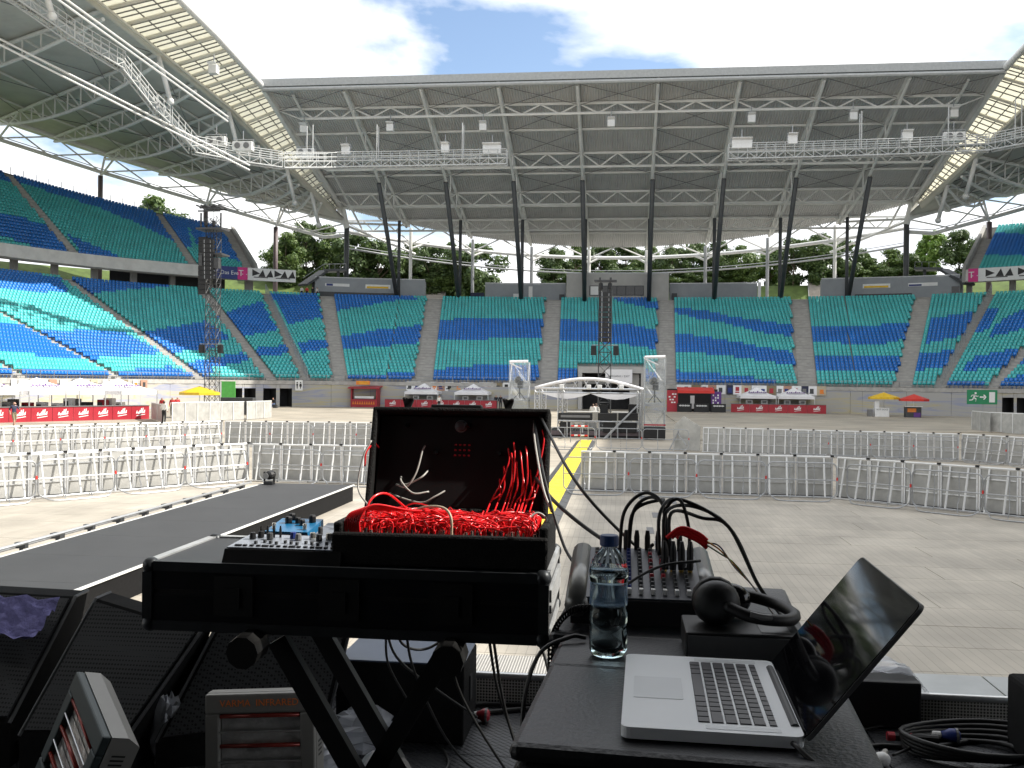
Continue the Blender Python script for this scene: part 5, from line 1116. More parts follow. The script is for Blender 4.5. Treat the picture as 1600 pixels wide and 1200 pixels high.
def canopy(c, w_, d_, ze, zp, rz, label, poles=True, mat='canvas_white', script=True, grp='white tent canopies'):
    c = V(c); e = empty('tent', (c.x, c.y, 0), label, 'tent', grp); ca, sa = math.cos(rz), math.sin(rz); L = lambda x, y, z: V((c.x+x*ca-y*sa, c.y+x*sa+y*ca, z))
    cs = [L(-w_/2,-d_/2,ze), L(w_/2,-d_/2,ze), L(w_/2,d_/2,ze), L(-w_/2,d_/2,ze)]; ap = L(0,0,zp)
    def fn(b):
        for i in range(4):
            p, q = cs[i], cs[(i+1) % 4]; rows = []
            for t in (0, 0.35, 0.7, 1.0): sg = -0.10*math.sin(math.pi*t)*(zp-ze); rows.append((p.lerp(ap, t)+V((0,0,sg)), p.lerp(q, 0.5).lerp(ap, t)+V((0,0,sg*1.6)), q.lerp(ap, t)+V((0,0,sg))))
            for r0_, r1_ in zip(rows[:-1], rows[1:]): b.quad(r0_[0], r0_[1], r1_[1], r1_[0]); b.quad(r0_[1], r0_[2], r1_[2], r1_[1])
    part('roof', mat, e, fn)
    def val(b):
        for i in range(4): b.quad(cs[i], cs[(i+1) % 4], cs[(i+1) % 4]-V((0,0,0.32)), cs[i]-V((0,0,0.32)))
    part('valance', mat, e, val)
    if poles:
        for q in cs: part('pole', 'alu', e, lambda b: b.tube([(q.x,q.y,0),(q.x,q.y,ze)], 0.045, 6))
    part('back_sheet', 'dark_grey', e, lambda b: b.quad(cs[2]-V((0,0,0.1)), cs[3]-V((0,0,0.1)), (cs[3].x,cs[3].y,0.4), (cs[2].x,cs[2].y,0.4))) if script == 2 else None
    if script:
        mid = cs[0].lerp(cs[1], 0.5).lerp(ap, 0.36); nn = (cs[1]-cs[0]).cross(ap-cs[0]).normalized(); m = frame(mid+nn*0.06, cs[1]-cs[0], nn)
        part('script_mark', 'violet', e, lambda b: [b.prism([m@V((x-0.11,-0.12,0)), m@V((x+0.10,-0.08,0)), m@V((x+0.14,hh-0.12,0)), m@V((x+0.03,hh-0.1,0))], m.to_3x3()@V((0,0,0.01))) for x, hh in ((-1.0,0.25),(-0.75,0.18),(-0.5,0.26),(-0.25,0.17),(0.0,0.42),(0.22,0.2),(0.45,0.25),(0.7,0.18),(0.95,0.24))]+[b.prism([m@V((-1.1,-0.15,0)), m@V((1.15,-0.1,0)), m@V((1.15,-0.02,0)), m@V((-1.1,-0.07,0))], m.to_3x3()@V((0,0,0.01)))])
    return e
rzl = math.atan2(dl.y, dl.x)
for k, (t, lab) in enumerate(((0.16,'nearest white bar tent at the left picture edge'),(0.44,'second white bar tent with violet script on the left'),(0.68,'third white bar tent along the red counter on the left'),(0.90,'fourth white bar tent at the far end of the red counter'))):
    canopy(a+dl*((c-a).length*t)+nl*2.4, 4.6 if k else 5.0, 4.4, 2.35, 3.35, rzl, lab)
rn = random.Random(4)
for k in range(13):
    p = a+dl*((c-a).length*(0.14+0.066*k))+nl*rn.uniform(1.6, 3.0); m = ('white','white','mid_grey','dark_grey','red','white')[k % 6]; fg = empty('drinks_fridge', (p.x,p.y,0), '%s bar fridge or dispenser from the left behind the red counter' % nth(k), 'fridge', 'bar equipment'); hh = rn.uniform(1.3, 1.75)
    part('body', m, fg, lambda b: b.bbox((p.x,p.y,hh/2), (0.7,0.6,hh), 0.03, mx=None)); part('door', 'dark_grey' if m != 'dark_grey' else 'mid_grey', fg, lambda b: b.box((p.x-0.1,p.y-0.32,hh*0.72), (0.4,0.03,hh*0.3)))
def hut(name, px0, px1, Y, h, label): 
    x0, x1 = PY(px0,640,Y).x, PY(px1,640,Y).x; e = empty(name, ((x0+x1)/2, Y, 0), label, 'kiosk'); return e, x0, x1
# far bars with pairs of tents
for pxs, px0, px1, Y, lab in (((663,740), 601, 776, 119.4, 'left'), ((1181,1240), 1142, 1291, 119.2, 'right')):
    A_, C_ = PY(px0,640,Y), PY(px1,640,Y); A_.z = C_.z = 0; A_.y = C_.y = Y-(0.0)
    bar_counter([A_, C_], 2.05, 'shaded red bar counter with white logos along the far wall on the %s' % lab, 1.05)
    for i, px in enumerate(pxs):
        q = PY(px, 620, Y+2.3); canopy((q.x, q.y, 0), 4.3, 4.0, 2.05, 3.15, 0, ('left' if i == 0 else 'right')+' tent of the pair behind the far %s counter' % lab, script=2, grp='tents along the far wall')
        for k in range(2):
            fg = empty('drinks_fridge', (q.x-0.9+1.8*k, Y+1.6, 0), ('left' if k == 0 else 'right')+' white fridge inside the %s tent of the far %s pair' % ('left' if i == 0 else 'right', lab), 'fridge', 'bar equipment'); z = 1.55
            part('body', 'white', fg, lambda b: b.bbox((fg.location.x, Y+1.6, z/2), (0.75,0.6,z), 0.03)); part('door', 'mid_grey', fg, lambda b: b.box((fg.location.x, Y+1.29, 1.3), (0.5,0.03,0.3)))
# red food kiosk
e, x0, x1 = hut('food_kiosk', 548, 589, 119.5, 2.6, 'small red wooden food kiosk with orange sign below the left aisle'); xm = (x0+x1)/2
part('back_wall', 'dark_grey', e, lambda b: b.box((xm,121.4,1.2),(x1-x0-0.2,0.1,2.4)))
for x in (x0+0.06, x1-0.06): part('side_wall', 'red', e, lambda b: b.box((x,120.4,1.2),(0.12,1.9,2.4)))
part('counter', 'red', e, lambda b: b.box((xm,119.5,0.5),(x1-x0,0.12,1.0))); part('roof', 'red', e, lambda b: b.prism([(x0-0.3,119.0,2.35),(x1+0.3,119.0,2.35),(x1+0.3,121.5,2.65),(x0-0.3,121.5,2.65)], (0,0,0.12)))
part('shelf', 'white', e, lambda b: b.box((xm,119.8,1.25),(x1-x0-0.9,0.3,0.3))); part('flame_trim', 'orange', e, lambda b: [b.prism([(x0+0.2+0.3*k,119.42,0.35),(x0+0.45+0.3*k,119.42,0.35),(x0+0.33+0.3*k,119.42,0.8)], (0,-0.02,0)) for k in range(10)])
sg = part('roof_sign', 'orange', e, lambda b: b.box((xm-0.05,119.2,3.1),(1.8,0.1,0.5)))
part('sign_script', 'yellow', e, lambda b: [b.box((xm-0.75+0.12*k+0.02*(k%3),119.145,3.18-0.2*r_),(0.07,0.02,0.1+0.04*((k*7+r_)%3)),0) for k in range(12) for r_ in range(2) if not (r_ and k < 2)])
# red drinks booth right of the mixing tower
e, x0, x1 = hut('drinks_booth', 1042, 1127, 116.5, 3, 'wide red drinks booth with awning and photo side panels'); xm = (x0+x1)/2
part('back_wall', 'black', e, lambda b: b.box((xm,119.6,1.4),(x1-x0-0.3,0.1,2.8)))
part('side_panel', 'red', e, lambda b: b.box((x0+0.65,116.6,1.35),(1.3,0.1,2.6))); part('side_panel', 'violet', e, lambda b: b.box((x1-0.6,116.6,1.3),(1.2,0.1,2.5)))
part('photo_print', 'white', e, lambda b: [b.box((x0+0.3+0.3*i+0.1*(k % 2),116.53,1.2+0.33*k),(0.22,0.02,0.16)) for i in range(3) for k in range(4) if (i+k) % 3])
part('photo_print', 'white', e, lambda b: [b.box((x1-0.95+0.28*i,116.53,0.9+0.3*k),(0.16,0.02,0.2)) for i in range(3) for k in range(5) if (i*2+k) % 3])
part('awning', 'red_bright', e, lambda b: b.prism([(x0+1.2,115.6,2.55),(x1-0.9,115.6,2.55),(x1-0.9,117.6,2.95),(x0+1.2,117.6,2.95)], (0,0,0.08))); part('awning_valance', 'red_bright', e, lambda b: b.box((xm+0.15,115.58,2.45),(x1-x0-2.1,0.04,0.25)))
for i in range(3):
    q = x0+1.3+i*2.0; cn = part('counter', 'black', e, lambda b: b.box((q+0.75,116.3,0.55),(1.7,0.5,1.1))); part('counter_script', 'white', cn, lambda b: [b.box((q+0.15+0.1*k,116.04,0.84),(0.07,0.01,0.10+0.05*((k*5)%3)),0) for k in range(13)])
part('fridge', 'white', e, lambda b: b.box((xm,119.3,1.2),(0.5,0.4,1.6)))
# parasol carts
def parasol(px, py_top, Y, rad, mat, label, zt):
    p = PY(px, py_top, Y); e = empty('parasol', (p.x, Y, 0), label, 'parasol'); n = 8
    rim = [(p.x+rad*math.cos(2*math.pi*k/n+0.4), Y+rad*math.sin(2*math.pi*k/n+0.4), zt-0.55) for k in range(n)]
    part('canopy', mat, e, lambda b: (b.add([(p.x,Y,zt)]+rim, [(0,1+k,1+(k+1)%n) for k in range(n)]), b.add(rim+[(x,y,z-0.22) for x,y,z in rim], [(k,(k+1)%n,n+(k+1)%n,n+k) for k in range(n)])))
    part('pole', 'alu', e, lambda b: b.tube([(p.x,Y,0),(p.x,Y,zt)], 0.03, 6)); return e, p
parasol(1381, 614, 110.0, 1.65, 'yellow', 'yellow parasol over a white cart at the far wall on the right', 2.75)
parasol(1428, 618, 109.0, 1.55, 'red_bright', 'red parasol over a small stall at the far wall on the right', 2.6)
parasol(312, 606, 80, 1.7, 'yellow', 'large yellow parasol beside the left speaker tower', 2.75)
q = PY(1377, 640, 109.4); sc_ = empty('snack_cart', (q.x, 109.4, 0), 'white snack cart lettered hot dogs under the yellow parasol', 'cart'); part('body', 'white', sc_, lambda b: b.bbox((q.x,109.4,0.55),(1.5,0.8,1.0),0.03)); part('hood', 'white', sc_, lambda b: b.box((q.x-0.5,109.4,1.4),(0.45,0.5,0.7))); part('side_box', 'mid_grey', sc_, lambda b: b.box((q.x-1.2,109.4,0.45),(0.5,0.5,0.8))); text(sc_, 'HOT DOGS', 0.24, 'dark_grey', frame((q.x,108.98,0.85),(1,0,0),(0,-1,0)))
q = PY(1426, 640, 108.4); sc_ = empty('snack_stall', (q.x, 108.4, 0), 'small dark stall with coloured pictures under the red parasol', 'stall'); part('counter', 'dark_grey', sc_, lambda b: b.box((q.x,108.4,0.6),(1.6,0.8,1.2))); part('picture', 'orange', sc_, lambda b: b.box((q.x-0.2,107.98,0.85),(0.9,0.02,0.4))); part('picture', 'violet', sc_, lambda b: b.box((q.x+0.35,107.98,0.35),(0.7,0.02,0.5))); part('shelf', 'white', sc_, lambda b: b.box((q.x,108.0,1.26),(1.6,0.9,0.06)))
# green exit sign with running figure, arrow and door
q0, q1 = PY(1511, 609, 98), PY(1558, 632, 98); xm, zm = (q0.x+q1.x)/2, (q0.z+q1.z)/2; W, H = q1.x-q0.x, q0.z-q1.z; ex = empty('exit_sign', (xm, 98, 0), 'large green emergency exit sign with running figure and arrow', 'sign')
part('board', 'green_sign', ex, lambda b: b.box((xm,98,zm),(W,0.08,H))); part('post', 'galv', ex, lambda b: b.tube([(xm+0.1,98.1,0),(xm+0.1,98.1,zm)], 0.05, 6))
S = lambda u, v_: (xm+u*W, 97.955, zm+v_*H)
part('door_mark', 'white', ex, lambda b: b.prism([S(0.23,-0.36),S(0.42,-0.36),S(0.42,0.36),S(0.23,0.36)], (0,-0.01,0)))
part('arrow_mark', 'white', ex, lambda b: (b.prism([S(-0.08,-0.05),S(0.06,-0.05),S(0.06,0.05),S(-0.08,0.05)], (0,-0.01,0)), b.prism([S(0.03,-0.17),S(0.08,-0.17),S(0.14,0.0),S(0.08,0.0)], (0,-0.012,0)), b.prism([S(0.03,0.17),S(0.08,0.0),S(0.14,0.0),S(0.08,0.17)], (0,-0.011,0))))
part('figure_mark', 'white', ex, lambda b: (b.lathe([(0.075*H,0),(0.075*H,0.01)], S(-0.22,0.27), 12, axis=(0,-1,0)), *[b.bar(S(*p), S(*q_), 0.02, w_*H, 0, (0,0,1)) for p, q_, w_ in (((-0.24,0.17),(-0.28,-0.06),0.13),((-0.25,0.15),(-0.17,0.04),0.06),((-0.17,0.04),(-0.12,0.08),0.05),((-0.25,0.16),(-0.34,0.12),0.06),((-0.34,0.12),(-0.37,0.02),0.05),((-0.28,-0.05),(-0.20,-0.14),0.08),((-0.20,-0.14),(-0.22,-0.32),0.07),((-0.28,-0.05),(-0.33,-0.2),0.08),((-0.33,-0.2),(-0.43,-0.22),0.07))]))
# toilet sign
q0 = PY(468, 602, 116.5); ts = empty('toilet_sign', (q0.x, 116.5, 2.3), 'square white toilet sign with two black figures by the left tunnels', 'sign'); part('board', 'white', ts, lambda b: b.box((q0.x,116.3,q0.z),(0.95,0.06,1.3)))
for sx in (-0.22, 0.22): part('figure_mark', 'black', ts, lambda b: (b.lathe([(0.09,0),(0.09,0.01)], (q0.x+sx,116.265,q0.z+0.33), 10, axis=(0,-1,0)), b.prism([(q0.x+sx-0.13,116.265,q0.z+0.2),(q0.x+sx+0.13,116.265,q0.z+0.2),(q0.x+sx+(0.16 if sx > 0 else 0.08),116.265,q0.z-0.15),(q0.x+sx-(0.16 if sx > 0 else 0.08),116.265,q0.z-0.15)], (0,-0.01,0)), b.prism([(q0.x+sx-0.07,116.265,q0.z-0.15),(q0.x+sx+0.07,116.265,q0.z-0.15),(q0.x+sx+0.05,116.265,q0.z-0.42),(q0.x+sx-0.05,116.265,q0.z-0.42)], (0,-0.01,0))))
part('bracket', 'galv', ts, lambda b: b.tube([(q0.x,116.35,q0.z),(q0.x,bowl(find_phi(468),0)[1],q0.z)], 0.03, 5))
# silver hoardings
def hoarding(p0, p1, n, label, h=1.45):
    p0, p1 = V(p0), V(p1); e = empty('panel_fence', p0.lerp(p1, 0.5), label, 'fence'); d = (p1-p0).normalized(); rz = math.atan2(d.y, d.x); L = (p1-p0).length/n
    for i in range(n): q = p0.lerp(p1, (i+0.5)/n); part('panel', 'alu_panel', e, lambda b: b.box((q.x,q.y,h/2+0.03),(L-0.03,0.04,h),rz)); part('stile', 'alu_white', e, lambda b: b.box((q.x+math.sin(rz)*0.05-d.x*L/2*0.97,q.y-math.cos(rz)*0.05-d.y*L/2*0.97,h/2+0.03),(0.06,0.03,h),rz))
    part('top_rail', 'alu_white', e, lambda b: b.tube([p0+V((0,0,h+0.06)), p1+V((0,0,h+0.06))], 0.04, 5)); return e
P_ = lambda px, py: V((PZ(px,py).x, PZ(px,py).y, 0))
hoarding(P_(268,660), P_(381,656), 6, 'row of silver panel fencing before the left speaker tower'); hoarding(P_(385,656), P_(424,653), 3, 'short run of silver panel fencing right of the left speaker tower'); hoarding(P_(237,655), P_(256,661), 2, 'low pale mesh panels beside the end of the red counter', 1.3)
hoarding(P_(1519,672), P_(1546,676), 2, 'pale glassy panel pair at the right edge of the deck'); hoarding(P_(1547,675.5), P_(1620,680), 4, 'weathered silver panel fencing at the right edge of the field')
gb = empty('green_board', PY(352,605,96), 'bright green and white board behind the left speaker tower', 'board'); q = BASE[gb.name]; part('board', 'green_bright', gb, lambda b: b.box((q.x+0.3,96,2.3),(1.6,0.06,1.7))); part('stripe', 'white', gb, lambda b: b.box((q.x-0.7,95.99,2.3),(0.6,0.05,1.6))); part('leg', 'galv', gb, lambda b: (b.tube([(q.x-0.6,96.05,0),(q.x-0.6,96.05,3)], 0.03, 5), b.tube([(q.x+0.9,96.05,0),(q.x+0.9,96.05,3)], 0.03, 5)))
bx = empty('stage_box', PZ(352,650), 'long dark equipment case behind the silver fencing', 'case'); q = BASE[bx.name]+V((0,3,0)); part('case', 'dark_grey', bx, lambda b: b.bbox((q.x,q.y,0.85),(3.2,0.9,1.6),0.05)); part('edge', 'mid_grey', bx, lambda b: b.box((q.x,q.y-0.46,1.3),(3.1,0.03,0.05)))
# deck edge on the far right half of the field
de = MB(); de.prism([(4.8,58.5,0.004),(22.5,74.0,0.004),(40.0,79,0.004),(40,112,0.004),(22,117,0.004),(4.8,119,0.004)], (0,0,0.07)); struct(de.build('raised_deck', 'field_cover'))
# posters along the wall
M('cable_tan', (0.5,0.42,0.3), 0.6)
def posters(px0, px1, step, zc_, label):
    e = empty('poster_row', (*bowl(find_phi((px0+px1)/2), -0.2), 2.2), label, 'posters'); k = 0; px = px0
    cols = ['white','white','cloth_khaki','white','skin','white','cloth_navy','canvas_white','cable_tan']
    while px < px1:
        a = find_phi(px); x, y = bowl(a, -0.24); o = part('poster', cols[k % 9], e, lambda b: b.box((x,y,zc_),(1.15 if k % 3 else 0.8,0.03,1.15),-a)); n = V((math.sin(-a), -math.cos(-a), 0)); n = V((-math.sin(a)*1.0, -math.cos(a), 0))
        x2, y2 = bowl(a, -0.265); rr = random.Random(k+int(px0))
        part('picture', ('dark_grey','black','red','navy','orange','mid_grey')[rr.randrange(6)], o, lambda b: (b.box((x2+rr.uniform(-.1,.1),y2,zc_+rr.uniform(-.1,.15)),(0.45,0.02,0.5),-a), b.box((x2+rr.uniform(-.2,.2),y2-0.006,zc_-0.3),(0.5,0.02,0.14),-a)))
        px += step*(1.0 if k % 3 else 0.8); k += 1
posters(640, 792, 13.5, 2.75, 'row of photo posters on the wall behind the far left tents'); posters(1062, 1290, 14, 2.75, 'row of photo posters on the wall behind the far right tents'); posters(18, 232, 17, 2.6, 'row of photo posters on the sunlit wall behind the left bar')
# folk
def at(px, py, z=0.0): p = PZ(px, py, z); return (p.x, p.y, z)
person('person', at(22,668.5), R(60), 1.78, 'cloth_navy', 'cloth_khaki', 'person in navy shirt and khaki shorts walking past the red bar', 'walk', sleeves=False, shorts=True)
person('person', at(256,662), R(170), 1.8, 'cloth_white', 'cloth_black', 'person in white shirt and black trousers beside the silver fencing')
for i, (px, py) in enumerate(((253,651),(269,650),(277,649))): person('person', at(px, py), R(20*i), 1.75, 'cloth_red', 'cloth_black', ('left','middle','right')[i]+' of three people in red shirts behind the silver fencing')
person('person', at(163,652), R(10), 1.75, 'cloth_white', 'cloth_black', 'person in white shirt serving behind the red bar on the left', 'lean')
q = at(428,637.5); person('person', q, R(-30), 1.75, 'cloth_black', 'cloth_denim', 'person in dark jacket and jeans sitting by the left tunnels', 'sit')
cs = empty('crate_seat', (q[0]+0.1, q[1]+0.25, 0), 'dark crate under the person sitting by the left tunnels', 'crate'); part('body', 'dark_grey', cs, lambda b: b.bbox((q[0]+0.1,q[1]+0.25,0.19),(0.5,0.5,0.38),0.02)); part('lid', 'mid_grey', cs, lambda b: b.box((q[0]+0.1,q[1]+0.25,0.39),(0.52,0.52,0.02)))
for i, px in enumerate((775,782)): person('person', at(px,639), R(15*i), 1.8, 'cloth_black', 'cloth_black', ('left','right')[i]+' of two people in black at the end of the far left counter')
for i, (px, m) in enumerate(((926,'cloth_white'),(931,'cloth_white'))): person('person', at(px,664.5-i), R(150+30*i), 1.8, m, 'cloth_black', ('left','right')[i]+' of two people in white shirts standing in the mixing tower')
person('person', at(686,640), R(0), 1.75, 'cloth_white', 'cloth_black', 'person in white shirt beside the far left tents')
for i, (px, m) in enumerate(((1147,'cloth_white'),(1154,'cloth_khaki'),(1234,'cloth_white'),(1268,'cloth_white'),(1071,'cloth_white'))): person('person', at(px,642.5), R(10*i), 1.75, m, 'cloth_black', ('person in white at the left end of the far right bar','person in beige at the left end of the far right bar','person in white between the far right tents','person in white at the right end of the far right bar','person in white behind the red drinks booth counter')[i])
for i, (px, m) in enumerate(((472,'cloth_white'),(480,'cloth_red'),(489,'cloth_black'),(496,'cloth_white'))):
    x, y = bowl(find_phi(px, 29, 16.5), 29.5); person('person', (x, y, 16.32), R(20*i), 1.75, m, 'cloth_black', '%s person from the left in the group atop the far-left stairs' % nth(i))
# ------------------------------------------------------------------ the stage in the foreground
ZS = 1.85
M('galv_pale', (0.50,0.52,0.52), 0.5, metal=0.3, var=0.12, scale=3)
def mat_floor():
    m = M('checker_mat', (0.022, 0.024, 0.028), 0.45, var=0.25, scale=3); t, b = nodes_of(m)
    g_ = t.nodes.new('ShaderNodeNewGeometry'); mpn = t.nodes.new('ShaderNodeMapping'); mpn.inputs['Rotation'].default_value = (0,0,R(45)); mpn.inputs['Scale'].default_value = (34,34,34); t.links.new(g_.outputs['Position'], mpn.inputs[0])
    ch = t.nodes.new('ShaderNodeTexBrick'); ch.inputs['Scale'].default_value = 1.0; ch.inputs['Brick Width'].default_value = 1.6; ch.inputs['Row Height'].default_value = 0.8; ch.inputs['Mortar Size'].default_value = 0.25; ch.inputs['Mortar Smooth'].default_value = 0.6
    t.links.new(mpn.outputs[0], ch.inputs['Vector']); bp = t.nodes.new('ShaderNodeBump'); bp.inputs['Strength'].default_value = 0.9; bp.inputs['Distance'].default_value = 0.006; bp.invert = True
    t.links.new(ch.outputs['Fac'], bp.inputs['Height']); t.links.new(bp.outputs[0], b.inputs['Normal'])
mat_floor()
def perf_mat(name, col, hole, sc, metal, th=0.11):
    m = M(name, col, 0.45, metal=metal, var=0.1, scale=3); t, b = nodes_of(m); tcn = t.nodes.new('ShaderNodeTexCoord'); mpn = t.nodes.new('ShaderNodeMapping'); mpn.inputs['Scale'].default_value = sc; t.links.new(tcn.outputs['Object'], mpn.inputs[0])
    vo = t.nodes.new('ShaderNodeTexVoronoi'); vo.inputs['Scale'].default_value = 1; vo.inputs['Randomness'].default_value = 0.0; t.links.new(mpn.outputs[0], vo.inputs['Vector'])
    lt = t.nodes.new('ShaderNodeMath'); lt.operation = 'LESS_THAN'; lt.inputs[1].default_value = 0.36; t.links.new(vo.outputs['Distance'], lt.inputs[0])
    mi = t.nodes.new('ShaderNodeMix'); mi.data_type = 'RGBA'; mi.inputs[6].default_value = col+(1,); mi.inputs[7].default_value = hole+(1,); t.links.new(lt.outputs[0], mi.inputs[0]); t.links.new(mi.outputs[2], b.inputs['Base Color'])
perf_mat('perforated', (0.62,0.60,0.56), (0.06,0.055,0.05), (70,0.001,70), 0.3); perf_mat('perforated_lip', (0.62,0.60,0.56), (0.06,0.055,0.05), (70,70,0.001), 0.3); perf_mat('grille', (0.045,0.047,0.05), (0.004,0.004,0.004), (75,75,75), 0.3)
stg = MB(); stg.box((0.5,-0.6,0.85),(16,10.7,1.68)); stage = struct(stg.build('stage', 'black_matte'))
for j in range(5):
    for i in range(9):
        x, y = -5.6+1.22*i, 0.3+0.91*(j+0.5)
        part('floor_mat', 'checker_mat', stage, lambda b: b.box((x,y,1.77+0.04),(1.214,0.904,0.08)))
BASE[stage.name] = BASE[stage.name]
sg_ = empty('stage_edge_guard', (0.3,4.8,ZS), 'silver tube and perforated plate guard along the front edge of the stage', 'guard')
part('guard_tube', 'alu', sg_, lambda b: b.tube([(-6,4.62,ZS+0.135),(7,4.55,ZS+0.135)], 0.017, 10), smooth=True)
for i in range(10):
    x = -6+1.3*i; part('kick_plate', 'perforated', sg_, lambda b: b.box((x+0.65,4.62-0.0054*(x+6.65),ZS+0.06),(1.29,0.006,0.12)))
    part('lip_plate', 'perforated_lip' if i < 5 else 'galv_pale', sg_, lambda b: b.box((x+0.65,4.83,ZS+0.105),(1.29,0.38,0.012)))
    part('clamp', 'black', sg_, lambda b: b.box((x+0.68,4.61-0.0054*(x+6.65),ZS+0.13),(0.05,0.05,0.06)))
    part('bracket', 'alu', sg_, lambda b: b.box((x+0.68,4.60-0.0054*(x+6.65),ZS+0.05),(0.09,0.015,0.10)))
    part('support', 'black', sg_, lambda b: b.box((x+0.68,4.83,ZS+0.0),(0.05,0.36,0.19)))
# stage roof overhead (behind and above the viewer)
sr = empty('stage_roof', (3,0,0), 'dark stage roof on lattice towers sheltering the stage overhead', 'stage roof')
part('roof_skin', 'black_matte', sr, lambda b: b.prism([(-15,-14,13.6),(21,-14,13.6),(21,3.95,13.2),(-15,3.95,13.2)], (0,0,0.1)))
part('sun_slot_canopy', 'black_matte', sr, lambda b: b.prism([(-15,4.62,13.2),(21,4.62,13.2),(21,6.5,13.1),(-15,6.5,13.1)], (0,0,0.1)))  # sheet set apart so an added slot lets sun reach the patch cables
for y in (-13.6,-7,-1,6.0): part('roof_truss', 'galv', sr, lambda b: [ (b.tube([(-15,y,12.3+z),(21,y,12.3+z)], 0.05, 5)) for z in (0,0.75)]+[b.tube([(-15+1.5*k,y,12.3+(0.75 if k % 2 else 0)),(-15+1.5*(k+1),y,12.3+(0 if k % 2 else 0.75))], 0.03, 4) for k in range(24)])
for x in (-14.6,20.6):
    for y in (-13.6, 6.0): part('roof_tower', 'galv', sr, lambda b: lattice(b, (x,y,0), 0.5, 0, 13.1, 16, 0.04, 0.02))

for nm, pts, lab in (('fill_block_drape', [(-12,-4.8,0),(16,-4.8,0)], 'added unseen black drape behind the viewer cutting fill light'),):  # unseen drape added to cut fill light on the foreground gear
    a, c = V(pts[0]), V(pts[1]); n = 60; d = (c-a); nn = V((-d.y, d.x, 0)).normalized(); b = MB()
    b.add([a.lerp(c, i/n)+nn*0.12*math.sin(i*1.7)+V((0,0,z)) for i in range(n+1) for z in (0.0, 12.2)], [(2*i,2*i+2,2*i+3,2*i+1) for i in range(n)]); tag(b.build(nm, 'black_matte'), lab, 'light-blocking drape')
# ---- keyboard flight case on X stand ------------------------------------------
M('case_laminate', (0.008,0.009,0.012), 0.35, var=0.3, scale=10); M('case_edge_shaded', (0.045,0.05,0.055), 0.42, metal=0.4, var=0.2, scale=14); M('case_edge_lit', (0.55,0.56,0.56), 0.4, metal=0.6, var=0.2, scale=14)  # shade painted into the front edging, sunlight into the pale rear edging
fc = empty('flight_case', (-0.68,2.48,2.775), 'wide black keyboard flight case with metal edging on the X stand', 'flight case')
X0, X1, Y0, Y1, Z0, Z1 = -1.185, -0.17, 2.29, 2.70, 2.772, 2.94
part('lower_shell', 'case_laminate', fc, lambda b: b.bbox(((X0+X1)/2,(Y0+Y1)/2,Z0+0.045),(X1-X0,Y1-Y0,0.09),0.006))
part('lid_shell', 'case_laminate', fc, lambda b: b.bbox(((X0+X1)/2,(Y0+Y1)/2,Z1-0.036),(X1-X0,Y1-Y0,0.068),0.006))
part('closing_strip', 'black', fc, lambda b: b.box(((X0+X1)/2,(Y0+Y1)/2,Z0+0.095),(X1-X0-0.006,Y1-Y0-0.006,0.012)))
for y in (Y0, Y1):
    for z, dz in ((Z1,-0.011),(Z0,0.011)):
        part('edge_profile', 'case_edge_shaded' if z == Z0 or y == Y0 else 'case_edge_lit', fc, lambda b: b.box(((X0+X1)/2,y+(0.008 if y == Y0 else -0.008),z+dz*0.92),(X1-X0-0.05,0.024,0.024)))
for x in (X0, X1):
    for z, dz in ((Z1,-0.011),(Z0,0.011)):
        part('edge_profile', 'case_edge_lit', fc, lambda b: b.box((x+(0.008 if x == X0 else -0.008),(Y0+Y1)/2,z+dz*0.92),(0.024,Y1-Y0-0.05,0.024)))
    for y in (Y0, Y1):
        part('edge_profile', 'case_edge_shaded', fc, lambda b: b.box((x+(0.009 if x == X0 else -0.009),y+(0.009 if y == Y0 else -0.009),(Z0+Z1)/2),(0.025,0.025,Z1-Z0-0.05)))
        for z in (Z0, Z1): part('ball_corner', 'case_edge_shaded', fc, lambda b: b.sphere((x+(0.012 if x == X0 else -0.012), y+(0.012 if y == Y0 else -0.012), z+(0.011 if z == Z0 else -0.011)), 0.021, 8), smooth=True)
part('side_strip', 'case_edge_lit', fc, lambda b: (b.box((X1+0.004,(Y0+Y1)/2,Z0+0.11),(0.008,Y1-Y0-0.06,0.03)), b.box((X1+0.004,(Y0+Y1)/2,Z0+0.078),(0.008,Y1-Y0-0.06,0.02))))
for x in (-0.95,-0.68,-0.40): part('butterfly_latch', 'black', fc, lambda b: (b.box((x,Y0-0.003,Z0+0.09),(0.10,0.006,0.10)), b.box((x,Y0-0.007,Z0+0.085),(0.035,0.006,0.05))))
ks = empty('keyboard_stand', (-0.68,2.5,ZS), 'black double-braced X keyboard stand carrying the flight case', 'stand')
for y in (2.36, 2.62):
    part('leg', 'black', ks, lambda b: b.bar((-0.86,y,2.74),(-0.33,y,ZS+0.03),0.03,0.05)); part('leg', 'black', ks, lambda b: b.bar((-0.42,y+0.04,2.74),(-0.92,y+0.04,ZS+0.03),0.03,0.05))
part('pivot', 'dark_grey', ks, lambda b: b.tube([(-0.68,2.30,2.30),(-0.68,2.68,2.30)], 0.045, 10)); part('locking_plate', 'dark_grey', ks, lambda b: b.prism([(-0.72,2.33,2.26),(-0.60,2.33,2.27),(-0.57,2.33,2.38),(-0.66,2.33,2.41)], (0,0.012,0)))
for x in (-0.90,-0.40): part('support_arm', 'black', ks, lambda b: (b.tube([(x,2.26,2.755),(x,2.72,2.755)], 0.018, 8))); part('foam_end', 'rubber', ks, lambda b: b.tube([(x,2.22,2.74),(x,2.30,2.745)], 0.04, 10))
for x in (-0.92,-0.34): part('foot_bar', 'black', ks, lambda b: b.tube([(x,2.2,ZS+0.02),(x,2.8,ZS+0.02)], 0.02, 8))
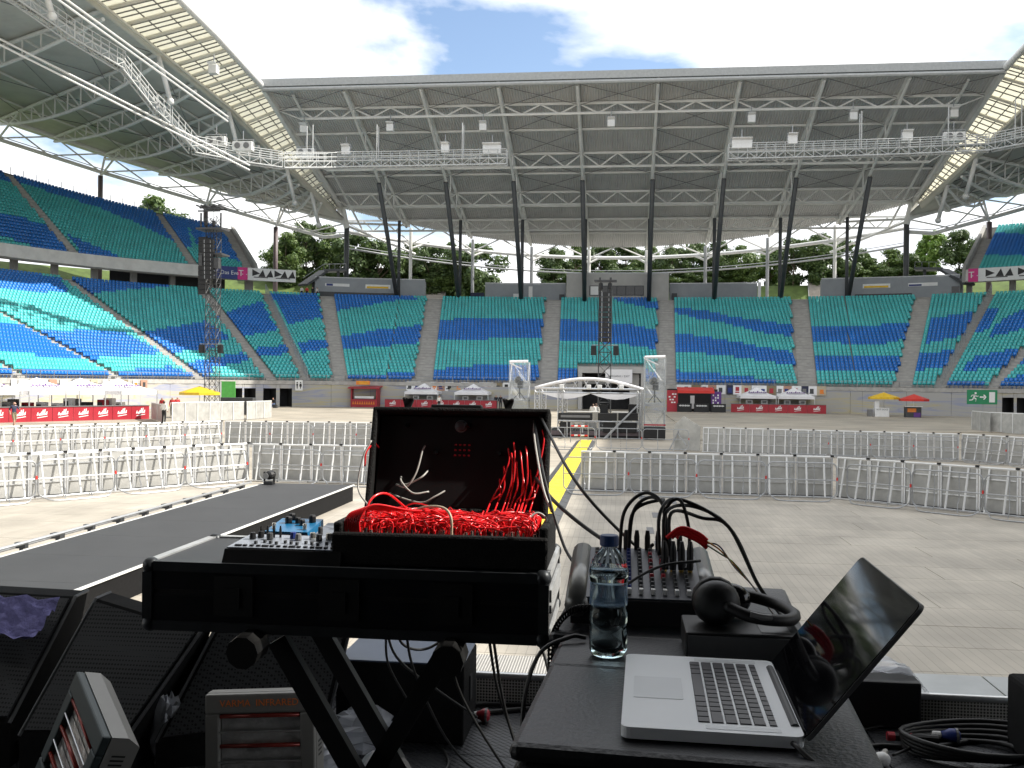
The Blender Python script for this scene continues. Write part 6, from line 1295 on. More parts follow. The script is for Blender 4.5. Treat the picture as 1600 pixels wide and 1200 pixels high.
# ---- suitcase synthesizer -------------------------------------------------------
M('synth_case', (0.005,0.005,0.005), 0.75, var=0.35, scale=25, bump=0.4, bscale=200, spec=0.25); M('synth_panel', (0.30,0.29,0.26), 0.5, var=0.2, scale=30); M('cable_red', (0.80,0.02,0.025), 0.22, var=0.1, scale=10); M('cable_grey', (0.42,0.41,0.38), 0.4, var=0.1); M('cable_beige', (0.52,0.42,0.30), 0.45, var=0.1); M('steel_jack', (0.7,0.68,0.62), 0.25, metal=0.9, var=0)
M('brass', (0.75,0.5,0.15), 0.25, metal=0.9, var=0)
sy = empty('suitcase_synthesizer', (-0.42,2.46,2.945), 'open black suitcase modular synthesizer bristling with red patch cables', 'synthesizer')
SX0, SX1, SY0, SY1, SB, SH = -0.708, -0.172, 2.305, 2.60, 2.945, 3.024
part('base_shell', 'synth_case', sy, lambda b: (b.bbox(((SX0+SX1)/2,SY0+0.012,(SB+SH)/2),(SX1-SX0,0.024,SH-SB),0.006), b.bbox(((SX0+SX1)/2,SY1-0.01,(SB+SH)/2-0.006),(SX1-SX0,0.02,SH-SB-0.012),0.005), b.bbox((SX0+0.011,(SY0+SY1)/2,(SB+SH)/2+0.012),(0.022,SY1-SY0-0.03,SH-SB+0.024),0.006), b.bbox((SX1-0.011,(SY0+SY1)/2,(SB+SH)/2+0.012),(0.022,SY1-SY0-0.03,SH-SB+0.024),0.006), b.box(((SX0+SX1)/2,(SY0+SY1)/2,SB+0.01),(SX1-SX0-0.02,SY1-SY0-0.02,0.016))))
jp = part('jack_panel', 'synth_panel', sy, lambda b: b.box(((SX0+SX1)/2,(SY0+SY1)/2,SH-0.022),(SX1-SX0-0.05,SY1-SY0-0.05,0.012)))
rn = random.Random(11)
jb = MB()
for j in range(5):
    for i in range(34):
        x, y = SX0+0.035+i*(SX1-SX0-0.07)/33, SY0+0.035+j*0.02+rn.uniform(-0.002,0.002)
        if rn.random() < 0.8: jb.lathe([(0.0045,0),(0.0045,0.008),(0.0032,0.008+rn.choice((0.0,0.012,0.016)))], (x,y,SH-0.016), 6, rn.choice((0,0,1)))
o = jb.build('jack_sockets', ['steel_jack','black'], sy); o['kind'] = 'stuff'
LT = V((0,0.30,0.955)).normalized()     # lid leans back
LO_ = V(((SX0+SX1)/2-0.014, SY1+0.01, SH+0.012)); LX, LYv = V((1,0,0)), LT; LN = LX.cross(LYv)     # LN points to the viewer
LW, LH, LD = 0.512, 0.305, 0.055
mxl = MX(((LX.x,LYv.x,LN.x,LO_.x),(LX.y,LYv.y,LN.y,LO_.y),(LX.z,LYv.z,LN.z,LO_.z),(0,0,0,1)))
lid = part('lid', 'synth_case', sy, lambda b: (b.bbox((0,LH/2,-LD+0.006),(LW,LH,0.012),0.005,mx=mxl), b.bbox((0,LH-0.008,-LD/2),(LW,0.016,LD),0.006,mx=mxl), b.bbox((0,0.008,-LD/2),(LW,0.016,LD),0.006,mx=mxl), b.bbox((-LW/2+0.008,LH/2,-LD/2),(0.016,LH-0.01,LD),0.006,mx=mxl), b.bbox((LW/2-0.008,LH/2,-LD/2),(0.016,LH-0.01,LD),0.006,mx=mxl)))
part('lid_panel', 'black', lid, lambda b: b.bbox((0,LH/2,-LD+0.02),(LW-0.04,LH-0.04,0.012),0.003,mx=mxl))
part('knob', 'dark_grey', lid, lambda b: b.lathe([(0.014,0),(0.016,0.004),(0.013,0.012),(0.012,0.013)], mxl@V((0.0,LH*0.84,-LD+0.027)), 16, axis=LN), smooth=True)
part('knob_ring', 'mid_grey', lid, lambda b: b.tube([mxl@V((0.017*math.cos(k*0.393),LH*0.84+0.017*math.sin(k*0.393),-LD+0.028)) for k in range(16)], 0.0016, 5, closed=True))
part('small_knobs', 'black_gloss', lid, lambda b: [b.lathe([(0.007,0),(0.006,0.012)], mxl@V((-0.2+0.045*i,LH*(0.84-0.13*j),-LD+0.027)), 8, axis=LN) for i in range(9) for j in (0, 2) if (i*5+j) % 4 == 1])['kind'] = 'stuff'
part('button_grid', 'red', lid, lambda b: [b.box(tuple(mxl@V((-0.012+0.013*i,LH*(0.66-0.05*j),-LD+0.028))),(0.006,0.004,0.004)) for i in range(4) for j in range(3)])['kind'] = 'stuff'
for x in (-0.155, 0.135): part('latch', 'black', lid, lambda b: (b.prism([mxl@V((x+u,LH+v_,-0.012)) for u, v_ in ((-0.016,0.022),(-0.011,0.030),(0,0.024),(0.011,0.030),(0.016,0.022),(0.008,-0.004),(-0.008,-0.004))], LN*0.008), b.sphere(mxl@V((x-0.012,LH+0.024,-0.002)), 0.005, 6), b.sphere(mxl@V((x+0.012,LH+0.024,-0.002)), 0.005, 6)))
part('handle', 'black', lid, lambda b: b.bbox((-0.015,LH+0.006,-0.025),(0.15,0.014,0.022),0.005,mx=mxl))
def jack(b, p, up, mi=0): b.lathe([(0.0035,0),(0.004,0.004),(0.004,0.022),(0.0025,0.026)], p, 6, mi, axis=up)
tb = MB()
for k in range(300):
    x, y = rn.uniform(SX0+0.03, SX1-0.04), rn.choice((SY0+0.05, SY0+0.09, SY0+0.13, SY0+0.17, SY0+0.22))+rn.uniform(-0.01,0.01); x2 = min(SX1-0.04, max(SX0+0.03, x+rn.choice((-1,1))*abs(rn.gauss(0.07,0.18)))); y2 = rn.uniform(SY0+0.05, SY1-0.05)
    z0 = SH-0.012; hz = rn.uniform(0.02, 0.052); m = (x+x2)/2; my = (y+y2)/2+rn.uniform(-0.02,0.03)
    pts = bez([(x,y,z0),(x+rn.uniform(-.004,.004),y,z0+hz*0.7),(x+(x2-x)*0.25,y+(my-y)*0.5+rn.uniform(-.01,.01),z0+hz*rn.uniform(0.8,1.1)),(m,my,z0+hz*rn.uniform(0.6,1.15)),(x2-(x2-x)*0.25,y2+(my-y2)*0.5,z0+hz*rn.uniform(0.7,1.1)),(x2,y2,z0+hz*0.7),(x2,y2,z0)], 4)
    tb.tube(pts, rn.choice((0.0017,0.002,0.0023)), 5)
for k in range(8):      # bundle at the left end
    x = SX0+0.028+0.005*k; tb.tube(bez([(x,SY0+0.035,SH-0.01),(x,SY0+0.035,SH+0.03),(x+0.03,SY0+0.05,SH+0.05+0.002*k),(x+0.12,SY0+0.1,SH+0.045),(x+0.24,SY0+0.14,SH+0.04)], 5), 0.003, 6)
o = tb.build('patch_cable_tangle', 'cable_red', sy, smooth=True); o['kind'] = 'stuff'
def patch(pts, mat, r_=0.0026, n=6): return part('patch_cable', mat, sy, lambda b: b.tube(bez(pts, n), r_, 7), smooth=True)
def onlid(u, v_, h=0.03): return mxl@V((u, v_*LH, -LD+h))
for u, v_, x in ((0.14,0.62,0.10),(0.155,0.68,0.15),(0.19,0.64,0.19),(0.235,0.80,0.20),(0.15,0.58,0.14),(0.165,0.5,0.16),(0.225,0.55,0.215),(0.205,0.42,0.2),(0.13,0.45,0.12),(0.175,0.6,0.18),(0.185,0.38,0.17),(0.215,0.3,0.19),(0.12,0.33,0.10)):
    patch([onlid(u,v_,0.02), onlid(u,v_,0.04), onlid(u+0.006,v_-0.12,0.055), onlid((u+x)/2+0.01,v_*0.5,0.06), onlid(x,0.12,0.05), ((SX0+SX1)/2+x-0.02,SY1-0.06,SH+0.01)], 'cable_red', 0.0023)
patch([onlid(-0.235,0.62,0.02), onlid(-0.245,0.64,0.045), onlid(-0.262,0.55,0.06), onlid(-0.265,0.42,0.05)], 'cable_red', 0.003)
patch([(-0.64,SY0+0.05,SH),(-0.63,SY0+0.07,SH+0.07),(-0.60,SY0+0.12,SH+0.085),(-0.56,SY0+0.18,SH+0.04),(-0.52,SY0+0.2,SH)], 'cable_red', 0.003)
patch([onlid(-0.1,0.66,0.02), onlid(-0.105,0.60,0.035), onlid(-0.115,0.38,0.05), onlid(-0.14,0.24,0.05), onlid(-0.175,0.27,0.03)], 'cable_grey')
patch([onlid(-0.165,0.36,0.02), onlid(-0.155,0.28,0.05), onlid(-0.12,0.18,0.05), onlid(-0.08,0.21,0.03)], 'cable_grey'); patch([onlid(-0.085,0.43,0.02), onlid(-0.1,0.33,0.05), onlid(-0.14,0.27,0.04), onlid(-0.16,0.28,0.03)], 'cable_grey'); patch([onlid(-0.03,0.24,0.02), onlid(-0.06,0.16,0.04), onlid(-0.10,0.1,0.04), onlid(-0.18,0.17,0.03), onlid(-0.2,0.2,0.02)], 'cable_grey')
patch([(-0.55,SY0+0.14,SH+0.03),(-0.50,SY0+0.12,SH+0.052),(-0.44,SY0+0.06,SH+0.06),(-0.415,SY0+0.035,SH+0.04),(-0.413,SY0+0.035,SH-0.01)], 'cable_beige', 0.0035)
patch([onlid(-0.25,0.66,0.06), onlid(-0.268,0.5,0.065), onlid(-0.275,0.2,0.06), (-0.665,SY1-0.05,SH+0.02)], 'cable_grey'); patch([(-0.24,SY0+0.1,SH+0.02),(-0.21,SY0+0.12,SH+0.045),(-0.185,SY0+0.12,SH+0.03),(-0.20,SY0+0.1,SH+0.005),(-0.235,SY0+0.1,SH+0.01)], 'cable_grey')
# small table synth and pedals --------------------------------------------------
ss_ = empty('tabletop_synth', (-0.83,2.38,2.942), 'flat dark tabletop synthesizer with knobs and patch sockets on the case', 'synthesizer'); M('faceplate', (0.30,0.33,0.38), 0.4, metal=0.3, var=0.1)
part('body', 'black', ss_, lambda b: b.hexa([(-0.985,2.295,2.942),(-0.682,2.295,2.942),(-0.682,2.46,2.942),(-0.985,2.46,2.942),(-0.98,2.302,2.976),(-0.682,2.302,2.976),(-0.682,2.455,2.986),(-0.972,2.455,2.986)]))
fp = lambda u, v_, h=0.0: V((-0.976+0.29*u+0.004*v_, 2.306+0.145*v_, 2.9775+0.0095*v_+h))
part('faceplate', 'faceplate', ss_, lambda b: b.prism([fp(0.0,0), fp(1,0), fp(1,1), fp(0.0,1)], (0,0,0.0025)))
for i in range(15): part('button', 'black', ss_, lambda b: b.box(tuple(fp(0.08+0.06*i,0.10,0.004)),(0.009 if i % 4 else 0.016,0.009,0.005)))
for i in range(12): part('slider', 'dark_grey', ss_, lambda b: b.box(tuple(fp(0.2+0.062*i,0.28+0.05*((i*5) % 3),0.006)),(0.006,0.01,0.008)))
for i, u in enumerate((0.10,0.15,0.26,0.45,0.52,0.63,0.71,0.78,0.86,0.95)): part('knob', ('black','black','dark_grey','navy','mid_grey','steel_jack','black','steel_jack','black','black')[i], ss_, lambda b: b.lathe([(0.008,0),(0.009,0.003),(0.0075,0.016),(0.006,0.017)], fp(u,0.62+0.12*(i % 2),0.003), 10))
for i in range(4): part('plug', 'black', ss_, lambda b: b.lathe([(0.003,0),(0.0035,0.02),(0.002,0.03)], fp(0.14+0.06*i,0.8,0.003), 6))
def pedal(x0, x1, y0, y1, zt, mat, label, knobs, name='effect_pedal'):
    e = empty(name, ((x0+x1)/2,(y0+y1)/2,2.943), label, 'pedal'); z = lambda y: zt-0.012+0.016*(y-y0)/(y1-y0)
    part('enclosure', mat, e, lambda b: b.hexa([(x0,y0,2.943),(x1,y0,2.943),(x1,y1,2.943),(x0,y1,2.943),(x0+0.002,y0+0.002,z(y0)),(x1-0.002,y0+0.002,z(y0)),(x1-0.002,y1,z(y1)),(x0+0.002,y1,z(y1))]))
    part('front_face', 'black', e, lambda b: b.box(((x0+x1)/2,y0-0.001,(2.943+z(y0))/2-0.002),(x1-x0,0.003,z(y0)-2.95)))
    for u, v_, r_, h, m in knobs:
        y = y0+(y1-y0)*v_; part('knob' if m != 'steel_jack' else 'foot_switch', m, e, lambda b: b.lathe([(r_,0),(r_,h*0.8),(r_*0.8,h)], (x0+(x1-x0)*u,y,z(y)), 10))
M('pedal_blue', (0.015,0.16,0.34), 0.35, metal=0.2, var=0.06); M('pedal_grey', (0.17,0.19,0.22), 0.4, metal=0.3, var=0.06)
pedal(-0.955,-0.832,2.50,2.64,3.002,'pedal_blue','bright blue effect pedal with black knobs behind the tabletop synth',((0.15,0.2,0.006,0.016,'steel_jack'),(0.85,0.2,0.006,0.016,'steel_jack'),(0.3,0.65,0.010,0.018,'black'),(0.52,0.65,0.008,0.016,'black'),(0.68,0.5,0.008,0.016,'black'),(0.82,0.75,0.010,0.02,'black'),(0.28,0.9,0.010,0.018,'black')))
pedal(-0.822,-0.70,2.49,2.64,2.992,'pedal_grey','grey effect pedal between the blue pedal and the suitcase',((0.15,0.2,0.007,0.02,'dark_grey'),(0.45,0.6,0.008,0.024,'black'),(0.9,0.2,0.007,0.02,'dark_grey')))

# ---- black cases on the right --------------------------------------------------
TT = 2.925; M('table_vinyl', (0.012,0.013,0.016), 0.45, var=0.2, scale=12, bump=0.15, bscale=150)
def black_case(x0, x1, y0, y1, z0, z1, label, skew=0.0):
    e = empty('black_case', ((x0+x1)/2,(y0+y1)/2,z0), label, 'case'); mx_ = MX.Translation(((x0+x1)/2,(y0+y1)/2,(z0+z1)/2))@MX.Rotation(R(-4),4,'Z')
    part('body', 'table_vinyl', e, lambda b: b.bbox((0,0,-0.012),(x1-x0,y1-y0,z1-z0-0.024),0.02,mx=mx_)); part('lid', 'table_vinyl', e, lambda b: b.bbox((0,0,(z1-z0)/2-0.0125),(x1-x0+0.004,y1-y0+0.004,0.025),0.011,mx=mx_))
    part('side_handle', 'black', e, lambda b: b.bbox((0,-(y1-y0)/2-0.006,0.05),(0.14,0.012,0.07),0.005,mx=mx_))
    return e
black_case(-0.128,0.345,1.235,1.605,ZS,TT,'nearest tall black case bearing the silver laptop'); black_case(-0.112,0.36,1.615,1.822,ZS,TT-0.004,'middle black case with the water bottle on it'); black_case(-0.115,0.375,1.834,2.36,ZS,TT-0.008,'rear black case carrying the mixing desk')
# laptop
M('laptop_alu', (0.86,0.89,0.92), 0.45, metal=0.0, var=0.03, scale=4); M('trackpad', (0.72,0.75,0.78), 0.4, metal=0.0, var=0); M('key', (0.025,0.024,0.03), 0.45, var=0); M('screen', (0.003,0.003,0.004), 0.05, var=0, spec=0.3)
lp = empty('laptop', (0.13,1.46,TT), 'open silver laptop with black keys turned sideways on the near case', 'laptop'); H0 = TT+0.003
rotl = MX.Translation((0.128,1.457,H0))@MX.Rotation(R(-1.5),4,'Z')      # local x: user (left) to hinge (right), local y along the keys
def rrect(w_, d_, r_, n=4):
    p = []
    for cx, cy, a0 in ((w_/2-r_,d_/2-r_,0),(-w_/2+r_,d_/2-r_,90),(-w_/2+r_,-d_/2+r_,180),(w_/2-r_,-d_/2+r_,270)):
        for k in range(n+1): a = R(a0+90*k/n); p.append((cx+r_*math.cos(a), cy+r_*math.sin(a)))
    return p
part('base', 'laptop_alu', lp, lambda b: b.prism([rotl@V((x,y,0.0)) for x, y in rrect(0.238,0.348,0.012)], (0,0,0.0155)))
part('foot', 'rubber', lp, lambda b: [b.box(tuple(rotl@V((x,y,-0.0015))),(0.02,0.02,0.003)) for x in (-0.1,0.1) for y in (-0.15,0.15)])
part('trackpad', 'trackpad', lp, lambda b: b.prism([rotl@V((x-0.068,y+0.0,0.0157)) for x, y in rrect(0.072,0.102,0.003)], (0,0,0.0004)))
for s in (-1, 1): part('speaker_grille', 'trackpad', lp, lambda b: b.prism([rotl@V((x+0.042,y+s*0.157,0.0157)) for x, y in rrect(0.098,0.014,0.002)], (0,0,0.0003)))
KY = 0.284; rows = [(0.000,1.0,[1,1,1.2,5.2,1.2,1,1,1,1]),(0.0185,1.0,[2.3]+[1]*10+[2.3]),(0.037,1.0,[1.8]+[1]*11+[1.8]),(0.0555,1.0,[1.5]+[1]*12+[1.1]),(0.074,1.0,[1]*13+[1.6]),(0.0915,0.62,[1]*14)]
for xo, hgt, ws in rows:
    tot = sum(ws); y = KY/2
    for w_ in ws:
        L = KY*w_/tot; cx, cy = -0.008+xo, y-L/2; y -= L
        part('key', 'key', lp, lambda b: b.hexa([rotl@V((cx+dx*0.0078*hgt,cy+dy*(L/2-0.0012),0.0157)) for dx, dy in ((-1,-1),(1,-1),(1,1),(-1,1))]+[rotl@V((cx+dx*0.0070*hgt,cy+dy*(L/2-0.0019),0.0172)) for dx, dy in ((-1,-1),(1,-1),(1,1),(-1,1))]))
part('hinge', 'dark_grey', lp, lambda b: b.tube([rotl@V((0.112,-0.135,0.013)), rotl@V((0.112,0.135,0.013))], 0.0065, 10))
# screen leans away from the keys
ang = R(52); sx = V((math.cos(ang),0,math.sin(ang))); mxs = rotl@MX(((sx.x,0,-sx.z,0.118),(0,1,0,0),(sx.z,0,sx.x,0.012),(0,0,0,1)))
M('lid_alu_shaded', (0.16,0.165,0.17), 0.4, metal=0.4, var=0.03)  # silver lid darkened to carry its unlit shade and dark gasket edge
sc_o = part('screen_lid', 'lid_alu_shaded', lp, lambda b: b.prism([mxs@V((x+0.116,y,-0.007)) for x, y in rrect(0.232,0.348,0.012)], mxs.to_3x3()@V((0,0,0.006))))
part('display', 'screen', sc_o, lambda b: b.prism([mxs@V((x+0.116,y,-0.0009)) for x, y in rrect(0.229,0.345,0.011)], mxs.to_3x3()@V((0,0,0.0012))))
# bottle
M('pet', (0.85,0.95,0.97), 0.05, var=0); t, b_ = nodes_of(MAT['pet']); b_.inputs['Transmission Weight'].default_value = 1.0; b_.inputs['IOR'].default_value = 1.2
M('water', (0.80,0.92,0.95), 0.0, var=0); t, b_ = nodes_of(MAT['water']); b_.inputs['Transmission Weight'].default_value = 1.0; b_.inputs['IOR'].default_value = 1.33
film_mat('bottle_label', 0.42, (0.22,0.36,0.55), 0.3); M('cap_blue', (0.015,0.05,0.17), 0.4, var=0)
bt = empty('water_bottle', (-0.018,1.69,TT), 'clear plastic water bottle with blue cap, nearly full', 'bottle'); bc = V((-0.018,1.695,TT-0.002))
prof = [(0.024,0),(0.030,0.003),(0.0335,0.012),(0.0335,0.045),(0.0315,0.052),(0.0335,0.060),(0.0335,0.075),(0.0310,0.082),(0.0325,0.09),(0.0325,0.128),(0.0345,0.136),(0.0345,0.150),(0.030,0.166),(0.020,0.180),(0.0135,0.190),(0.0135,0.198)]
part('shell', 'pet', bt, lambda b: b.lathe(prof, bc, 28), smooth=True)
part('water', 'water', bt, lambda b: b.lathe([(r_*0.96,z+0.0015) for r_, z in prof if z <= 0.150], bc, 28), smooth=True)
part('label', 'bottle_label', bt, lambda b: b.lathe([(0.0332,0.092),(0.0332,0.127)], bc, 28), smooth=True)
part('label_band', 'bottle_label', bt, lambda b: b.add([(bc.x+0.0335*math.cos(a), bc.y+0.0335*math.sin(a), bc.z+z) for a in [2*math.pi*k/28 for k in range(28)] for z in (0.090,0.100)], [(2*k,2*((k+1)%28),2*((k+1)%28)+1,2*k+1) for k in range(28)]))
part('cap', 'cap_blue', bt, lambda b: b.lathe([(0.0155,0),(0.0165,0.002),(0.0165,0.016),(0.0150,0.0185)], bc+V((0,0,0.192)), 24))
# mixer
M('mixer_face', (0.05,0.054,0.065), 0.45, metal=0.2, var=0.1); M('mixer_cheek', (0.20,0.20,0.19), 0.3, metal=0.5, var=0.1)
mxd = empty('mixing_desk', (0.05,2.05,TT), 'compact mixing desk with rows of small knobs on the rear case', 'mixing desk'); MXx0, MXx1, MY0, MY1 = -0.095, 0.19, 1.90, 2.22
fz_ = lambda y: TT+0.048+0.048*(y-MY0)/(MY1-MY0)
part('body', 'black', mxd, lambda b: b.hexa([(MXx0,MY0,TT),(MXx1,MY0,TT),(MXx1,MY1,TT),(MXx0,MY1,TT),(MXx0,MY0,fz_(MY0)),(MXx1,MY0,fz_(MY0)),(MXx1,MY1,fz_(MY1)),(MXx0,MY1,fz_(MY1))]))
part('faceplate', 'mixer_face', mxd, lambda b: b.prism([(MXx0+0.03,MY0+0.004,fz_(MY0+0.004)+0.001),(MXx1-0.02,MY0+0.004,fz_(MY0+0.004)+0.001),(MXx1-0.02,MY1-0.01,fz_(MY1-0.01)+0.001),(MXx0+0.03,MY1-0.01,fz_(MY1-0.01)+0.001)], (0,0,0.003)))
part('side_cheek', 'mixer_cheek', mxd, lambda b: b.tube([(MXx0+0.012,MY0-0.004,fz_(MY0)-0.012),(MXx0+0.012,MY1,fz_(MY1)-0.012)], 0.024, 12), smooth=True); part('side_cheek', 'mixer_cheek', mxd, lambda b: b.tube([(MXx1-0.01,MY0-0.004,fz_(MY0)-0.012),(MXx1-0.01,MY1,fz_(MY1)-0.012)], 0.022, 12), smooth=True)
for i in range(9):
    for j in range(11):
        x, y = MXx0+0.045+0.0235*i, MY0+0.05+0.023*j; m = 'mid_grey' if i < 2 else ('red' if i in (5,6) and j > 1 and j % 2 else ('navy' if i == 3 else 'dark_grey'))
        if j == 0: part('fader', 'white', mxd, lambda b: b.box((x,y-0.02,fz_(y)+0.006),(0.008,0.016,0.01)))
        part('knob', m, mxd, lambda b: b.lathe([(0.0052,0),(0.0042,0.011)], (x,y,fz_(y)+0.003), 6))
for i in range(6): part('plug', 'black', mxd, lambda b: b.lathe([(0.006,0),(0.0065,0.03),(0.004,0.045)], (MXx0+0.11+0.024*i,MY1-0.015,fz_(MY1)+0.0), 8))
# interface box and headphones
ib = empty('audio_box', (0.23,1.74,TT), 'flat black box under the headphones beside the mixer', 'audio box'); part('body', 'black', ib, lambda b: b.bbox((0.215,1.745,TT+0.024),(0.20,0.13,0.046),0.004)); part('front_panel', 'dark_grey', ib, lambda b: b.box((0.215,1.678,TT+0.024),(0.19,0.004,0.036))); part('top_label', 'mid_grey', ib, lambda b: b.box((0.27,1.74,TT+0.0475),(0.05,0.09,0.001)))
hp = empty('headphones', (0.2,1.73,TT+0.048), 'black over-ear headphones lying on the flat box', 'headphones'); hz_ = TT+0.049
part('ear_cup', 'black', hp, lambda b: b.sphere((0.172,1.735,hz_+0.038), 0.042, 12, sc=(1,0.72,0.95)), smooth=True); part('ear_cup', 'black_gloss', hp, lambda b: b.sphere((0.205,1.80,hz_+0.03), 0.036, 12, sc=(1.0,0.6,0.85)), smooth=True)
part('ear_pad', 'rubber', hp, lambda b: b.tube([(0.172+0.032*math.cos(k*0.449),1.766,hz_+0.038+0.032*math.sin(k*0.449)) for k in range(14)], 0.010, 8, closed=True), smooth=True)
part('headband', 'black', hp, lambda b: b.tube(bez([(0.185,1.715,hz_+0.038),(0.23,1.698,hz_+0.024),(0.288,1.715,hz_+0.016),(0.312,1.76,hz_+0.016),(0.292,1.82,hz_+0.02),(0.245,1.845,hz_+0.028),(0.20,1.825,hz_+0.035)], 6), 0.011, 8), smooth=True)
part('slider_arm', 'mid_grey', hp, lambda b: b.tube(bez([(0.225,1.692,hz_+0.030),(0.245,1.692,hz_+0.026),(0.262,1.697,hz_+0.024)], 4), 0.006, 6))

# ---- cables --------------------------------------------------------------------
def cable(pts, r_, mat, label, n=8, name='cable', grp=None): b = MB(); b.tube(bez(pts, n), r_, 8); return tag(b.build(name, mat, smooth=True), label, 'cable', grp)
yb2 = MY1-0.015; zp = fz_(MY1)+0.05
ends = [0.015,0.039,0.063,0.087]
for i, (pk, px) in enumerate((((0.055,0.135),0.01),((0.065,0.125),0.03),((0.09,0.12),0.03),((0.15,0.125),0.19),((0.18,0.11),0.21),((0.2,0.085),0.20),((0.13,0.125),0.16))):
    x0 = px-0.01 if i < 3 else 0.085+0.012*(i-3); x1 = 0.11 if i < 3 else 0.30
    if i < 3: pts = [(x0,yb2-0.02,zp-0.06),(x0+0.01,yb2-0.03,zp+0.04),(pk[0],yb2-0.04,zp+pk[1]-0.05),(0.095,yb2-0.07,zp+0.06),(0.10,yb2-0.12,zp-0.02),(0.10,yb2-0.16,zp-0.06)]
    elif i < 6: pts = [(x0,yb2-0.12,zp-0.04),(x0+0.002,yb2-0.1,zp+0.05),(pk[0]-0.02,yb2-0.06,zp+pk[1]-0.05),(0.235,yb2-0.08,zp+0.02),(0.29,yb2-0.14,zp-0.09),(0.33,yb2-0.2,TT+0.006),(0.335,yb2-0.32,TT+0.006)]
    else: pts = [(0.095,yb2-0.07,zp-0.05),(0.10,yb2-0.07,zp+0.05),(0.13,yb2-0.07,zp+0.075),(0.148,yb2-0.1,zp+0.02),(0.148,yb2-0.13,zp-0.05)]
    cable(pts, 0.004, 'rubber', '%s black cable from the left arching over the mixing desk' % nth(i), grp='cables plugged into the mixing desk')
for i in range(4): 
    x = 0.095+0.018*i; pl_ = empty('jack_plug', (x,yb2-0.14,zp-0.07), '%s black jack plug from the left standing in the mixer' % nth(i), 'plug', 'plugs in the mixing desk'); part('barrel', 'black', pl_, lambda b: b.lathe([(0.007,0),(0.0075,0.01),(0.007,0.045),(0.004,0.06)], (x,yb2-0.14,zp-0.065), 10)); part('collar', 'brass', pl_, lambda b: b.lathe([(0.0055,-0.012),(0.0055,0.0)], (x,yb2-0.14,zp-0.065), 10))
for i, m in enumerate(('cable_red','cable_red','cable_red')): cable([(0.10+0.01*i,yb2-0.13,zp+0.0),(0.13,yb2-0.13,zp+0.022-0.006*i),(0.165,yb2-0.13,zp+0.012-0.008*i),(0.185,yb2-0.13,zp-0.003-0.008*i)], 0.0045, m, ('upper','middle','lower')[i]+' red sheathed lead above the mixer plugs')
for i, m in enumerate(('orange','cable_beige','green_bright','yellow','navy','cable_grey')): 
    w_ = 0.004*math.sin(i*2.1); cable([(0.183,yb2-0.13,zp-0.004-0.004*(i % 3)),(0.21,yb2-0.14+w_,zp-0.02+w_*2),(0.24,yb2-0.15-w_,zp-0.05-w_),(0.275,yb2-0.17+w_,zp-0.088),(0.315,yb2-0.22,TT+0.006)], 0.0017, m, ('orange','beige','green','yellow','blue','grey')[i]+' thin lead of the multicoloured bundle right of the mixer')
cable([onlid(0.225,0.95,0.03), PD(905,760,2.3), PD(1000,858,2.28), (0.075,MY1-0.01,fz_(MY1)+0.012)], 0.004, 'rubber', 'upper taut black cable from the suitcase lid to the mixer')
cable([onlid(0.22,0.35,0.05), PD(868,785,2.45), PD(920,828,2.35), PD(972,860,2.25), (0.02,MY1-0.01,fz_(MY1)+0.01)], 0.005, 'rubber', 'thick black cable from behind the suitcase to the mixer')
cable([onlid(0.21,0.90,0.03), PD(850,745,2.45), PD(880,850,2.3), PD(908,905,2.15), (-0.112,2.0,TT-0.02)], 0.0038, 'rubber', 'thin black cable hanging from the suitcase to the rear case')
cable([onlid(0.21,0.9,0.032), onlid(0.215,0.7,0.06), PD(848,760,2.5), PD(862,800,2.45)], 0.003, 'cable_grey', 'pale grey cable hanging down the right of the suitcase lid')
cable([(0.165,2.0,fz_(2.0)+0.05),(0.08,1.97,fz_(1.97)+0.045),(0.0,1.92,fz_(1.92)+0.012),(-0.05,1.88,TT+0.01)], 0.003, 'rubber', 'thin black cable lying across the mixer knobs')
cable([(-0.118,1.55,TT-0.35),(-0.16,1.62,TT-0.12),(-0.145,1.72,TT-0.02),(-0.09,1.77,TT+0.006),(-0.06,1.78,TT+0.004)], 0.004, 'rubber', 'black cable looping over the left edge by the bottle')
co = []; 
for k in range(220): 
    t_ = k/219; c_ = bez([(-0.02,1.885,TT+0.035),(-0.09,1.88,TT+0.03),(-0.128,1.87,TT-0.02),(-0.13,1.85,TT-0.10)], 10); f = t_*(len(c_)-1); i0 = min(int(f), len(c_)-2); p = c_[i0].lerp(c_[i0+1], f-i0); a = k*0.9; co.append(p+V((0.004*math.cos(a),0.007*math.cos(a+1),0.008*math.sin(a))))
b = MB(); b.tube(co, 0.002, 5); tag(b.build('coiled_cable', 'rubber'), 'black coiled lead draped over the left edge by the mixer', 'cable')
cable([(0.25,1.62,TT+0.012),(0.27,1.64,TT+0.02),(0.33,1.655,TT+0.018),(0.37,1.65,TT)], 0.0022, 'cable_grey', 'thin pale lead plugged into the far side of the laptop')
cable([(0.225,1.285,TT+0.010),(0.235,1.262,TT+0.006),(0.27,1.235,TT-0.03),(0.33,1.2,TT-0.16)], 0.0035, 'rubber', 'black lead leaving the near corner of the laptop')
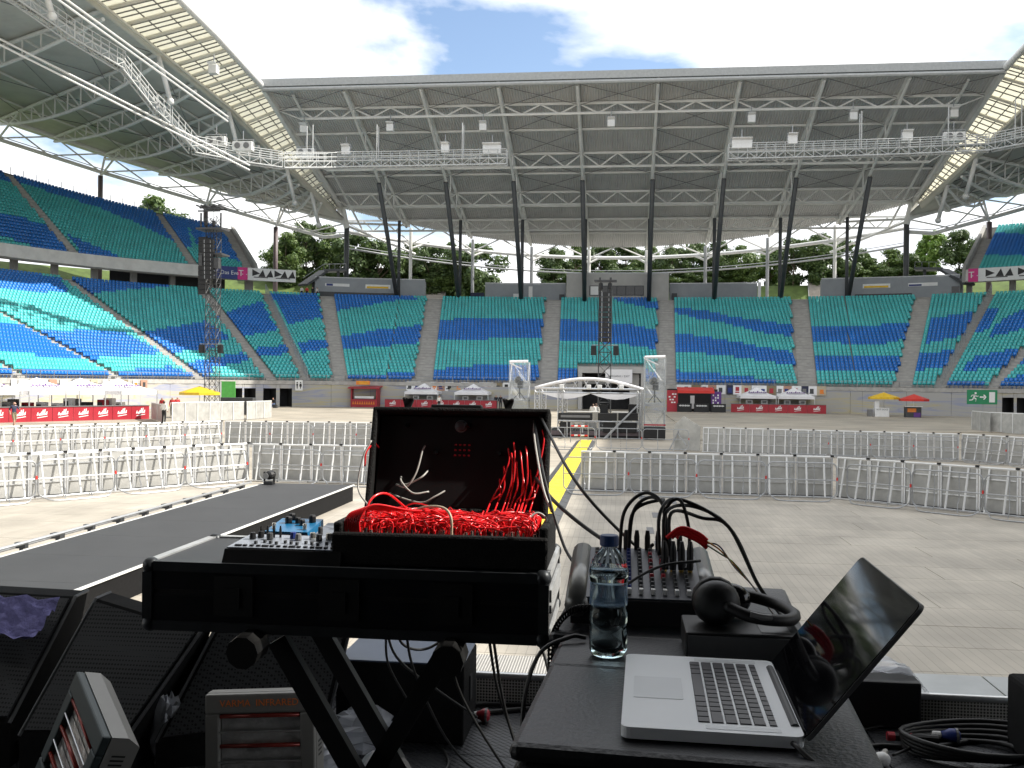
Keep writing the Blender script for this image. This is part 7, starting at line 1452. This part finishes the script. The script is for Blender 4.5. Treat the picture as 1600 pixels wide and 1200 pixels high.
for i, (pts, lab) in enumerate((([(-0.36,2.6,2.75),(-0.33,2.7,2.5),(-0.22,2.75,2.2),(-0.05,2.6,1.9)],'first'),([(-0.34,2.55,2.75),(-0.30,2.65,2.45),(-0.17,2.6,2.15),(0.0,2.3,1.88)],'second'),([(-0.27,2.6,2.76),(-0.20,2.6,2.66),(-0.15,2.3,2.58),(-0.14,1.95,2.62)],'third'),([(-0.47,2.6,2.75),(-0.44,2.7,2.5),(-0.25,2.9,2.1),(0.0,2.7,1.88)],'fourth'),([(-0.60,2.65,2.76),(-0.62,2.9,2.5),(-0.55,3.3,2.1),(-0.35,3.5,1.88)],'fifth'),([(-0.63,2.65,2.76),(-0.64,2.8,2.62),(-0.58,2.9,2.58),(-0.45,2.75,2.7)],'sixth'),([(-0.66,2.65,2.76),(-0.68,2.9,2.55),(-0.60,3.2,2.35),(-0.5,3.4,2.2)],'seventh'),([(-0.68,2.65,2.76),(-0.74,3.0,2.6),(-0.80,3.3,2.4),(-0.78,3.6,2.15)],'eighth'))):
    cable(pts, 0.0042, 'rubber', '%s loose black lead hanging below the flight case' % lab, grp='leads hanging below the flight case')

# ---- wedge monitors, heaters and clutter on the stage floor ------------------------
def wedge(face, depth, label, grille='grille'):      # face: bottom-left, bottom-right, top-right, top-left of the grille
    f = [V(p) for p in face]; n = (f[1]-f[0]).cross(f[3]-f[0]).normalized()
    if n.y > 0: n = -n
    e = empty('wedge_monitor', (f[0]+f[1])/2, label, 'monitor speaker'); back = V((-n.x,-n.y,0)).normalized()*depth
    bl, br = V((f[0].x,f[0].y,ZS))+back, V((f[1].x,f[1].y,ZS))+back; tl, trr = f[3]+back*0.30, f[2]+back*0.30; g0, g1 = V((f[0].x,f[0].y,ZS)), V((f[1].x,f[1].y,ZS))
    part('cabinet', 'black_matte', e, lambda b: b.add([g0,g1,f[1],f[0],f[2],f[3],trr,tl,br,bl], [(0,1,2,3),(3,2,4,5),(5,4,6,7),(7,6,8,9),(9,8,1,0),(0,3,5,7,9),(1,8,6,4,2)]))
    c = sum(f, V())/4; part('grille', grille, e, lambda b: b.prism([c+(p-c)*0.93+n*0.002 for p in f], n*0.012)); part('edge_trim', 'dark_grey', e, lambda b: b.tube([f[0],f[3],tl], 0.008, 5)); part('edge_trim', 'dark_grey', e, lambda b: b.tube([f[1],f[2],trr], 0.008, 5))
    return e
wedge([PD(243,1160,3.80),PD(512,1125,3.98),PD(546,985,4.12),PD(335,985,4.05)], 0.45, 'black wedge monitor with perforated grille behind the second heater')
wedge([PD(30,1150,3.75),PD(200,1150,3.72),PD(315,985,4.0),PD(150,935,4.15)], 0.4, 'black wedge monitor behind the tilted heater')
wedge([PD(-140,1130,3.8),PD(15,1130,3.8),PD(118,932,4.25),PD(-60,922,4.3)], 0.4, 'black wedge monitor at the left edge under a purple cloth')
M('cloth_purple', (0.20,0.19,0.42), 0.95, var=0.2, scale=20, bump=0.8, bscale=40)
def cloth(b):
    n = 10; vs_ = []
    for i in range(n+1):
        for j in range(n+1):
            p = PD(-70,926,4.22).lerp(PD(100,938,4.17), i/n).lerp(PD(-90,985,4.06).lerp(PD(58,1003,4.0), i/n), j/n); vs_.append(p+V((0,-0.03,0.012+0.012*math.sin(i*2.1+j*1.3)+0.01*math.sin(j*2.7))))
    b.add(vs_, [(i*(n+1)+j,(i+1)*(n+1)+j,(i+1)*(n+1)+j+1,i*(n+1)+j+1) for i in range(n) for j in range(n)])
b = MB(); cloth(b); tag(b.build('purple_cloth', 'cloth_purple', smooth=True), 'rumpled purple towel draped over the leftmost wedge monitor', 'towel')
M('heater_grey', (0.26,0.255,0.24), 0.5, metal=0.2, var=0.08); M('heater_dark', (0.035,0.05,0.052), 0.45, metal=0.2, var=0.1); M('reflector', (0.66,0.65,0.63), 0.25, metal=0.6, var=0.3, scale=14, bump=0.5, bscale=18); M('element', (0.30,0.04,0.03), 0.2, metal=0.3, var=0.1)
def heater(mx_, face_mat, label, word, H=0.40):
    e = empty('infrared_heater', mx_.translation, label, 'heater'); W, D = 0.40, 0.12     # local x width, y up, z to the viewer
    part('frame', face_mat, e, lambda b: (b.bbox((0,H-0.035,0),(W,0.07,0.03),0.006,mx=mx_), b.bbox((0,0.03,0),(W,0.06,0.03),0.006,mx=mx_), b.bbox((-W/2+0.026,H/2-0.002,0),(0.052,H-0.136,0.03),0.006,mx=mx_), b.bbox((W/2-0.026,H/2-0.002,0),(0.052,H-0.136,0.03),0.006,mx=mx_)))
    part('housing', 'heater_grey', e, lambda b: b.prism([mx_@V((-W/2,y,z)) for y, z in ((0,-0.016),(H,-0.016),(H,-D*0.6),(H-0.03,-D),(0,-D))], mx_.to_3x3()@V((W,0,0))))
    for k in range(3):
        yk = 0.11+0.105*k
        part('reflector', 'reflector', e, lambda b: b.add([mx_@V((sx_*(W/2-0.055),yk+0.05*math.cos(a),-0.010+0.008*math.sin(a)*0)) + mx_.to_3x3()@V((0,0,-0.0)) for a in (math.pi,math.pi*0.66,math.pi*0.33,0) for sx_ in (-1,1)], [(0,1,3,2),(2,3,5,4),(4,5,7,6)]))
        part('heating_element', 'element' , e, lambda b: b.tube([mx_@V((-W/2+0.055,yk,0.006)), mx_@V((W/2-0.055,yk,0.006))], 0.008, 8), smooth=True)
        part('guard_wire', 'alu', e, lambda b: b.tube([mx_@V((-W/2+0.05,yk+0.05,0.012)), mx_@V((W/2-0.05,yk+0.05,0.012))], 0.003, 5))
    for gq in range(3):
        for k in range(4): part('vent_slot', 'black', e, lambda b: b.box((0,0,0),(0.001,0.001,0.001)) if False else b.prism([mx_@V((W/2+0.001,H-0.07-0.12*gq-0.016*k+y,z)) for y, z in ((0,-0.04),(0.006,-0.04),(0.006,-0.085),(0,-0.085))], mx_.to_3x3()@V((0.001,0,0))))
    if word: text(e, word, 0.034, 'orange_print', mx_@MX.Translation((0,H-0.034,0.0165)), 0.0006)
    return e
M('orange_print', (0.95,0.26,0.07), 0.5, var=0)
def hmx(o, yaw, tilt, roll=0): return MX.Translation(o)@MX.Rotation(yaw,4,'Z')@MX.Rotation(R(90)-tilt,4,'X')@MX.Rotation(roll,4,'Z')
heater(hmx((-1.27,3.33,1.862), R(4), R(6), R(3)), 'heater_grey', 'grey infrared heater lettered in orange in front of the wedge monitor', 'VARMA  INFRARED')
heater(hmx((-1.93,3.08,1.93), R(-42), R(16), R(-18)), 'heater_dark', 'dark tilted infrared heater with slotted side near the left corner', None)
# box with bluish top, plugs, bags
M('box_blue_top', (0.10,0.13,0.20), 0.35, var=0.1)
bb_ = empty('sub_box', (-0.93,4.2,ZS), 'black speaker box with bluish top standing under the flight case', 'speaker box')
part('cabinet', 'black_matte', bb_, lambda b: b.bbox((-0.93,4.21,ZS+0.17),(0.56,0.36,0.34),0.008)); part('top_sheet', 'box_blue_top', bb_, lambda b: b.box((-0.93,4.21,ZS+0.343),(0.55,0.35,0.006))); part('handle_hole', 'dark_void', bb_, lambda b: b.bbox((-0.648,4.2,ZS+0.2),(0.01,0.05,0.11),0.003))
M('plug_blue', (0.01,0.08,0.40), 0.4, var=0.05)
def cee(o, d, col, label, L=0.10):
    o, d = V(o), V(d).normalized(); e = empty('power_plug', o, label, 'plug'); part('body', col, e, lambda b: b.lathe([(0.018,0),(0.030,0.012),(0.030,L*0.5),(0.022,L*0.7),(0.014,L)], o, 14, axis=d), smooth=True); part('collar', 'white', e, lambda b: b.lathe([(0.016,L),(0.015,L+0.03),(0.008,L+0.035)], o, 10, axis=d))
    part('ring', 'mid_grey', e, lambda b: b.lathe([(0.033,0.010),(0.033,0.020)], o, 14, axis=d))
def F_(px, py, h=0.0): p = PZ(px, py, ZS+h); return (p.x, p.y, ZS+h)
cee(F_(577,1062,0.16), (-1,0.2,0.9), 'plug_blue', 'blue power plug with white collar below the flight case'); cee(F_(600,1085,0.12), (-0.5,0.3,0.8), 'red_bright', 'small red power plug below the blue one', 0.05); cee(F_(612,1143,0.03), (-1,0.1,0.0), 'plug_blue', 'blue power plug lying on the floor mat by the stand', 0.07); cee(F_(195,1160,0.08), (0.3,0.4,1.0), 'plug_blue', 'blue power plug between the tilted heater and plastic wrap'); cee(F_(765,1118,0.03), (-1,0,0), 'red', 'dark red cable connector on the floor mat', 0.06)
def bag(o, sx_, sy_, sz_, label, mat='plastic_bag', seed=1, name='plastic_bag'):
    rr = random.Random(seed); b = MB(); b.sphere((0,0,0), 1.0, 12)
    for i, p in enumerate(b.v): k = 1+rr.uniform(-0.22,0.22); b.v[i] = V((o[0]+p.x*sx_*k, o[1]+p.y*sy_*k, max(ZS+0.002, o[2]+p.z*sz_*k)))
    return tag(b.build(name, mat), label, 'plastic bag')
bag(F_(565,1140,0.08), 0.15, 0.10, 0.09, 'crumpled clear plastic wrap between the stand legs', seed=2); bag(F_(262,1150,0.1), 0.07, 0.06, 0.16, 'crumpled grey plastic wrap beside the tilted heater', seed=5); bag(F_(515,1175,0.06), 0.07, 0.08, 0.08, 'small white plastic bag beside the lettered heater', seed=8)
wb = empty('wrapped_box', F_(1375,1130), 'black box half covered with clear plastic at the stage edge', 'box'); q = BASE[wb.name]
part('box', 'black', wb, lambda b: b.bbox((q.x-0.1,q.y+0.05,ZS+0.11),(0.52,0.26,0.21),0.01)); 
def drape(b):
    rr = random.Random(3); n = 8; vs_ = []
    for i in range(n+1):
        for j in range(n+1):
            u, v_ = i/n, j/n; z = ZS+0.235+rr.uniform(-0.01,0.02)-(0.10*max(0,(u-0.85))/0.15); vs_.append((q.x-0.30+0.52*u, q.y-0.02+0.24*v_, z))
    b.add(vs_, [(i*(n+1)+j,(i+1)*(n+1)+j,(i+1)*(n+1)+j+1,i*(n+1)+j+1) for i in range(n) for j in range(n)])
part('plastic_cover', 'plastic_bag', wb, drape)
cee(F_(1500,1150,0.04), (-1,0.05,0), 'navy', 'blue and black power connector on the floor at the right', 0.08)
cx = empty('cable_joint', F_(1420,1152,0.03), 'black cable joint with red rings at the lower right', 'connector'); q = BASE[cx.name]; part('sleeve', 'rubber', cx, lambda b: b.tube([q+V((-0.09,0,0)), q+V((0.12,-0.01,0))], 0.018, 10)); part('red_ring', 'red', cx, lambda b: b.tube([q+V((-0.09,0,0)), q+V((-0.06,0,0))], 0.0195, 10)); part('red_ring', 'red', cx, lambda b: b.tube([q+V((-0.01,0,0)), q+V((0.012,0,0))], 0.0195, 10))
wp = empty('white_plug', F_(1378,1186,0.03), 'small white plug lying on the floor at the lower right', 'plug'); q = BASE[wp.name]; part('body', 'white', wp, lambda b: b.sphere(q, 0.035, 10, sc=(1,0.9,0.8)), smooth=True); part('neck', 'cable_grey', wp, lambda b: b.tube([q+V((0.01,0.02,0.01)), q+V((0.03,0.06,0.01))], 0.012, 8))
for k in range(5):
    c = V(F_(1505,1178,0.0)); r_ = 0.16+0.022*k; pts = [(c.x+r_*1.5*math.cos(a+0.2*k)+0.03*k, c.y+r_*0.8*math.sin(a+0.2*k), ZS+0.018+0.014*k+0.006*math.sin(3*a)) for a in [2*math.pi*i/26 for i in range(26)]]
    b = MB(); b.tube(pts, 0.011, 7, closed=True); tag(b.build('cable_coil', 'rubber', smooth=True), '%s loop up of the black cable coil at the lower right' % nth(k), 'cable', 'cable coil at the lower right')
for k in range(5):
    c = V(F_(25,1155,0.0)); r_ = 0.14+0.03*k; pts = [(c.x+r_*1.4*math.cos(a)+0.02*k, c.y+r_*0.9*math.sin(a), ZS+0.02+0.016*k) for a in [2*math.pi*i/24 for i in range(24)]]
    b = MB(); b.tube(pts, 0.010, 7, closed=True); tag(b.build('cable_coil', 'rubber', smooth=True), '%s loop up of the black cable coil in the lower left corner' % nth(k), 'cable', 'cable coil at the lower left')
for k in range(4):
    c = V((-2.95,3.72,2.16)); r_ = 0.15+0.02*k; pts = [(c.x+r_*math.cos(a)-0.1, c.y-0.10-0.01*k, c.z+r_*0.8*math.sin(a)) for a in [2*math.pi*i/24 for i in range(24)]]
    b = MB(); b.tube(pts, 0.009, 7, closed=True); tag(b.build('cable_coil', 'rubber', smooth=True), '%s loop from the front of the cable coil hung before the purple towel' % nth(k), 'cable', 'cable coil before the towel')
mc = empty('microphone', F_(30,1140,0.1), 'microphone with grey ball grille lying in the lower left corner', 'microphone'); q = BASE[mc.name]; part('handle', 'black', mc, lambda b: b.tube([q+V((-0.2,0,0.0)), q+V((0.0,0,0))], 0.012, 10, r2=0.017), smooth=True); part('ball_grille', 'mid_grey', mc, lambda b: b.sphere(q+V((0.022,0,0)), 0.027, 10), smooth=True)
for i, pts in enumerate(([F_(640,1150,0.01),F_(700,1120,0.012),F_(770,1112,0.012),F_(850,1105,0.012),F_(930,1100,0.012)],[F_(560,1130,0.012),F_(640,1108,0.014),F_(720,1102,0.014),F_(800,1100,0.014),F_(900,1108,0.014)],[F_(600,1180,0.01),F_(640,1150,0.01),F_(680,1160,0.01),F_(700,1195,0.01),F_(660,1230,0.01)],[F_(1310,1165,0.01),F_(1350,1140,0.012),F_(1420,1132,0.014),F_(1480,1140,0.012)],[F_(1300,1180,0.01),F_(1370,1165,0.012),F_(1450,1168,0.012),F_(1560,1150,0.012),F_(1640,1150,0.012)],[F_(1395,1180,0.03),F_(1430,1168,0.03),F_(1470,1172,0.02),F_(1520,1190,0.012)])):
    cable(pts, 0.011 if i in (0,1,4) else 0.006, 'rubber', ('thick black cable running right across the floor mat','second thick black cable behind it across the floor mat','thin black lead looping on the floor mat before the stand','thin black lead before the wrapped box','thick black cable along the floor at lower right','thin lead of the small white plug')[i])
sp_ = empty('floor_speaker', F_(1620,1190), 'black speaker cabinet edge at the lower right corner', 'speaker'); q = BASE[sp_.name]; part('cabinet', 'black_matte', sp_, lambda b: b.bbox((q.x+0.12,q.y,ZS+0.16),(0.36,0.34,0.32),0.02)); part('grille', 'grille', sp_, lambda b: b.box((q.x+0.12,q.y-0.172,ZS+0.16),(0.32,0.006,0.28)))
